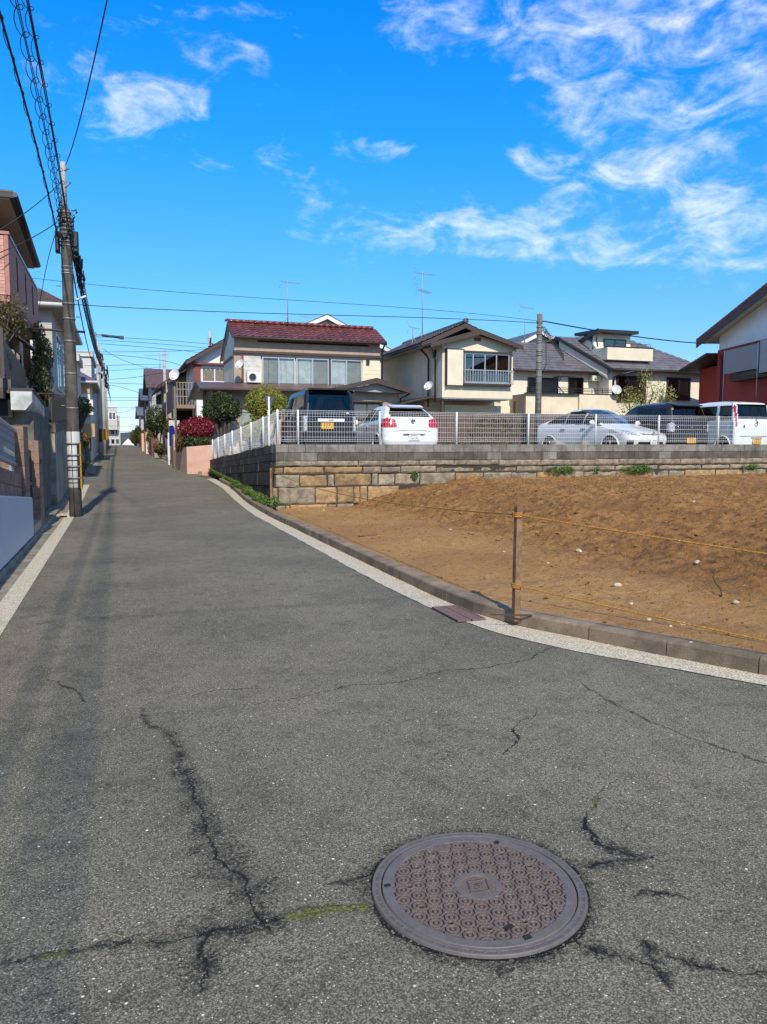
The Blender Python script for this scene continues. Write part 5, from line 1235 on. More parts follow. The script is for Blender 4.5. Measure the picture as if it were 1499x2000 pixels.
m.build('lattice', surf('lattice_brass', (.38, .28, .15), .7), bh)
bx('dark_carport', m_dark, bh, 3.0, 4.1, 46.5, 46.6, 2.2, 3.5)
bx('post', m_grey, bh, 2.92, 3.02, 44.9, 45.0, .6, 3.5)
gable_house('brown tiled house with overhanging hipped eaves third along the right side of the street', 3.55, 8, 60, 70, 1.0, 6.2, 7.6, 'y', m_beigewall, m_tile_brown, .75, side=[(61, 63, 3.0, 4.6, 2)], front=[(3.8, 4.5, 3.4, 5, 1)], tiles=True)
gable_house('dark brown gabled house with white balcony rail farther up on the right', 3.0, 8, 76, 86, 1.2, 7.0, 9.0, 'x', m_greyside, m_tile_brown, .5, front=[(3.3, 4.8, 5.2, 6.4, 2)], side=[(77, 80, 5, 6.4, 2)])
gable_house('dark grey house with stepped roofs near the top of the street on the right', 3.0, 9, 92, 104, 1.3, 6.6, 8.2, 'x', m_brownwall, m_tile_grey, .6, side=[(93, 96, 4, 5.6, 2)], front=[(3.2, 4.4, 4, 5.4, 2)])
gable_house('last dark house on the right before the crest of the street', 2.9, 9, 112, 124, 1.4, 5.6, 7.0, 'x', m_greyside, m_tile_grey, .5, side=[(113, 116, 3.4, 4.8, 2)])
# left row
gable_house('white walled house with brown tiled hip roof behind the utility pole', -7.5, -1.78, 24.8, 33.0, 1.2, 5.62, 7.6, 'hip', m_greyside, m_tile_brown, .45, trim=m_white, front=[(-2.9, -2.3, 3.4, 5.0, 1, m_white)], side=[(25.6, 27.6, 3.2, 4.9, 2), (28.3, 30.5, 3.2, 4.9, 2)], face=1)
h = gable_house('white flat roofed house block left of the far poles', -6.0, -1.72, 37.5, 41, .6, 5.25, 0, 'flat', m_whitebrick, m_white, .1, front=[(-2.15, -1.9, 3.4, 4.9, 1)])
h = gable_house('tan and white house with purple slate roof and balcony beyond the side street', -6.0, -1.35, 42, 50, .7, 4.75, 6.3, 'hip', m_offwhite, surf('purple_slate', (.10, .085, .13), .6, wave=(2, .15, 1)), .35, trim=m_white, side=[(43, 45, 3.7, 4.5, 2)], face=1)
bx('brown_recess', m_tan, h, -1.9, -1.36, 41.95, 41.99, 4.1, 4.55); bx('balcony', m_offwhite, h, -1.95, -1.2, 41.4, 41.94, 3.0, 3.75); bx('balcony', m_tan, h, -2.0, -1.15, 41.2, 41.38, 1.9, 2.55); bx('dark_recess', m_brownwall, h, -1.95, -1.36, 41.95, 41.99, 1.2, 1.88)
for (lab, x1_, y0_, y1_, zt, wm, rd) in [('pale three storey house behind the second pole on the left', -1.6, 54, 62, 7.2, m_whitebrick, 'flat'), ('grey house farther up on the left', -1.7, 66, 76, 6.8, m_greyside, 'hip'), ('beige house high on the left side', -1.8, 80, 92, 7.4, m_beigewall, 'x'), ('white apartment block near the crest on the left', -1.9, 97, 112, 7.6, m_offwhite, 'flat')]:
    gable_house(lab, x1_-6, x1_, y0_, y1_, zr(y0_), zt, zt+1.4, rd, wm, m_slate, .3, side=[(y0_+1+3*k, y0_+2.6+3*k, zt-2.2-2.6*j, zt-1-2.6*j, 2) for k in range(2) for j in range(2)], face=1)
# apartment block beyond the crest
h = thing('apartment_block', 'pale grey apartment block with stair tower standing beyond the crest', 'apartment block', (-4, 172, 0)); bx('wall', m_greyside, h, -14, .2, 170, 182, -2, 7.6); bx('tower', m_greyside, h, -2.2, -.3, 168.5, 169.99, 4.6, 9.3)
for j in range(3):
    for k in range(3): window(h, FY(170), -2.6+k*.95, -1.9+k*.95, 2.0+j*1.9-.3, 3.0+j*1.9-.3, 1, m_grey, gl=m_glass_dark, t=.08)
window(h, FY(168.5), -2.0, -.5, 6.6, 8.2, 2, m_white, gl=m_glass_dark, t=.15)
m = MB()
for xx in (-2.2, -1.3, -.4): m.box(xx, xx+.07, 168.6, 168.7, 9.3, 10.0)
m.box(-2.2, -.3, 168.6, 168.7, 9.93, 10.0); m.build('roof_rail', m_white, h)
gable_house('small white gabled house at the very end of the street', .6, 3.2, 190, 198, -2, 1.9, 3.4, 'y', m_offwhite, m_slate, .2, front=[(1.2, 1.7, .6, 1.5, 1)])
# distant wooded hills
hx = np.linspace(-900, 900, 160); hy = np.linspace(900, 1100, 6)
HX, HY = np.meshgrid(hx, hy); HZ = -14+(np.sin((HY-900)/200*math.pi*.5)*(31+8*vnoise(HX, HY*0, .01, 31)+3*vnoise(HX, HY, .05, 32)))
grid_mesh('hills', np.stack([HX, HY, HZ], -1), surf('distant_wooded_hills', (.045, .06, .055), .95, (.06, .075, .07), .02), kind='structure')
# ------------------------------------------------------------------ mesh fence round the car park
def fence_panel(root, P0, P1, z0a, z0b, h, mat, pitch=.064, rw=.0022):
    P0, P1 = Vector(P0), Vector(P1); L_ = (P1-P0).length; d = (P1-P0).normalized(); n = Vector((d.y, -d.x, 0))
    m = MB(); N = int((L_-.06)/pitch); bottom = .06
    def pt(s, z, o=0): f_ = s/L_; return P0+d*s+n*o+Vector((0, 0, z0a+(z0b-z0a)*f_+z))
    for k in range(N+1):
        s = .03+k*(L_-.06)/N; m.tube([pt(s, bottom), pt(s, h-.05), pt(s, h-.012, .022), pt(s, h-.035, .05)], rw, 4, cap=False)
    for z in (bottom+.01, bottom+.05, .17, .29, .41, .53, .65, h-.09, h-.05, h-.014): m.tube([pt(.03, z, .007), pt(L_-.03, z, .007)], rw*1.8, 4)
    return m.build('mesh_panel', mat, root)
fe = thing('mesh_fence', 'low white wire mesh fence on the long block wall in front of the cars', 'fence', (3.45, 17.62, WZ))
FYY = 17.63
px_ = [3.45, 3.93]+[5.93+2.02*k for k in range(15)]
for i, x_ in enumerate(px_):
    m = MB(); m.lathe((x_, FYY-.03, WZ-.02), [(.001, -.0), (.024, 0), (.024, .80), (.018, .815), (.001, .82)], 10); m.build('post', m_fence, fe)
    m = MB(); m.box(x_-.02, x_+.02, FYY-.008, FYY+.025, WZ+.60, WZ+.65); m.build('bracket', m_fence, fe)
    if i+1 < len(px_): fence_panel(fe, (x_, FYY, 0), (px_[i+1], FYY, 0), WZ, WZ, .80, m_fence)
fe = thing('mesh_fence', 'white wire mesh fence stepping down along the street side of the car park', 'fence', (3.4, 18, WZ))
ypost = [17.75, 19.6, 21.5, 23.4, 25.3, 27.2, 29.1, 30.95]
for i, y_ in enumerate(ypost):
    z_ = wtop(y_); m = MB(); m.lathe((3.47, y_, z_-.02), [(.001, 0), (.024, 0), (.024, .80), (.018, .815), (.001, .82)], 10); m.build('post', m_fence, fe)
    if i+1 < len(ypost): fence_panel(fe, (3.50, y_, 0), (3.50, ypost[i+1], 0), wtop(y_), wtop(ypost[i+1]), .80, m_fence)
# back of a stop sign by the fence
st = thing('road_sign', 'back of a triangular road sign on a white post behind the white fence corner', 'road sign', (3.62, 19.6, 1.2))
bar('post', m_white, st, [(3.62, 19.6, .9), (3.62, 19.6, 2.72)], .03, 8)
m = MB(); c0 = Vector((3.63, 19.66, 0)); dd = Vector((.55, .83, 0)).normalized()
A_ = [c0-dd*.02+Vector((0, 0, 2.30)), c0+dd*.33+Vector((0, 0, 2.76)), c0-dd*.30+Vector((0, 0, 2.72))]; m.slab([tuple(q) for q in A_], (.02, -.014, 0)); m.build('sign_plate', m_galv, st)
# wheel stops
for i, x_ in enumerate([9.6, 10.6]):
    pass
# ------------------------------------------------------------------ cars
def carpaint(name, col, metal=0.0, rough=.28):
    return surf(name, col, rough, metal=metal, coat=.25 if max(col) < .1 else .4, spec=.3 if max(col) < .1 else .5)
m_tyre = surf('tyre_rubber', (.018, .018, .018), .85); m_rim = surf('wheel_alloy', (.42, .43, .44), .35, metal=.7)
m_redlamp = surf('red_lamp', (.42, .006, .012), .12, coat=1); m_clearlamp = surf('clear_lamp', (.62, .62, .60), .15, (.22, .23, .24), 22, coat=1)
m_plate_y = surf('yellow_plate', (.70, .36, .015), .5); m_plate_w = surf('white_plate', (.72, .73, .70), .5); m_ink = surf('plate_ink', (.02, .07, .03), .6); m_chrome = surf('chrome', (.6, .6, .62), .12, metal=1.0)
m_trimb = surf('black_trim', (.015, .015, .016), .45)
def text_mesh(name, s, mat, root, loc, size, rotz=0, th=.004, local=True, rx_=R(90)):
    cu = bpy.data.curves.new(name, 'FONT'); cu.body = s; cu.size = size; cu.extrude = th/2; cu.align_x = 'CENTER'; cu.align_y = 'CENTER'
    ob = bpy.data.objects.new(name, cu); C.objects.link(ob); bpy.context.view_layer.update()
    me = bpy.data.meshes.new_from_object(ob.evaluated_get(bpy.context.evaluated_depsgraph_get())); bpy.data.objects.remove(ob)
    me.materials.clear(); me.materials.append(mat); o = bpy.data.objects.new(name, me); C.objects.link(o); o.parent = root; o.location = loc; o.rotation_euler = (rx_, 0, rotz); return o
def smooth_interp(z, pts):
    x = [p[0] for p in pts]; y = [p[1] for p in pts]
    zz_ = np.asarray(z); return (np.interp(zz_-.012, x, y)+2*np.interp(zz_, x, y)+np.interp(zz_+.012, x, y))/4
def make_car(name, label, cat, loc, rz, L_, H_, yr, yf, w, paint, regions, wheels, wr, corner=.22, bulge_r=.06, bulge_f=.12, zs=None, roofpaint=None):
    t_ = thing(name, label, cat, loc, None, rz)
    zmin = yr[0][0]; nz = 74
    z = np.concatenate([np.linspace(zmin, H_-.12, nz-22), H_-.12+.12*np.sin(np.linspace(0, math.pi/2, 24))[1:]])
    if zs is not None: z = np.unique(np.concatenate([z, zs]))
    YR_, YF_, WW = smooth_interp(z, yr), smooth_interp(z, yf), smooth_interp(z, w)
    # parameter ring: rear edge, right side, front edge, left side with rounded corners
    nE, nS, nC = 34, 96, 7
    rows = []
    for zi, a, b, ww in zip(z, YR_, YF_, WW):
        rc_ = min(corner, ww*.6, (b-a)*.3); pts = []
        br = bulge_r; bf = bulge_f
        def rear(x): return a+br*(x/ww)**2*1.0
        def front(x): return b-bf*(x/ww)**2
        xs_ = np.linspace(-(ww-rc_), ww-rc_, nE)
        for x in xs_: pts.append((x, rear(x)))
        ya = rear(ww-rc_)+rc_*.9
        for k in range(1, nC): q = -math.pi/2+math.pi/2*k/nC; pts.append((ww-rc_+rc_*math.cos(q), ya+(ya-rear(ww-rc_))*math.sin(q)))
        yb = front(ww-rc_)-rc_*.9
        for y in np.linspace(ya, yb, nS): 
            tf = (y-a)/(b-a); side_b = .035*math.sin(math.pi*min(max(tf, 0), 1))
            pts.append((ww-.02+side_b*.6, y))
        for k in range(1, nC): q = math.pi/2*k/nC; pts.append((ww-.02-rc_+rc_*math.cos(q)+.02*math.sin(q), yb+(front(ww-rc_)-yb)*math.sin(q)))
        xs2 = np.linspace(ww-rc_, -(ww-rc_), nE)
        for x in xs2: pts.append((x, front(x)))
        for k in range(1, nC): q = math.pi/2-math.pi/2*k/nC; pts.append((-(ww-.02-rc_+rc_*math.cos(q)+.02*math.sin(q)), yb+(front(ww-rc_)-yb)*math.sin(q)))
        for y in np.linspace(yb, ya, nS):
            tf = (y-a)/(b-a); side_b = .035*math.sin(math.pi*min(max(tf, 0), 1)); pts.append((-(ww-.02+side_b*.6), y))
        for k in range(1, nC): q = -math.pi/2*k/nC; pts.append((-(ww-rc_+rc_*math.cos(q)), ya+(ya-rear(ww-rc_))*math.sin(q)))
        rows.append([(p[0], p[1], zi) for p in pts])
    V = np.array(rows); nr, npt, _ = V.shape
    i = np.arange(nr-1)[:, None]; j = np.arange(npt)[None, :]; j2 = (j+1) % npt
    F = np.stack([i*npt+j, i*npt+j2, (i+1)*npt+j2, (i+1)*npt+j], -1).reshape(-1, 4)
    VV = V.reshape(-1, 3); c = VV[F].mean(1)
    nrm = np.cross(VV[F[:, 2]]-VV[F[:, 0]], VV[F[:, 3]]-VV[F[:, 1]]); nrm /= np.linalg.norm(nrm, axis=1)[:, None]+1e-9
    if nrm[0].dot(np.array([0, -1, 0])) < 0: nrm = -nrm
    owner = np.full(len(F), -1); cut = np.zeros(len(F), bool)
    for (wy, wz, wr2) in wheels: cut |= (np.hypot(c[:, 1]-wy, c[:, 2]-wz) < wr2) & (np.abs(nrm[:, 0]) > .5)
    def inpoly(u, v, poly):
        ins = np.zeros(len(u), bool); n = len(poly)
        for k in range(n):
            (x1, y1), (x2, y2) = poly[k], poly[(k+1) % n]
            cr = ((y1 > v) != (y2 > v)) & (u < (x2-x1)*(v-y1)/((y2-y1) if y2 != y1 else 1e-9)+x1); ins ^= cr
        return ins
    for ri, (nm, mt, view, poly, *rest) in enumerate(regions):
        if view == 'side': mk = (np.abs(nrm[:, 0]) > .45) & inpoly(c[:, 1], c[:, 2], poly)
        elif view == 'rear': mk = (c[:, 1] < L_*.45) & (np.abs(nrm[:, 0]) < .8) & inpoly(c[:, 0], c[:, 2], poly) & ((nrm[:, 1] < -.15))
        elif view == 'rearmirror': mk = (c[:, 1] < L_*.3) & inpoly(np.abs(c[:, 0]), c[:, 2], poly) & (nrm[:, 1] < -.05)
        elif view == 'rearwrap': mk = (c[:, 1] < rest[0]) & inpoly(np.abs(c[:, 0]), c[:, 2], poly)
        elif view == 'front': mk = (c[:, 1] > L_*.45) & (nrm[:, 1] > .12) & inpoly(c[:, 0], c[:, 2], poly)
        elif view == 'frontwrap': mk = (c[:, 1] > rest[0]) & inpoly(np.abs(c[:, 0]), c[:, 2], poly)
        owner[mk & (owner < 0)] = ri
    owner[cut] = -2
    cap = tuple(range((nr-1)*npt, nr*npt))
    def emit(nm, mt, fs, pool=None, extra=None, off=0):
        used, inv = np.unique(fs, return_inverse=True)
        vv = VV[used].copy()
        me = bpy.data.meshes.new(nm); ff = [tuple(int(q) for q in r_) for r_ in inv.reshape(-1, 4)]
        if extra is not None:
            mp = {int(u): k for k, u in enumerate(used)}; ff.append(tuple(mp[q] for q in extra))
        me.from_pydata(vv.tolist(), [], ff); me.polygons.foreach_set('use_smooth', [True]*len(ff)); me.materials.append(mt); me.update()
        o = bpy.data.objects.new(nm, me); C.objects.link(o); o.parent = t_; return o
    body = F[owner == -1]
    emit('body', paint, body, extra=cap)
    groups = {}
    for ri, (nm, mt, *_r) in enumerate(regions):
        fs = F[owner == ri]
        if len(fs): 
            if _r[0] in ('side',):
                for sg in (1, -1):
                    sub = F[(owner == ri) & (np.sign(c[:, 0]) == sg)]
                    if len(sub): emit(nm, mt, sub)
            elif _r[0] in ('rearmirror', 'rearwrap', 'frontwrap'):
                for sg in (1, -1):
                    sub = F[(owner == ri) & (np.sign(c[:, 0]) == sg)]
                    if len(sub): emit(nm, mt, sub)
            else: emit(nm, mt, fs)
    # dark cabin inside so that glass shows depth
    m = MB(); ys_ = [yr, yf]; zb = [p for p in w if p[0] > .7]
    m.box(-w[2][1]*.86, w[2][1]*.86, .35, L_*.72, .3, .82); m.build('interior', m_trimb, t_, local=True)
    m = MB()
    for yy in (L_*.30, L_*.52):
        for xx in (-.34, .34): m.box(xx-.22, xx+.22, yy, yy+.14, .82, 1.12); m.box(xx-.11, xx+.11, yy, yy+.1, 1.13, 1.27)
    m.build('seats', surf('grey_seat_fabric', (.08, .08, .08), .9), t_, local=True)
    m = MB(); m.box(-w[1][1]*.9, w[1][1]*.9, .25, L_-.25, zmin-.06, zmin+.03); m.build('underbody', m_trimb, t_, local=True)
    for (wy, wz, wr2) in wheels:
        for sg in (1, -1):
            xo = sg*(w[2][1]-.02); wl_ = MB(); r_ = wr
            wl_.lathe((xo, wy, wz), [(r_*.62, -.1*sg), (r_*.95, -.1*sg), (r_, -.07*sg), (r_, .05*sg-.06*sg), (r_*.95, -.0*sg), (r_*.66, .0)], 28, 'x')
            tw_ = wl_.build('wheel', m_tyre, t_, local=True)
            rm_ = MB(); rm_.lathe((xo, wy, wz), [(r_*.68, -.02*sg), (r_*.66, -.005*sg), (r_*.62, -.012*sg), (r_*.60, -.05*sg)], 28, 'x'); rm_.lathe((xo, wy, wz), [(r_*.18, -.012*sg), (.001, -.008*sg)], 16, 'x')
            for k in range(5):
                q = k*2*math.pi/5+.3; a = Vector((xo-.014*sg, wy+math.cos(q)*r_*.12, wz+math.sin(q)*r_*.12)); b_ = Vector((xo-.014*sg, wy+math.cos(q)*r_*.64, wz+math.sin(q)*r_*.64)); rm_.tube([a, b_], [.035, .022], 6)
            o = rm_.build('rim', m_rim, None, local=True); o.parent = tw_
            lin = MB(); lin.lathe((xo, wy, wz), [(.001, -.16*sg), (wr2, -.16*sg), (wr2+.01, -.0)], 28, 'x'); lin.build('wheel_arch', m_trimb, t_, local=True)
            ar = MB(); ar.tube([(xo+.004*sg, wy+math.cos(q)*(wr2+.012), wz+math.sin(q)*(wr2+.012)) for q in np.linspace(-.25, math.pi+.25, 22)], .024, 6); ar.build('arch_lip', paint, t_, local=True)
    return t_
def lbox(name, mat, root, *a, par=None): m = MB(); m.box(*a); return m.build(name, mat, root, local=True)
def plate(root, x, y, z, mat, s=-1, ink=m_ink, txt=None):
    m = MB(); ya, yb = (y-.012, y) if s < 0 else (y, y+.012); m.cbox(x-.165, x+.165, ya, yb, z-.083, z+.083, .004) if s < 0 else m.box(x-.165, x+.165, ya, yb, z-.083, z+.083)
    p = m.build('number_plate', mat, root, local=True); m = MB(); r_ = random.Random(int(abs(x*100)+z*1000+y*7)); yk = ya-.003 if s < 0 else yb+.003
    if txt: o = text_mesh('plate_text', txt, m_ink if ink is None else ink, p, (x, yk, z-.02), .095, 0 if s < 0 else math.pi)
    else:
        for k in range(4): xx = x-.10+k*.065; m.box(xx, xx+.012, min(yk, yk+.002*s), max(yk, yk+.002*s), z-.055, z+.02) ; m.box(xx, xx+.038, min(yk, yk+.002*s)-.0003, max(yk, yk+.002*s)-.0003, z-.02 if k % 2 else .0+z+.008, z-.01 if k % 2 else z+.019)
    for k in range(5): xx = x-.09+k*.036; m.box(xx, xx+.022, min(yk, yk+.002*s), max(yk, yk+.002*s), z+.042, z+.065)
    m.build('plate_marks', ink, root, local=True); return p
GZ0 = 1.17
# black kei van, seen from behind
p_blk = carpaint('glossy_black_paint', (.014, .015, .020)); p_blk2 = carpaint('dark_violet_black_paint', (.020, .018, .024), .2)
hw = .735
van = make_car('parked_van', 'tall black boxy van with dark rear glass and yellow plate, leftmost of the parked cars', 'van', (5.32, 19.85, GZ0-.02), 0, 3.35, 1.86,
 [(.28, .12), (.36, .02), (.5, 0), (1.0, .0), (1.12, .03), (1.68, .14), (1.78, .22), (1.83, .35), (1.86, .6)],
 [(.28, 3.2), (.4, 3.33), (.8, 3.35), (1.0, 3.28), (1.1, 3.1), (1.70, 2.45), (1.80, 2.3), (1.86, 2.0)],
 [(.28, .66), (.4, hw), (1.05, hw), (1.15, .725), (1.70, .655), (1.79, .61), (1.83, .54), (1.86, .42)], p_blk,
 [('rear_window', m_carglass, 'rear', [(-.60, 1.06), (.60, 1.06), (.585, 1.30), (.545, 1.72), (-.545, 1.72), (-.585, 1.30)]),
  ('side_window', m_carglass, 'side', [(.22, 1.10), (1.15, 1.10), (1.15, 1.64), (.30, 1.64)]), ('side_window', m_carglass, 'side', [(1.22, 1.08), (2.05, 1.08), (2.05, 1.66), (1.22, 1.66)]),
  ('side_window', m_carglass_l, 'side', [(2.12, 1.05), (2.95, 1.05), (2.55, 1.62), (2.12, 1.66)]), ('windscreen', m_carglass_l, 'front', [(-.6, 1.08), (.6, 1.08), (.52, 1.68), (-.52, 1.68)]),
  ('tail_lamp', m_clearlamp, 'rearwrap', [(.62, .70), (.78, .70), (.78, 1.12), (.62, 1.12)], .30)],
 [(.62, .27, .33), (2.75, .27, .33)], .28, corner=.13, bulge_r=.03, bulge_f=.12)
lbox('garnish', surf('white_garnish', (.75, .75, .74), .3), van, -.36, .36, -.045, -.001, .965, 1.04)
lbox('garnish_emblem', m_chrome, van, -.06, .06, -.055, -.046, .985, 1.02)
plate(van, -.10, -.02, .85, m_plate_y, ink=m_ink)
lbox('rear_bumper', p_blk, van, -.70, .70, -.05, .10, .30, .52); lbox('roof_spoiler', p_blk, van, -.55, .55, .05, .35, 1.80, 1.84)
lbox('bumper_strip', m_grey, van, -.5, .5, -.056, -.0505, .31, .335)
for k in range(2): lbox('sticker', m_plate_w, van, .44, .51, .055, .062, 1.12+k*.06, 1.155+k*.06)
lbox('belt_line', surf('lower_body_blue_black', (.02, .02, .04), .3), van, -.60, .60, -.012, -.004, .6, .62)
# white hatchback, seen from behind
p_wht = carpaint('white_paint_car', (.78, .78, .76))
polo = make_car('parked_hatchback', 'white hatchback with large red tail lamps and round rear emblem beside the black van', 'car', (7.72, 20.0, GZ0), 0, 3.97, 1.47,
 [(.22, .14), (.30, .02), (.45, -.03), (.55, 0), (.85, .0), (1.04, .06), (1.10, .14), (1.34, .48), (1.41, .64), (1.45, .9), (1.47, 1.3)],
 [(.22, 3.8), (.4, 3.95), (.6, 3.95), (.75, 3.75), (.9, 3.15), (.98, 2.85), (1.3, 2.2), (1.42, 1.95), (1.47, 1.7)],
 [(.22, .72), (.35, .82), (.6, .845), (.90, .835), (1.04, .80), (1.14, .73), (1.32, .61), (1.41, .55), (1.45, .46), (1.47, .33)], p_wht,
 [('rear_window', m_carglass, 'rear', [(-.61, 1.10), (.61, 1.10), (.58, 1.19), (.47, 1.365), (-.47, 1.365), (-.58, 1.19)]),
  ('tail_lamp', m_redlamp, 'rearwrap', [(.47, .86), (.50, .80), (.80, .79), (.87, .86), (.87, 1.04), (.70, 1.075), (.50, 1.04)], .42),
  ('side_window', m_carglass, 'side', [(.72, 1.02), (1.35, .99), (1.35, 1.33), (1.02, 1.32), (.80, 1.16)]), ('side_window', m_carglass_l, 'side', [(1.40, .985), (2.05, .96), (2.05, 1.36), (1.40, 1.335)]),
  ('side_window', m_carglass_l, 'side', [(2.11, .955), (2.85, .92), (2.35, 1.28), (2.11, 1.355)]), ('windscreen', m_carglass_l, 'front', [(-.6, .99), (.6, .99), (.5, 1.37), (-.5, 1.37)])],
 [(.72, .29, .34), (3.2, .29, .34)], .30, corner=.26, bulge_r=.10)
m = MB(); m.slab([(-.46, .42, 1.36), (.46, .42, 1.36), (.50, .78, 1.43), (-.50, .78, 1.43)], (0, -.03, .035)); m.build('roof_spoiler', p_wht, polo, local=True)
lbox('spoiler_lamp', m_trimb, polo, -.45, .45, .40, .43, 1.345, 1.362)
m = MB(); m.lathe((0, .02, .975), [(.062, 0), (.068, -.012), (.055, -.016), (.050, -.004), (.001, -.002)], 24, 'y'); em = m.build('emblem_ring', m_chrome, polo, local=True)
m = MB()
for (a, b_) in [((-.032, .93), (-.012, .872)), ((-.012, .872), (0, .905)), ((0, .905), (.012, .872)), ((.012, .872), (.032, .93)), ((-.016, .948), (0, .912)), ((0, .912), (.016, .948))]: m.tube([(a[0], .004, a[1]+.07), (b_[0], .004, b_[1]+.07)], .0055, 5)
m.build('emblem_letters', m_chrome, polo, local=True)
plate(polo, 0.02, -.045, .53, m_plate_w, ink=m_ink, txt='GF\u00b73C')
lbox('plate_recess', m_trimb, polo, -.30, .34, -.036, -.02, .612, .635); lbox('tailgate_seam', m_grey, polo, -.54, .54, -.007, .000, .73, .739)
m = MB(); m.slab([(-.70, -.02, .24), (-.50, -.055, .34), (.50, -.055, .34), (.70, -.02, .24), (.60, -.02, .22), (-.60, -.02, .22)], (0, .06, 0)); m.build('diffuser', m_trimb, polo, local=True)
for sg in (1, -1): lbox('door_handle', p_wht, polo, sg*.835-.02, sg*.835+.02, 1.5, 1.68, .86, .885); lbox('door_mirror', p_wht, polo, sg*.90-.09, sg*.90+.09, 2.62, 2.72, .96, 1.09)
# silver hybrid, nose towards the fence
p_sil = carpaint('pale_silver_blue_paint', (.66, .66, .61), .05, .3)
LP = 4.46
pr = make_car('parked_sedan', 'pale silver blue hatchback facing the fence, the only parked car seen from the front', 'car', (14.05, 23.2, GZ0-.02), math.pi+R(10), LP, 1.49,
 [(.24, .20), (.32, .06), (.6, .0), (.95, .0), (1.02, .06), (1.08, .30), (1.22, .75), (1.36, 1.25), (1.44, 1.45), (1.475, 1.6), (1.49, 1.78)],
 [(.20, LP-.20), (.28, LP-.05), (.5, LP), (.66, LP-.06), (.74, LP-.25), (.82, LP-.55), (.93, LP-1.02), (.99, LP-1.22), (1.2, LP-1.62), (1.38, LP-1.98), (1.46, LP-2.2), (1.49, LP-2.38)],
 [(.22, .76), (.32, .84), (.55, .875), (.80, .865), (.95, .83), (1.10, .76), (1.36, .62), (1.44, .56), (1.475, .48), (1.49, .36)], p_sil,
 [('windscreen', m_windscreen, 'front', [(-.70, .985), (.70, .985), (.56, 1.45), (-.56, 1.45)]),
  ('headlamp', m_clearlamp, 'frontwrap', [(.44, .62), (.62, .60), (.88, .68), (.88, .80), (.74, .82), (.52, .715)], LP-.95),
  ('grille', m_trimb, 'front', [(-.40, .655), (-.2, .632), (.2, .632), (.40, .655), (.42, .685), (.2, .665), (-.2, .665), (-.42, .685)]),
  ('lower_grille', m_trimb, 'front', [(-.62, .27), (.62, .27), (.50, .45), (-.50, .45)]), ('fog_lamp_recess', m_trimb, 'frontwrap', [(.66, .36), (.80, .36), (.80, .49), (.68, .49)], LP-.5),
  ('side_window', m_carglass, 'side', [(.62, 1.03), (1.52, 1.0), (1.52, 1.39), (1.25, 1.33), (.85, 1.17)]), ('side_window', m_carglass, 'side', [(1.54, 1.0), (2.34, .97), (2.32, 1.42), (1.54, 1.395)]),
  ('side_window', m_carglass, 'side', [(2.36, .97), (LP-1.30, .92), (LP-1.60, 1.16), (LP-2.0, 1.36), (2.36, 1.42)])],
 [(.86, .29, .345), (LP-.92, .29, .345)], .30, corner=.34, bulge_r=.12, bulge_f=.30)
plate(pr, 0, LP+.005, .42, m_plate_w, s=1)
m = MB(); m.lathe((0, LP-.055, .675), [(.060, 0), (.066, .012), (.052, .016), (.046, .004)], 20, 'y'); m.lathe((0, LP-.05, .675), [(.022, 0), (.026, .012), (.016, .012)], 16, 'y'); m.tube([(-.045, LP-.045, .70), (0, LP-.045, .71), (.045, LP-.045, .70)], .006, 5); m.build('emblem', m_chrome, pr, local=True)
for sg in (1, -1):
    m = MB(); m.ico((sg*.965, LP-1.55, 1.02), .11, 1.05, .6, .75, 0, sub=1); m.tube([(sg*.84, LP-1.50, .96), (sg*.93, LP-1.53, .99)], .025, 6); m.build('door_mirror', p_sil, pr, local=True)
    for yy in (1.42, 2.32): lbox('door_handle', m_chrome, pr, sg*.872-.018, sg*.872+.018, yy, yy+.2, .835, .862)
# black compact, rear left of the white one
blk = make_car('parked_compact', 'black compact car with yellow plate, between the silver car and the white compact', 'car', (16.45, 19.15, GZ0), 0, 3.4, 1.64,
 [(.22, .12), (.32, .01), (.5, 0), (.95, .0), (1.05, .05), (1.48, .22), (1.55, .30), (1.60, .5), (1.64, .9)],
 [(.22, 3.25), (.4, 3.38), (.7, 3.4), (.92, 3.2), (1.0, 2.95), (1.45, 2.4), (1.58, 2.1), (1.64, 1.7)],
 [(.22, .68), (.35, .735), (.9, .74), (1.05, .725), (1.46, .64), (1.56, .58), (1.60, .50), (1.64, .36)], p_blk2,
 [('rear_window', m_carglass, 'rear', [(-.60, 1.06), (.60, 1.06), (.60, 1.22), (.50, 1.47), (-.50, 1.47), (-.60, 1.22)]),
  ('tail_lamp', m_clearlamp, 'rearwrap', [(.58, .78), (.64, .72), (.80, .76), (.80, .98), (.66, 1.0), (.58, .92)], .26),
  ('side_window', m_carglass, 'side', [(.30, 1.06), (.95, 1.05), (.95, 1.46), (.42, 1.42)]), ('side_window', m_carglass, 'side', [(1.0, 1.05), (1.75, 1.03), (1.75, 1.49), (1.0, 1.47)]),
  ('side_window', m_carglass_l, 'side', [(1.81, 1.03), (2.75, 1.0), (2.35, 1.42), (1.81, 1.49)]), ('windscreen', m_carglass_l, 'front', [(-.58, 1.0), (.58, 1.0), (.5, 1.5), (-.5, 1.5)])],
 [(.55, .27, .31), (2.85, .27, .31)], .27, corner=.18, bulge_r=.05)
m = MB(); m.slab([(-.48, .12, 1.50), (.48, .12, 1.50), (.54, .55, 1.575), (-.54, .55, 1.575)], (0, -.0, .035)); m.build('roof_spoiler', m_trimb, blk, local=True)
plate(blk, -.02, -.022, .46, m_plate_y)
lbox('tailgate_seam', m_trimb, blk, -.55, .55, -.006, .002, .60, .61)
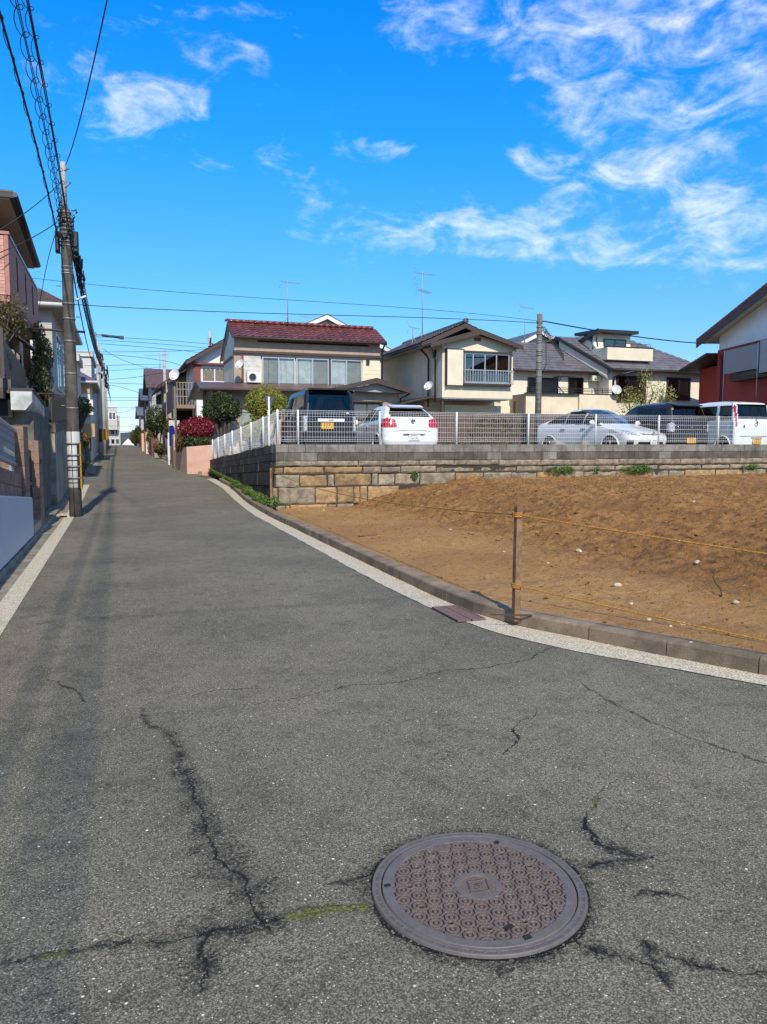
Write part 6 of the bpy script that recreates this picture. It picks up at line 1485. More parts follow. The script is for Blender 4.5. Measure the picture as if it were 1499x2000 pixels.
for xx in (-.50, 0, .45): m = MB(); m.lathe((xx, -.003, .86), [(.001, -.012), (.022, -.008), (.024, 0)], 12, 'y'); m.build('badge', m_chrome, blk, local=True)
# white compact at the right edge
wh = make_car('parked_compact', 'white compact car with tall narrow red tail lamps at the right edge', 'car', (18.80, 19.1, GZ0), 0, 3.4, 1.71,
 [(.22, .12), (.32, .01), (.5, 0), (.98, .0), (1.08, .03), (1.55, .10), (1.64, .18), (1.68, .4), (1.71, .8)],
 [(.22, 3.25), (.4, 3.38), (.8, 3.4), (1.0, 3.15), (1.1, 2.9), (1.55, 2.4), (1.66, 2.1), (1.71, 1.7)],
 [(.22, .68), (.35, .735), (.95, .738), (1.1, .73), (1.55, .675), (1.64, .62), (1.68, .54), (1.71, .40)], carpaint('cool_white_paint', (.70, .74, .71)),
 [('rear_window', m_carglass, 'rear', [(-.60, 1.12), (.60, 1.12), (.575, 1.60), (-.575, 1.60)]),
  ('tail_lamp', m_redlamp, 'rearwrap', [(.625, .88), (.69, .88), (.675, 1.60), (.61, 1.60)], .2),
  ('side_window', m_carglass, 'side', [(.20, 1.12), (.75, 1.11), (.75, 1.56), (.26, 1.56)]), ('side_window', m_carglass, 'side', [(.86, 1.1), (1.65, 1.08), (1.65, 1.57), (.86, 1.57)]),
  ('side_window', m_carglass_l, 'side', [(1.72, 1.08), (2.70, 1.04), (2.35, 1.50), (1.72, 1.57)]), ('windscreen', m_carglass_l, 'front', [(-.6, 1.1), (.6, 1.1), (.52, 1.6), (-.52, 1.6)])],
 [(.55, .27, .32), (2.85, .27, .32)], .27, corner=.13, bulge_r=.04)
plate(wh, .10, -.022, .44, m_plate_y); lbox('plate_lamp_hood', m_trimb, wh, -.12, .32, -.03, -.002, .545, .56)
lbox('tailgate_handle', m_trimb, wh, -.42, -.38, -.012, -.001, .86, .95); m = MB(); m.tube([(.05, -.01, 1.13), (.12, -.02, 1.0)], .014, 5); m.build('wiper', m_trimb, wh, local=True)
m = MB(); m.lathe((.06, -.002, .96), [(.052, 0), (.058, -.01), (.044, -.012), (.040, 0)], 20, 'y'); m.build('emblem', m_trimb, wh, local=True)
m = MB(); m.slab([(-.60, -.014, .60), (.60, -.014, .60), (.52, -.014, .612), (-.52, -.014, .612)], (0, .01, 0)); m.build('tailgate_seam', m_grey, wh, local=True)
# wheel stops at the back of a bay
for i, (x_, lab) in enumerate([(11.9, 'pale concrete wheel stop left of the utility pole behind the fence'), (12.75, 'pale concrete wheel stop right beside the silver car')]):
    m = MB(); m.slab([(x_-.3, 19.2, 1.17), (x_+.3, 19.2, 1.17), (x_+.22, 19.2, 1.52), (x_-.1, 19.2, 1.62)], (0, .3, 0)); tag(m.build('wheel_stop', m_conc), lab, 'wheel stop', 'wheel stops')
# ------------------------------------------------------------------ utility poles
def bands(root, x, y, zs_, r, mat=m_galv):
    for z_ in zs_: m = MB(); m.lathe((x, y, z_), [(r, -.016), (r+.009, -.014), (r+.009, .014), (r, .016)], 18); m.build('steel_band', mat, root)
up = thing('utility_pole', 'big dark weathered utility pole with white sleeve and black yellow guards on the left', 'utility pole', (-.9, 17.13, 0))
m = MB(); m.lathe((-.9, 17.13, -.2), [(.001, 0), (.128, 0), (.125, 1.0), (.109, 5.2), (.102, 6.35), (.088, 6.42), (.001, 6.43)], 28); m.build('pole', m_pole, up)
m = MB(); m.lathe((-.915, 17.13, 6.2), [(.001, 0), (.055, 0), (.05, .93), (.001, .94)], 12); m.build('top_extension', m_pole2, up)
m = MB(); m.lathe((-.9, 17.13, .62), [(.127, 0), (.1315, .005), (.128, 1.145), (.122, 1.15)], 28); m.build('sleeve', surf('pale_grey_sleeve', (.52, .51, .49), .6, (.44, .43, .41), 4, streak=.15), up)
bands(up, -.9, 17.13, [2.25, 2.95, 3.6, 4.05, 4.35], .117)
bands(up, -.9, 17.13, [4.95, 5.0, 5.08, 5.5, 5.58, 5.66, 5.74, 5.82, 5.9, 5.98, 6.05, 6.15], .108)
m_guard_k = surf('guard_black', (.015, .015, .015), .6)
for k in range(4):
    zb_ = .60+k*.235; g = MB()
    n0 = Vector((math.cos(-.9), math.sin(-.9), 0))
    def arc(a0, a1, r_, z0, z1, mat, nm):
        m = MB(); A = np.linspace(a0, a1, 5)
        vs = [(-.9+math.cos(a)*q, 17.13+math.sin(a)*q, z_) for z_ in (z0, z1) for q in (.1325, r_-.016) for a in A]; fs = []
        for i in range(4): fs += [(5+i, 6+i, 16+i, 15+i), (i, i+1, 11+i, 10+i), (i, 5+i, 6+i, i+1), (10+i, 11+i, 16+i, 15+i)]
        fs += [(0, 10, 15, 5), (4, 9, 19, 14)]; m.add(vs, fs); return m.build(nm, mat, up)
    arc(-1.05, -.72, .172, zb_, zb_+.21, m_guard_k, 'guard_black'); arc(-.71, -.42, .174, zb_, zb_+.21, m_yellow, 'guard_yellow'); arc(-.41, -.08, .172, zb_, zb_+.21, m_guard_k, 'guard_black')
    bands(up, -.9, 17.13, [zb_+.222], .149)
for z_ in (.98, 1.18, .72): 
    m = MB(); m.lathe((-.9, 17.13, z_), [(.1325, -.010), (.137, -.008), (.137, .008), (.1325, .010)], 20); m.build('strap', m_black, up)
m = MB(); m.tube([(-.93, 16.998, 1.85), (-.93, 16.995, 1.2), (-.925, 16.993, .6), (-.92, 16.997, .0)], .008, 5); m.build('earth_wire', m_black, up)
for i, z_ in enumerate([2.3, 2.9, 3.5, 4.1, 4.7, 5.3]):
    s_ = 1 if i % 2 else -1; m = MB(); m.tube([(-.9+.13*s_, 17.13, z_), (-.9+.21*s_, 17.13, z_)], .011, 5); m.build('step_bolt', m_galv, up)
for (xx, w_, z0_, z1_, lab) in [(-1.065, .042, 5.36, 5.76, 'l'), (-.725, .055, 5.36, 5.78, 'r')]:
    m = MB(); m.cbox(xx-w_, xx+w_, 17.02, 17.24, z0_, z1_, .03); m.build('closure_box', m_black, up)
m = MB(); m.tube([(-.78, 17.08, 4.42), (-.56, 17.08, 4.52)], .022, 6); m.build('bracket_arm', m_white, up)
m = MB(); m.tube([(-1.75, 17.16, 3.83), (-.60, 17.10, 3.80)], .024, 6); m.build('cross_arm', m_black, up)
m = MB(); m.tube([(-.915, 17.1, 6.95), (-.80, 17.1, 7.02)], .02, 6); m.tube([(-.915, 17.1, 6.6), (-.78, 17.1, 6.75)], .02, 6); m.build('top_arm', m_galv, up)
# tangle of ties and connectors at the head
m = MB(); r_ = random.Random(5)
for k in range(60):
    a = r_.uniform(0, 2*math.pi); z_ = r_.uniform(5.4, 6.25); q = r_.uniform(.12, .17); p = Vector((-.9+q*math.cos(a), 17.13+q*math.sin(a), z_))
    pts = [p]; 
    for s in range(4): p = p+Vector((r_.uniform(-.06, .06), r_.uniform(-.06, .06), r_.uniform(-.12, .06))); pts.append(p)
    m.tube(pts, r_.choice([.006, .009, .012]), 4)
for k in range(26):
    p = Vector((-.72+r_.uniform(-.05, .10), 17.2+r_.uniform(-.1, 1.6), 0)); p.z = 5.55-(p.y-17.2)*.28+r_.uniform(-.2, .15); m.tube([p, p+Vector((r_.uniform(-.03, .03), r_.uniform(-.1, .1), -r_.uniform(.1, .25)))], r_.choice([.012, .02, .03]), 5)
m.build('connectors', m_cable, up)
r_ = random.Random(31)
for k in range(4): yy = 17.45+k*.55+r_.uniform(-.1, .1); zc_ = 5.35-.07*k+r_.uniform(-.06, .06); m = MB(); m.tube([(-.74, yy, zc_), (-.76, yy+.38, zc_-.03)], [.05, .045], 8); m.build('splice_case', m_cable, up)
def simple_pole(lab, x, y, z0, z1, r=.12, guard=True, mat=m_pole2, name='utility_pole', clutter=True, grp=None):
    t_ = thing(name, lab, 'utility pole', (x, y, z0)); m = MB(); m.lathe((x, y, z0-.2), [(.001, 0), (r, 0), (r*.78, z1-z0+.2), (.001, z1-z0+.21)], 16); m.build('pole', mat, t_)
    if guard:
        for k in range(6):
            a0 = k*math.pi/3; m = MB(); A = [a0+.04, a0+math.pi/3-.04]
            vs = [(x+math.cos(a)*q, y+math.sin(a)*q, z_) for z_ in (z0+1.0, z0+1.75) for q in (r, r+.02) for a in A]; m.add(vs, [(2, 3, 7, 6), (0, 2, 6, 4), (1, 5, 7, 3), (4, 6, 7, 5)]); m.build('guard_strip', m_yellow if k % 2 else m_guard_k, t_)
    bands(t_, x, y, [z0+(z1-z0)*f_ for f_ in (.75, .82, .88, .94)], r*.84)
    if clutter:
        m = MB(); rr2 = random.Random(int(y*10))
        for k in range(22):
            p = Vector((x+.1+rr2.uniform(-.12, .22), y+rr2.uniform(-.2, .6), z1-rr2.uniform(.3, 1.8))); m.tube([p, p+Vector((rr2.uniform(-.1, .1), rr2.uniform(-.2, .2), -rr2.uniform(.1, .4)))], rr2.choice([.02, .035, .05]), 5)
        m.build('connectors', m_cable, t_)
    return t_
p2 = simple_pole('pale grey utility pole with street lamp arm beyond the side street', -1.02, 47, .66, 7.2, .135)
m = MB(); m.tube([(-1.10, 47, 6.8), (-1.10, 47, 7.85)], .04, 6); m.build('lamp_post_extension', m_galv, p2)
m = MB(); m.tube([(-1.10, 46.95, 7.70), (-.75, 46.95, 7.69)], .035, 6); ar = m.build('lamp_arm', m_galv, p2)
m = MB(); m.tube([(-.78, 46.95, 7.68), (.18, 46.95, 7.60)], .075, 10); m.cbox(.16, .40, 46.86, 47.04, 7.50, 7.68, .02); m.build('street_lamp', surf('dark_lamp_housing', (.04, .05, .07), .5), p2)
simple_pole('second pale pole close behind the lamp pole on the left', -.98, 58, .86, 7.6, .13)
simple_pole('slim pale pole with yellow guard in the row behind the lamp pole', -1.02, 66, .98, 8.0, .12)
simple_pole('farthest slim pole on the left near the crest', -1.12, 82, 1.2, 8.6, .12)
simple_pole('thin grey pole standing above the brown tiled roofs on the right', 3.32, 60, 1.2, 8.6, .13, guard=False, clutter=False)
simple_pole('dark pole with insulators rising behind the grey white gabled house', 5.55, 50, 1.0, 8.6, .14, guard=False)
pr_ = simple_pole('grey banded utility pole standing behind the cars in front of the grey roofed house', 14.55, 25, 1.0, 6.22, .125, guard=False, mat=surf('grey_brown_pole', (.12, .115, .10), .85, (.17, .16, .145), 3, streak=.3), clutter=False)
bands(pr_, 14.55, 25, [2.2, 2.5, 2.8, 3.05, 3.2, 3.4, 3.55, 3.8, 4.0, 4.25, 4.5, 4.75, 4.9, 5.2, 5.5, 5.75, 5.95], .112)
m = MB(); rr2 = random.Random(9)
for k in range(14): p = Vector((14.75+k*.06, 25.1, 5.75-k*.07)); m.tube([p, p+Vector((.08, 0, .05)), p+Vector((.12, 0, -.22)), p+Vector((.02, 0, -.1))], .016, 5)
m.tube([(14.68, 25, 5.8), (14.95, 25.2, 5.2), (14.85, 25, 4.4), (14.68, 25, 4.1)], .015, 5); m.build('cable_coil', m_cable, pr_)
lp = thing('satellite_mast', 'slim wooden post with a white satellite dish by the blue sign up the street', 'post', (2.55, 38, .45)); bar('post', surf('grey_wood_post', (.14, .13, .11), .9), lp, [(2.56, 38, .4), (2.55, 38, 4.55)], .055, 7)
dish_ant('white satellite dish on top of the slim post up the street', (2.6, 37.85, 4.75), (-.6, -.7, .35), .27)
# ------------------------------------------------------------------ overhead wires
def through(pts, n=40):
    """smooth curve through points given in order (each coordinate quadratic/cubic in arc parameter)"""
    P = np.array([tuple(p) for p in pts], float); t0 = np.concatenate([[0], np.cumsum(np.linalg.norm(np.diff(P, axis=0), axis=1))]); t0 /= t0[-1]
    deg = min(len(P)-1, 3); c_ = [np.polyfit(t0, P[:, k], deg) for k in range(3)]; tt = np.linspace(0, 1, n)
    return [Vector((np.polyval(c_[0], t), np.polyval(c_[1], t), np.polyval(c_[2], t))) for t in tt]
def wire(lab, pts, r=.012, grp='overhead wires', name='overhead_cable', loops=None, n=40, mat=m_cable, strands=1):
    P = through(pts, n); m = MB()
    if strands == 1: m.tube(P, r, 6)
    else:
        for s in range(strands):
            a = s*2*math.pi/strands; off = Vector((math.cos(a)*r*.9, 0, math.sin(a)*r*.9)); m.tube([p+off+Vector((0, 0, .012*math.sin(i*.9+a))) for i, p in enumerate(P)], r*.62, 5)
    o = m.build(name, mat)
    if loops:
        lp_r, pitch, lr = loops; m = MB(); L_ = 0; d_ = [0]
        for a, b in zip(P, P[1:]): d_.append(d_[-1]+(b-a).length)
        N = int(d_[-1]/pitch*10); Q = []
        for i in range(N+1):
            s = d_[-1]*i/N; k = min(int(np.searchsorted(d_, s)), len(P)-1); k = max(k, 1); f_ = (s-d_[k-1])/(d_[k]-d_[k-1]+1e-9); c = P[k-1].lerp(P[k], f_)
            ph = 2*math.pi*i/10; back = -math.sin(ph)*lp_r*.35; t_ = (P[k]-P[k-1]).normalized(); Q.append(c+Vector((math.cos(ph)*lp_r*.8, 0, math.sin(ph)*lp_r-lp_r*.6))+t_*back)
        m.tube(Q, lr, 4, cap=False); o2 = m.build('spiral_hanger', mat, o)
    return tag(o, lab, 'cable', grp)
def zx(px, py, X): return at_x(px, py, X)
wire('thick black cable bundle farthest left, sweeping from the top left corner to the big pole', [(-1.12, -14, 6.9), (-1.10, 2, 5.9), zx(0, 42, -1.07), zx(60, 228, -1.04), (-1.05, 16.98, 5.62)], .016, n=70, loops=(.03, .9, .005))
wire('middle black cable with big hanging spiral loops above the big pole', [(-.98, -14, 7.2), (-.92, 2, 6.2), zx(35, 0, -.86), zx(62, 140, -.88), (-.96, 17.0, 6.05)], .010, n=80, loops=(.075, .55, .0055), strands=2)
wire('heavy black cable bundle with ties right of the spiral cable', [(-.86, -14, 7.2), (-.80, 2, 6.2), zx(57, 0, -.78), zx(90, 200, -.81), (-.86, 17.0, 5.95)], .013, n=80, loops=(.07, .6, .005), strands=3)
wire('single thin wire slanting from the pole top up to the sky', [at_y(222, -60, 9.5), at_y(165, 200, 12.8), (-.86, 17.1, 7.08)], .009)
wire('service wire from the pole to the near eave of the pink house', [(-.93, 17.05, 6.75), at_y(60, 408, 16.6), at_y(-12, 456, 16.4)], .009)
wire('service wire dipping from the pole to the pink balcony', [(-.98, 17.0, 5.98), at_y(60, 466, 16.95), at_y(-12, 497, 16.9)], .009)
wire('drop wire from the pole to the far end of the pink balcony', [(-.98, 17.1, 5.95), at_y(98, 492, 20.0), (-1.95, 23.1, 5.25)], .008)
for i, lab in enumerate(['upper', 'middle', 'lower']):
    wire(f'{lab} cable running up the street from the big pole to the lamp pole', [(-.80+.03*i, 17.3, 5.78-.2*i), (-.86+.05*i, 30, 5.62-.17*i), (-.95+.06*i, 47, 6.35-.17*i)], .017-.002*i, n=70, loops=(.085, .45, .006))
wire('slack black cable hanging left of the bundle between the first two poles', [(-.80, 17.3, 5.0), (-.92, 29, 4.75), (-1.04, 46.9, 6.0)], .015)
for i in range(3):
    wire(['upper', 'middle', 'lower'][i]+' cable continuing from the lamp pole up to the crest', [(-.90+.05*i, 47, 6.7-.3*i), (-.85+.05*i, 58, 6.6-.3*i), (-.92+.05*i, 66, 6.9-.3*i), (-1.0+.05*i, 82, 7.6-.3*i), (-1.1, 125, 8.6-.3*i)], .028, n=50)
wire('long faint high wire crossing behind the house roofs', [at_y(-60, 527, 25), at_y(80, 545, 25), at_y(600, 588, 25), (14.5, 25, 5.97)], .007)
wire('long dark wire crossing the street to the banded pole', [at_y(-60, 578, 25), at_y(80, 590, 25), at_y(560, 613, 25), (14.5, 25, 5.90)], .011)
wire('wire sloping from the banded pole to the dark red house', [(14.6, 25, 5.99), at_y(1240, 657, 27.0), at_y(1378, 671, 29.6)], .022)
xw = [((190, 658), (243, 660), (410, 672), 47, 48, 50), ((190, 664), (260, 668), (430, 683), 47, 48, 52), ((190, 671), (260, 676), (400, 690), 47, 48, 52), ((150, 687), (260, 687), (400, 683), 47, 47, 50),
      ((150, 687.5), (212, 692), (330, 732), 47, 47, 60), ((200, 680), (240, 703), (318, 724), 47, 52, 60), ((150, 715), (230, 713), (318, 712), 50, 52, 60), ((150, 725), (230, 723), (320, 716), 58, 58, 60), ((150, 740), (230, 740), (322, 726), 62, 62, 60),
      ((150, 746), (215, 748), (300, 752), 62, 62, 70), ((213, 752), (250, 760), (300, 778), 62, 66, 70), ((150, 777), (215, 777), (290, 777), 66, 66, 78), ((150, 782), (215, 782), (285, 782), 66, 66, 78), ((160, 795), (215, 796), (270, 794), 82, 82, 92), ((160, 815), (215, 815), (265, 813), 90, 90, 100), ((160, 830), (225, 832), (258, 829), 100, 100, 110), ((160, 843), (232, 843), (258, 842), 110, 110, 115), ((213, 806), (240, 805), (268, 790), 82, 88, 100)]
ordw = ['topmost', 'second', 'third', 'fourth, thicker', 'fifth, sagging', 'sixth, steeply sagging', 'seventh', 'eighth', 'ninth', 'tenth', 'eleventh, slanting', 'twelfth', 'thirteenth', 'fourteenth', 'third lowest', 'second lowest', 'lowest', 'upward curving']
for iw, (a, b, c_, ya, yb, yc) in enumerate(xw):
    wire(ordw[iw]+' thin wire from the top crossing over the far end of the street' if iw < 14 else ordw[iw]+' thin wire crossing over the far end of the street', [at_y(*a, ya), at_y(*b, yb), at_y(*c_, yc)], .012 if yb < 60 else .016, grp='thin wires crossing over the far street', n=14)
o_ = wire('wire passing overhead just in front of the camera position, casting a line across the road', [(-9, .2, 6.4), (2, .25, 5.9), (14, .1, 6.4)], .009)
antenna('small bent aerial over the brown roofs beside the thin grey pole', 2.9, 58, 6.6, 8.0, boom=(-1, 0), L=1.6)
# ------------------------------------------------------------------ left hand property, seen close
lw = thing('block_wall', 'brown split block garden wall carrying a pale mesh fence on the left', 'wall', (-1.5, 10, 0))
XW = -1.42; tops = lambda y: 1.28-.085*(y-10.1)
for row_ in range(7):
    y = 4.0-(.2 if row_ % 2 else 0)
    while y < 12.75:
        y1_ = min(y+.4, 12.75)
        a = lambda q, k: tops(q)-.2*k
        zb0, zb1 = a(y, row_+1), a(y1_, row_+1)
        if y1_-y > .05:
            m = MB(); g = .005; m.slab([(XW, y+g, zb0+g), (XW, y1_-g, zb1+g), (XW, y1_-g, a(y1_, row_)-g), (XW, y+g, a(y, row_)-g)], (-.14, 0, 0)); m.build('block', m_blockbrown, lw)
        y += .4
m = MB(); m.slab([(XW-.01, 4, -.1), (XW-.01, 12.75, -.1), (XW-.01, 12.75, tops(12.75)-.012), (XW-.01, 4, tops(4)-.012)], (-.11, 0, 0)); m.build('core', m_mortar, lw)
gp = thing('gate_pillar', 'brown block pillar at the end of the mesh fence beside the black gate', 'pillar', (-1.5, 13.2, 0))
for k in range(9): bx('block', m_blockbrown, gp, -1.68, -1.37, 12.78, 13.40, k*.2+.003-.02, k*.2+.197-.02)
gp = thing('gate_pillar', 'brown block pillar beyond the black gate next to the concrete wall', 'pillar', (-1.5, 15, 0))
for k in range(8): bx('block', m_blockbrown, gp, -1.75, -1.33, 14.55, 15.25, k*.2+.003-.02, k*.2+.197-.02)
bx('letter_slot', m_black, gp, -1.36, -1.315, 14.8, 15.05, 1.16, 1.24)
gt = thing('garden_gate', 'narrow black metal gate between the two brown pillars', 'gate', (-1.5, 14, .2))
bx('gate_frame', m_black, gt, -1.5, -1.46, 13.45, 14.5, .22, 1.42)
for k in range(6): bx('gate_bar', m_blackalu, gt, -1.457, -1.43, 13.5+k*.165, 13.53+k*.165, .25, 1.40)
bx('gate_handle', m_galv, gt, -1.43, -1.38, 13.6, 13.72, .85, .9)
bx('gate_sill', surf('beige_step', (.42, .31, .22), .9), gt, -1.6, -1.33, 13.42, 14.53, -.02, .20)
mf = thing('mesh_fence', 'silver grey mesh fence with tubular rails on the brown block wall', 'fence', (-1.5, 8, 1.3))
def MF(y): return tops(y)
m_mesh = surf('silver_grey_fence', (.34, .36, .38), .4, metal=.4)
m = MB(); ft = .68
for zq, rr3 in ((ft-.03, .035), (.14, .035)): m.tube([(-1.49, 4, MF(4)+zq), (-1.49, 12.76, MF(12.76)+zq)], rr3, 8)
m.build('rail', m_mesh, mf)
m = MB()
for k in range(175): y = 4.02+k*.05; m.tube([(-1.49, y, MF(y)+.14), (-1.49, y, MF(y)+ft-.03)], .0045, 4, cap=False)
for zq in (.24, .34, .44, .54): m.tube([(-1.483, 4, MF(4)+zq), (-1.483, 12.76, MF(12.76)+zq)], .006, 4)
m.build('mesh', m_mesh, mf)
m = MB(); m.slab([(-1.53, 4, MF(4)+.15), (-1.53, 12.76, MF(12.76)+.15), (-1.53, 12.76, MF(12.76)+ft-.05), (-1.53, 4, MF(4)+ft-.05)], (-.006, 0, 0)); m.build('screen_sheet', surf('translucent_grey_screen', (.22, .235, .25), .6), mf)
for y in (5, 7, 9, 11, 12.6): bx('post', m_mesh, mf, -1.56, -1.50, y, y+.06, MF(y)-.05, MF(y)+ft)
gpn = thing('grey_panel', 'smooth pale blue grey panel along the foot of the brown block wall', 'panel', (-1.3, 11, .1))
m = MB(); pts = [(-1.315, 6.0, .10), (-1.315, 13.12, .085), (-1.315, 13.16, .12), (-1.315, 13.16, .61), (-1.315, 13.10, .665), (-1.315, 9.7, .905), (-1.315, 6.0, 1.17)]
m.slab(pts, (-.07, 0, 0)); m.build('panel_face', m_greypanel, gpn)
m = MB(); m.slab([(-1.315, 13.10, .6652), (-1.315, 9.7, .9052), (-1.315, 6.0, 1.1702), (-1.315, 6.0, 1.19), (-1.315, 9.7, .925), (-1.315, 13.10, .685)], (-.08, 0, 0)); m.build('panel_edge', surf('pale_panel_edge', (.55, .6, .66), .4), gpn)
# concrete apron between kerb and walls
P = np.array([[(-2.6+j*.122, y, zr(y)+.055) for j in range(11)] for y in np.linspace(13, 26, 30)]); grid_mesh('apron', P, m_conc, kind='structure')
cw = thing('retaining_wall', 'tall streaked concrete retaining wall behind the big utility pole', 'retaining wall', (-1.5, 20, 0))
m = MB(); m.slab([(-1.40, 19.2, -.1), (-1.40, 25.6, .1), (-1.40, 25.6, 2.06), (-1.40, 19.2, 1.78)], (-.9, 0, 0)); m.build('wall_face', m_conc, cw)
m = MB(); m.slab([(-1.375, 19.17, 1.783), (-1.375, 25.6, 2.065), (-1.375, 25.6, 2.25), (-1.375, 19.17, 1.98)], (-.9, 0, 0)); m.build('coping', m_darkblock, cw)
ff = thing('picket_fence', 'brown metal picket fence on the concrete retaining wall behind the pole', 'fence', (-1.5, 20, 2))
for k in range(34):
    y = 19.25+k*.185; bx('picket', m_brownalu, ff, -1.47, -1.445, y, y+.13, 2.0+(y-19.2)*.044, 2.62+(y-19.2)*.05)
m = MB(); m.tube([(-1.46, 19.2, 2.66), (-1.46, 25.6, 2.98)], .022, 5); m.tube([(-2.2, 19.2, 2.66), (-1.46, 19.2, 2.66)], .02, 5); m.tube([(-2.2, 19.2, 2.1), (-1.46, 19.2, 2.1)], .015, 5)
for k in range(4): m.tube([(-2.15+k*.22, 19.2, 2.0), (-2.15+k*.22, 19.2, 2.66)], .012, 5)
m.build('rail', m_brownalu, ff)
dk = thing('raised_terrace', 'dark mossy block terrace wall with an open slot above the gate pillars', 'terrace', (-2, 16, 0))
bx('lower_wall', m_darkblock, dk, -4, -1.52, 15.9, 19.1, 0, 2.12)
for k in range(4): bx('concrete_block', m_block_d, dk, -1.95-.36*(k+1)+.004, -1.95-.36*k-.004, 15.4, 15.7, 2.52, 2.70); bx('concrete_block', m_block_d, dk, -1.95-.36*(k+1)+.004, -1.95-.36*k-.004, 15.4, 15.7, 2.335, 2.512)
bx('deck', m_darkblock, dk, -5, -1.86, 15.72, 19.1, 2.45, 2.70); bx('slot', m_dark, dk, -4, -1.85, 15.75, 15.89, 2.0, 2.33)
wb = thing('white_parapet', 'small stained white parapet box with dark rim jutting out above the gate', 'parapet', (-1.65, 16, 2.3))
m = MB(); m.slab([(-1.86, 15.6, 2.14), (-1.62, 15.6, 2.14), (-1.50, 15.6, 2.29), (-1.50, 15.6, 2.50), (-1.86, 15.6, 2.50)], (0, 2.4, -.17)); m.build('box', m_balwhite, wb)
m = MB(); m.slab([(-1.88, 15.57, 2.502), (-1.47, 15.57, 2.502), (-1.47, 15.57, 2.535), (-1.88, 15.57, 2.535)], (0, 2.45, -.17)); m.build('rim', m_browntrim, wb)
rf = thing('terrace_railing', 'brown framed terrace railing with slatted side below the pink balcony', 'railing', (-1.95, 15.6, 2.7))
m = MB(); m.box(-3.2, -1.93, 15.50, 15.55, 3.30, 3.35); m.box(-3.2, -1.93, 15.50, 15.55, 2.72, 2.77); m.box(-1.99, -1.93, 15.49, 15.56, 2.70, 3.60); m.build('frame', m_brownalu, rf)
for k in range(22): y = 15.6+k*.155; bx('slat', m_brownalu, rf, -1.96, -1.94, y, y+.125, 2.78-.02*k, 3.42-.012*k)
m = MB(); m.tube([(-1.95, 15.6, 2.74), (-1.95, 19.0, 2.35)], .03, 5); m.build('lower_rail', m_brownalu, rf)
ptr = thing('planter_box', 'teal green planter trough with bushy plants on the terrace', 'planter', (-2.2, 15.7, 2.78)); bx('trough', surf('teal_planter', (.05, .16, .13), .6), ptr, -3.0, -2.05, 15.58, 15.76, 2.78, 2.95)
# pink brick house
ph = thing('house', 'pink brick clad house with overhanging balcony and wide dark eave at the left edge', 'house', (-3, 20, 2.4))
bx('ground_floor_wall', m_beigewall, ph, -7, -2.45, 17.8, 23.6, 2.1, 4.42); bx('upper_wall', m_pinktrim, ph, -7, -3.0, 18.4, 21.2, 4.42, 5.84)
bx('balcony_slab', m_pinktrim, ph, -7, -1.97, 17.02, 23.0, 4.32, 4.43)
bx('balcony_core', m_pinktrim, ph, -7, -1.98, 17.03, 17.15, 4.432, 5.6); bx('balcony_core', m_pinktrim, ph, -2.09, -1.975, 17.16, 22.95, 4.432, 5.6); bx('balcony_core', m_pinktrim, ph, -4, -2.1, 22.85, 22.95, 4.432, 5.6)
bx('balcony_cap', m_pinktrim, ph, -7, -1.93, 16.98, 17.2, 5.602, 5.66); bx('balcony_cap', m_alu, ph, -2.12, -1.935, 17.201, 23.0, 5.602, 5.645)
bx('corner_trim', m_pinktrim, ph, -2.03, -1.955, 17.0, 17.029, 4.44, 5.6); bx('corner_trim', m_pinktrim, ph, -1.974, -1.955, 17.03, 17.18, 4.44, 5.6)
rb_ = random.Random(8)
for k in range(17):
    x = -2.035
    first = True
    while x > -3.9:
        w_ = .15 if (first and k % 2) else .3; first = False
        xa = max(x-w_, -3.95); bx('brick', m_pinkbrick, ph, xa+.004, x-.004+(0 if not (k % 2 and x > -2.2) else 0), 17.012-rb_.uniform(0, .006), 17.029, 4.445+k*.067+.003, 4.445+(k+1)*.067-.003); x = xa
m = MB()
for k in range(17):
    y = 17.2
    while y < 22.9:
        w_ = .3 if y > 17.2 or k % 2 else .15; m.box(-1.974, -1.962, y+.004, min(y+w_, 22.93)-.004, 4.445+k*.067+.003, 4.445+(k+1)*.067-.003); y += w_
m.build('side_bricks', m_pinkbrick, ph, kind='stuff')
for y in (18.3, 19.9, 21.4): bx('drain_slot', m_browntrim, ph, -1.961, -1.945, y, y+.08, 4.75, 5.45)
# awning and lower window
m = MB(); m.slab([(-2.44, 20.2, 4.25), (-1.85, 20.2, 3.75), (-1.85, 22.8, 3.75), (-2.44, 22.8, 4.25)], (0, 0, .05)); m.build('awning', surf('grey_awning', (.22, .21, .2), .8), ph)
window(ph, FY(17.8), -4.2, -2.9, 2.9, 4.0, 2, m_brownalu, gl=m_glass_dark); window(ph, FXp(-2.45), 20.4, 22.6, 2.9, 3.9, 2, m_brownalu, gl=m_glass_dark)
m = MB(); m.slab([(-7, 16.9, 6.24), (-1.88, 16.9, 6.24), (-1.88, 21.3, 5.86), (-7, 21.3, 5.86)], (0, 0, .03)); m.build('soffit', surf('grey_brown_soffit', (.30, .25, .19), .85), ph)
m = MB(); m.slab([(-7, 16.86, 6.273), (-1.80, 16.86, 6.273), (-1.80, 21.35, 5.893), (-7, 21.35, 5.893)], (0, 0, .10)); m.build('eave', surf('dark_slate_eave', (.035, .033, .03), .6), ph)
m = MB(); m.tube([(-1.78, 16.85, 6.33), (-1.78, 21.36, 5.95)], .05, 7); m.build('gutter', m_black, ph)
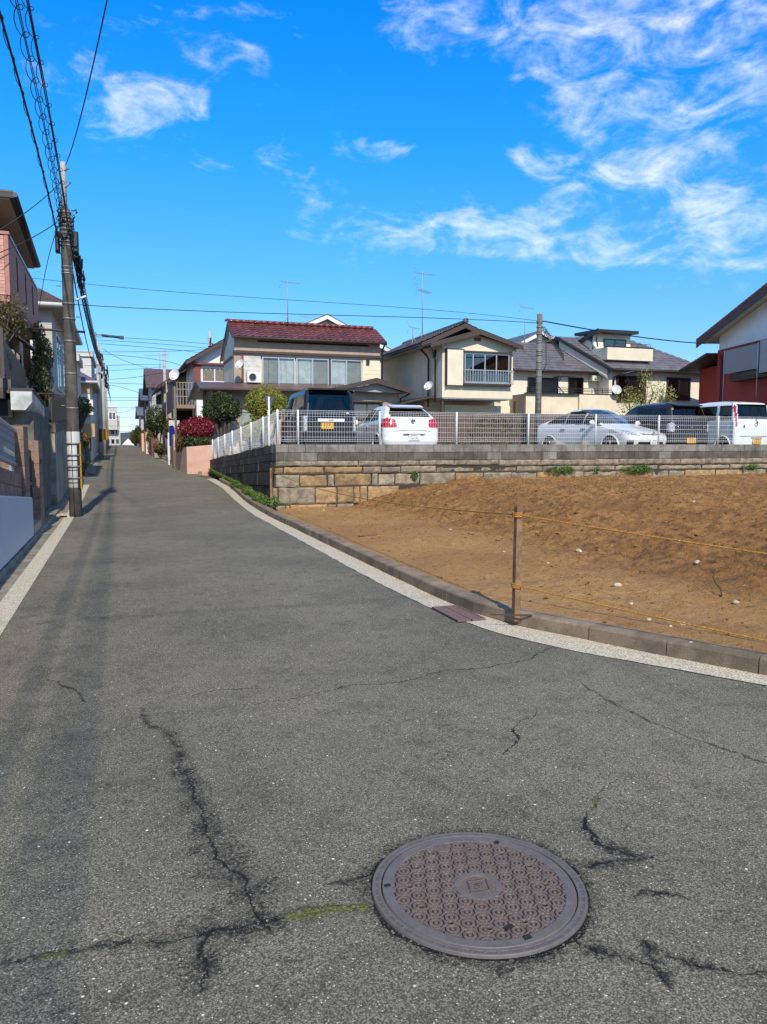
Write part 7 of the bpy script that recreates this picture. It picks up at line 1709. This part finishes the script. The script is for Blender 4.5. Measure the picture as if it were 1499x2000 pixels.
m = MB(); m.slab([(-7, 16.86, 6.38), (-1.82, 16.86, 6.38), (-4.5, 18.6, 6.85), (-7, 18.6, 6.85)], (0, 0, .03)); m.slab([(-1.82, 16.86, 6.385), (-1.82, 21.35, 6.005), (-4.5, 20.2, 6.85), (-4.5, 18.6, 6.85)], (0, 0, .03)); m.build('roof', m_slate, ph)
m = MB(); m.cbox(-2.42, -2.22, 17.5, 17.62, 6.10, 6.19, .02); m.build('soffit_lamp', m_black, ph)
# beyond the pole on the left: wall, verge
lf = thing('garden_wall', 'low grey wall with dark brown slatted fence beyond the side street on the left', 'wall', (-1.6, 34, .4))
m = MB(); m.slab([(-1.65, 33.6, .3), (-1.65, 41, .6), (-1.65, 41, 1.3), (-1.65, 33.6, 1.05)], (-.15, 0, 0)); m.build('wall', m_conc, lf)
for k in range(7): bx('slat', m_brownalu, lf, -1.63, -1.60, 33.7, 39.5, 1.12+k*.12, 1.20+k*.12)
for y in (33.7, 36.5, 39.3): bx('post', m_brownalu, lf, -1.68, -1.64, y, y+.08, 1.0, 2.0)
bx('gate_pier', m_conc, lf, -1.72, -1.4, 41.1, 41.6, .4, 1.75)
lf2 = thing('block_fence', 'dark fence panels running up beside the verge behind the big pole', 'fence', (-1.8, 28, .3))
m = MB(); m.slab([(-1.55, 25.7, 0), (-1.55, 26.2, 0), (-1.55, 26.2, 2.1), (-1.55, 25.7, 2.1)], (-.2, 0, 0)); m.build('end_pier', m_darkblock, lf2)
# ------------------------------------------------------------------ right side beyond the car park
pw = thing('salmon_wall', 'salmon pink rendered garden wall at the corner beyond the white fence', 'wall', (2.6, 31, .4))
m = MB(); m.slab([(2.5, 31.3, .1), (3.45, 30.95, .1), (3.45, 30.95, 1.50), (2.5, 31.3, 1.42)], (.05, .2, 0)); m.build('front_face', m_pinkwall, pw)
m = MB(); m.slab([(2.5, 31.32, .1), (2.5, 31.32, 1.42), (2.35, 36.5, 1.25), (2.35, 36.5, .1)], (.2, .03, 0)); m.build('side_face', m_pinkwall, pw)
m = MB(); m.slab([(2.7, 31.5, .1), (3.4, 31.3, .1), (3.4, 36, .1), (2.55, 36, .1)], (0, 0, 1.2)); m.build('bed_soil', m_earth, pw)
bx('end_post', m_browntrim, pw, 2.26, 2.33, 36.55, 36.65, .3, 1.75)
sg = thing('blue_sign', 'tall narrow dark blue notice board with rows of white lettering beside the wooden post', 'sign', (2.3, 39.5, .5))
m = MB(); m.slab([(2.33, 39.4, 1.45), (2.50, 39.4, 1.42), (2.57, 39.4, 1.55), (2.57, 39.4, 2.38), (2.50, 39.4, 2.46), (2.33, 39.4, 2.42)], (0, .03, 0)); m.build('board', m_blue, sg)
m = MB(); r_ = random.Random(12)
for j in range(12):
    for k in range(4): 
        if r_.random() < .8: xx = 2.355+k*.05; zc_ = 1.5+j*.072; m.box(xx, xx+r_.uniform(.01, .022), 39.385, 39.397, zc_, zc_+r_.uniform(.008, .016))
m.build('lettering', surf('sign_lettering', (.10, .11, .30), .6), sg); bx('post', m_white, sg, 2.26, 2.32, 39.4, 39.46, .45, 2.1)
bw = thing('cream_wall', 'pale cream block wall beside the blue sign', 'wall', (3.0, 40, .5)); bx('wall', m_whitebrick, bw, 2.42, 2.95, 41.0, 41.3, .4, 2.75)
bx('wall', m_beigewall, bw, 2.45, 2.6, 38.2, 41, .4, 2.0)
for (x0_, x1_, y_, z1_, mt, lab, nm) in [(1.95, 2.4, 52, 1.9, m_redbrown, 'rusty brown garden gate panel farther up on the right', 'garden_gate'), (2.0, 2.3, 49, 1.15, m_conc, 'low curved grey wall before the rusty brown panel', 'garden_wall'), (1.9, 2.7, 62, 2.3, m_tan, 'tan shutter gate between cream posts up the street', 'garage_gate'), (1.8, 2.2, 58, 1.6, m_cream, 'cream garden wall below the balcony house', 'garden_wall'), (1.72, 1.9, 66, 2.2, m_pinkwall, 'pinkish boundary post wall farther on the right', 'garden_wall')]:
    tag(bx(nm, mt, None, x0_, x1_, y_, y_+4, zr(y_)-.2, z1_+zr(y_)-.75), lab, 'wall' if 'wall' in nm else 'gate')
# ------------------------------------------------------------------ plants
def leaves(name, mat, root, blobs, n, size, seed=1, kind=None, up=.3, shell=.55, droop=0):
    r_ = np.random.RandomState(seed); B = np.array([list(b[:3])+[b[3], b[4], b[5]] for b in blobs], float); vol = (B[:, 3]*B[:, 4]*B[:, 5])**.67; pick = r_.choice(len(B), n, p=vol/vol.sum())
    d = r_.normal(size=(n, 3)); d /= np.linalg.norm(d, axis=1)[:, None]; rad_ = r_.uniform(shell**3, 1, n)**(1/3.); rad_ *= 1+.14*vnoise(d[:, 0]*2+pick, d[:, 1]*2+d[:, 2], 1.5, seed, 2)
    cpt = B[pick, :3]+d*rad_[:, None]*B[pick, 3:]
    nn = d*.7+r_.normal(size=(n, 3))*.6; nn[:, 2] += up; nn /= np.linalg.norm(nn, axis=1)[:, None]
    a = np.cross(nn, r_.normal(size=(n, 3))); a /= np.linalg.norm(a, axis=1)[:, None]; b = np.cross(nn, a); s = size*r_.uniform(.6, 1.3, n)[:, None]
    q = np.stack([cpt-a*s, cpt-b*s*.5+nn*s*.12, cpt+a*s, cpt+b*s*.5+nn*s*.12], 1).reshape(-1, 3)
    me = bpy.data.meshes.new(name); me.vertices.add(4*n); me.vertices.foreach_set('co', (q-np.array(wloc(root) if root else (0, 0, 0))).reshape(-1)); me.loops.add(4*n); me.loops.foreach_set('vertex_index', np.arange(4*n, dtype=np.int32)); me.polygons.add(n); me.polygons.foreach_set('loop_start', np.arange(0, 4*n, 4, dtype=np.int32)); me.update(calc_edges=True)
    at = me.attributes.new('tint', 'FLOAT', 'POINT'); clump = .5+.5*vnoise(cpt[:, 0]*1.0, cpt[:, 1]+cpt[:, 2], 2.2, seed+5, 2); at.data.foreach_set('value', np.repeat(np.clip(clump*.6+r_.rand(n)*.5, 0, 1), 4).astype(np.float32))
    me.materials.append(mat); me.validate(); o = bpy.data.objects.new(name, me); C.objects.link(o); o.parent = root
    if kind: o['kind'] = kind
    return o
L_dark = leafmat('dark_green_leaf', (.018, .035, .010), (.045, .070, .018), (.09, .10, .03)); L_yel = leafmat('yellow_green_leaf', (.11, .12, .014), (.25, .25, .03), (.36, .34, .05)); L_red = leafmat('red_photinia_leaf', (.09, .008, .012), (.24, .018, .03), (.40, .07, .08))
L_spr = leafmat('spring_leaf', (.20, .22, .04), (.36, .37, .09), (.60, .58, .35)); L_olive = leafmat('olive_leaf', (.05, .055, .015), (.13, .12, .035), (.24, .17, .04)); L_grass = leafmat('grass_leaf', (.05, .10, .015), (.11, .20, .03), (.20, .26, .06)); L_mix = leafmat('bronze_leaf', (.07, .05, .012), (.16, .10, .02), (.22, .08, .03))
m_bark = surf('bark', (.06, .045, .032), .95, (.10, .08, .06), 12, bump=.5)
def shrub(name, lab, cat, base, blobs, n, size, mat, trunk=None, seed=1, extra=None, shell=.55, grp=None):
    t_ = thing(name, lab, cat, base, grp)
    m = MB(); r_ = random.Random(seed); b0 = Vector(base)
    for bl_ in blobs:
        c = Vector(bl_[:3]); k = b0.lerp(c, .5)+Vector((r_.uniform(-.1, .1), r_.uniform(-.1, .1), 0)); th = trunk or .04
        m.tube([b0, k, c, c+Vector((r_.uniform(-.3, .3)*bl_[3], 0, bl_[5]*.6))], [th, th*.7, th*.4, .008], 6)
        for q in range(3): e = c+Vector((r_.uniform(-.8, .8)*bl_[3], r_.uniform(-.8, .8)*bl_[4], r_.uniform(-.3, .8)*bl_[5])); m.tube([k, (k+e)/2+Vector((0, 0, .05)), e], [th*.45, th*.3, .006], 5)
    m.build('trunk', m_bark, t_); leaves('crown', mat, t_, blobs, n, size, seed, shell=shell)
    if extra: leaves('crown', extra[0], t_, extra[1], extra[2], size, seed+3)
    return t_
shrub('topiary_tree', 'dark green round clipped tree in front of the red tiled house', 'tree', (4.2, 33.3, 1.2), [(4.10, 33.3, 3.05, .72, .7, .58), (4.5, 33.2, 3.0, .5, .5, .5), (3.75, 33.2, 2.9, .45, .5, .45), (4.15, 33.2, 3.4, .5, .5, .35)], 6500, .055, L_dark, .09, 3)
shrub('topiary_tree', 'yellow green rounded bush tree between the house and the black van', 'tree', (5.75, 31.8, 1.0), [(5.72, 31.8, 3.3, .80, .7, .72), (5.35, 31.7, 3.2, .5, .5, .5), (6.2, 31.7, 3.1, .5, .5, .55), (5.6, 31.7, 2.75, .6, .5, .5)], 8000, .045, L_yel, .08, 4)
shrub('shrub', 'small yellow green shrub below the yellow green bush tree', 'shrub', (5.0, 30.6, 1.0), [(5.0, 30.6, 2.1, .45, .4, .35), (4.7, 30.5, 1.9, .3, .3, .25)], 2200, .045, L_yel, .04, 5)
shrub('red_bush', 'dark red leaved bush above the salmon pink wall', 'shrub', (2.95, 33.0, 1.2), [(3.0, 32.6, 2.10, .62, .7, .48), (2.75, 33.5, 2.15, .45, .6, .42), (3.35, 32.5, 2.15, .45, .5, .42), (3.1, 32.5, 2.4, .4, .4, .3)], 7000, .05, L_red, .05, 6, extra=(L_dark, [(3.05, 32.3, 1.62, .65, .5, .25), (3.3, 32.0, 1.6, .4, .4, .2)], 2600))
shrub('shrub', 'orange brown and green hedge edge spilling over the left end of the salmon wall', 'shrub', (2.55, 33.8, .9), [(2.52, 33.4, 1.65, .25, .9, .45), (2.5, 34.6, 1.5, .22, .8, .4)], 3600, .05, L_mix, .03, 7)
shrub('tree', 'airy light green sapling in fresh leaf in front of the grey roofed house', 'tree', (22.4, 29.5, 1.1), [(22.4, 29.5, 3.2, 1.2, .8, .6), (23.1, 29.5, 3.9, .7, .6, .7), (21.8, 29.5, 3.6, .6, .6, .6), (23.9, 29.5, 3.7, .45, .5, .6), (22.6, 29.5, 4.5, .35, .4, .5)], 2300, .045, L_spr, .05, 8, shell=.1)
shrub('tree', 'small pruned tree with a dark bent limb on the left beyond the side street', 'tree', (-1.75, 33.5, 1.0), [(-1.35, 33.5, 3.1, .30, .3, .35), (-1.6, 33.5, 2.8, .3, .3, .25), (-1.15, 33.4, 2.95, .22, .2, .2)], 1300, .05, L_olive, .09, 9)
shrub('shrub', 'orange brown clipped hedge behind the second pole on the left', 'shrub', (-1.55, 40, 1.0), [(-1.6, 39.5, 1.75, .25, 1.3, .35)], 1800, .05, L_mix, .03, 10)
shrub('bush', 'tall leafy bush rising beside the retaining wall left of the big pole', 'shrub', (-1.85, 20.5, 1.9), [(-1.8, 20.6, 3.15, .30, .6, .55), (-1.72, 20.8, 3.7, .25, .5, .5), (-1.72, 20.6, 2.7, .25, .4, .3), (-1.82, 21.0, 4.15, .16, .3, .4)], 4200, .038, L_olive, .05, 11, shell=.2)
shrub('bush', 'sparse yellow brown bush hanging in front of the pink balcony', 'shrub', (-2.2, 16.4, 2.9), [(-1.90, 16.7, 4.15, .28, .3, .30), (-2.25, 16.5, 4.0, .3, .3, .35), (-1.78, 16.9, 3.85, .16, .25, .3), (-2.15, 16.4, 3.55, .25, .3, .35)], 1500, .028, L_olive, .028, 12, shell=.1)
shrub('potted_plant', 'bright green feathery plant growing in the teal planter', 'plant', (-2.3, 15.66, 2.95), [(-2.35, 15.66, 3.2, .30, .15, .25), (-2.08, 15.9, 3.15, .16, .3, .25), (-2.0, 16.4, 3.1, .1, .5, .25)], 2600, .022, L_grass, .02, 13, shell=.1)
for (x_, y_, z_, rx_, rz_, mt, lab, sd) in [(2.45, 56, 3.3, .75, 1.0, L_dark, 'dark dense evergreen tree in front of the third brown roofed house', 14), (2.7, 43.5, 2.35, .42, .6, L_olive, 'olive green shrub behind the slim wooden post', 15), (1.95, 70, 2.1, .35, .7, L_mix, 'brownish hedge along the right side near the crest', 16), (1.85, 84, 2.6, .4, .9, L_dark, 'dark tree clump near the crest on the right', 17), (2.15, 47.5, 1.35, .25, .35, L_olive, 'low green plants by the foot of the blue sign', 18), (1.75, 100, 2.5, .5, .9, L_olive, 'last roadside tree clump at the crest on the right', 19), (2.3, 62, 1.9, .35, .7, L_olive, 'leafy garden shrubs over the cream walls half way up the street', 20)]:
    shrub('tree' if 'tree' in lab else 'shrub', lab, 'tree' if 'tree' in lab else 'shrub', (x_+.2, y_, zr(y_)), [(x_, y_, z_, rx_, rx_*1.6, rz_), (x_+rx_*.7, y_+.5, z_-.2, rx_*.8, rx_*1.2, rz_*.7), (x_-rx_*.3, y_, z_-.4*rz_, rx_*.6, rx_, rz_*.5)], 3800, .07, mt, .08, sd)
# grass strip at the foot of the black stained wall
def blades(name, mat, pts_fn, n, h, seed, root=None):
    r_ = np.random.RandomState(seed); P = np.array([pts_fn(r_) for _ in range(n)]); a = r_.uniform(0, 2*np.pi, n); lean = r_.normal(0, .35, (n, 2)); hh = h*r_.uniform(.4, 1.3, n)
    w_ = .006+.006*r_.rand(n); dx_ = np.stack([np.cos(a), np.sin(a), 0*a], 1)*w_[:, None]; top = P+np.stack([lean[:, 0]*hh, lean[:, 1]*hh, hh], 1); mid = P+np.stack([lean[:, 0]*hh*.3, lean[:, 1]*hh*.3, hh*.55], 1)
    q = np.stack([P-dx_, P+dx_, mid+dx_*.8, top, mid-dx_*.8], 1).reshape(-1, 3); me = bpy.data.meshes.new(name); me.vertices.add(5*n); me.vertices.foreach_set('co', q.reshape(-1)); me.loops.add(5*n); me.loops.foreach_set('vertex_index', np.arange(5*n, dtype=np.int32)); me.polygons.add(n); me.polygons.foreach_set('loop_start', np.arange(0, 5*n, 5, dtype=np.int32)); me.update(calc_edges=True)
    at = me.attributes.new('tint', 'FLOAT', 'POINT'); at.data.foreach_set('value', np.repeat(r_.rand(n), 5).astype(np.float32)); me.materials.append(mat); me.validate(); o = bpy.data.objects.new(name, me); C.objects.link(o); o['kind'] = 'stuff'; return o
strip('verge', np.linspace(17.3, 31, 60), lambda y: kx(y)+.12, lambda y: 3.37, .10, m_earth)
def gfn(r_):
    y = 17.15+13.3*r_.rand()**1.3; x = kx(y)+.13+(3.33-kx(y)-.13)*r_.rand()**.8; return (x, y, zr(y)+.09)
blades('grass', L_grass, gfn, 9000, .14, 3)
leaves('weeds', L_grass, None, [(3.22, 17.1+.0, .22, .14, .22, .14), (3.15, 18.6, .2, .14, .5, .14), (3.2, 20.5, .25, .12, .8, .16), (3.24, 23, .3, .1, 1.0, .15)], 5200, .024, 21, kind='stuff')
def vg(r_): y = 32.2+7*r_.rand(); return (lx(y)-.4-.5*r_.rand(), y, zr(y)+.02)
blades('grass', L_yel, vg, 3000, .16, 5)
P = np.array([[(-2.3+j*.2, y, zr(y)+.04+.06*(4-j)/4) for j in range(6)] for y in np.linspace(32, 60, 20)]); grid_mesh('verge', P, m_earth, kind='structure')
# ivy on the wall ledge
for (px, py, w_, h_, n, lab) in [(1095, 918, .50, .10, 900, 'green ivy clump on the wall ledge below the left of the silver car'), (1245, 917, .55, .12, 1200, 'largest green ivy clump on the wall ledge under the silver car nose'), (810, 927, .10, .10, 220, 'small yellow green weed sprouting from the granite joint'), (1465, 912, .35, .06, 350, 'thin trailing weeds on the wall ledge at the right edge'), (1165, 917, .12, .06, 160, 'tiny weed tuft between the two ivy clumps')]:
    p = at_y(px, py, WY-.06); tag(leaves('ivy', L_grass, None, [(p.x, WY-.07, p.z, w_, .07, h_), (p.x+w_*.3, WY-.08, p.z+.03, w_*.4, .07, h_*.9)], n, .022, int(px), up=.5, shell=.1), lab, 'plant', 'plants growing on the stone wall')
def hedge(r_): return (11+12*r_.rand(), 26.1+.15*r_.rand(), 1.15)
leaves('climbing_leaves', L_olive, None, [(13.3, 26.1, 2.0, 1.3, .08, .65), (16, 26.1, 1.7, 1.5, .08, .4), (11.5, 26.1, 1.4, 1.0, .08, .25)], 2600, .035, 41, kind='stuff')
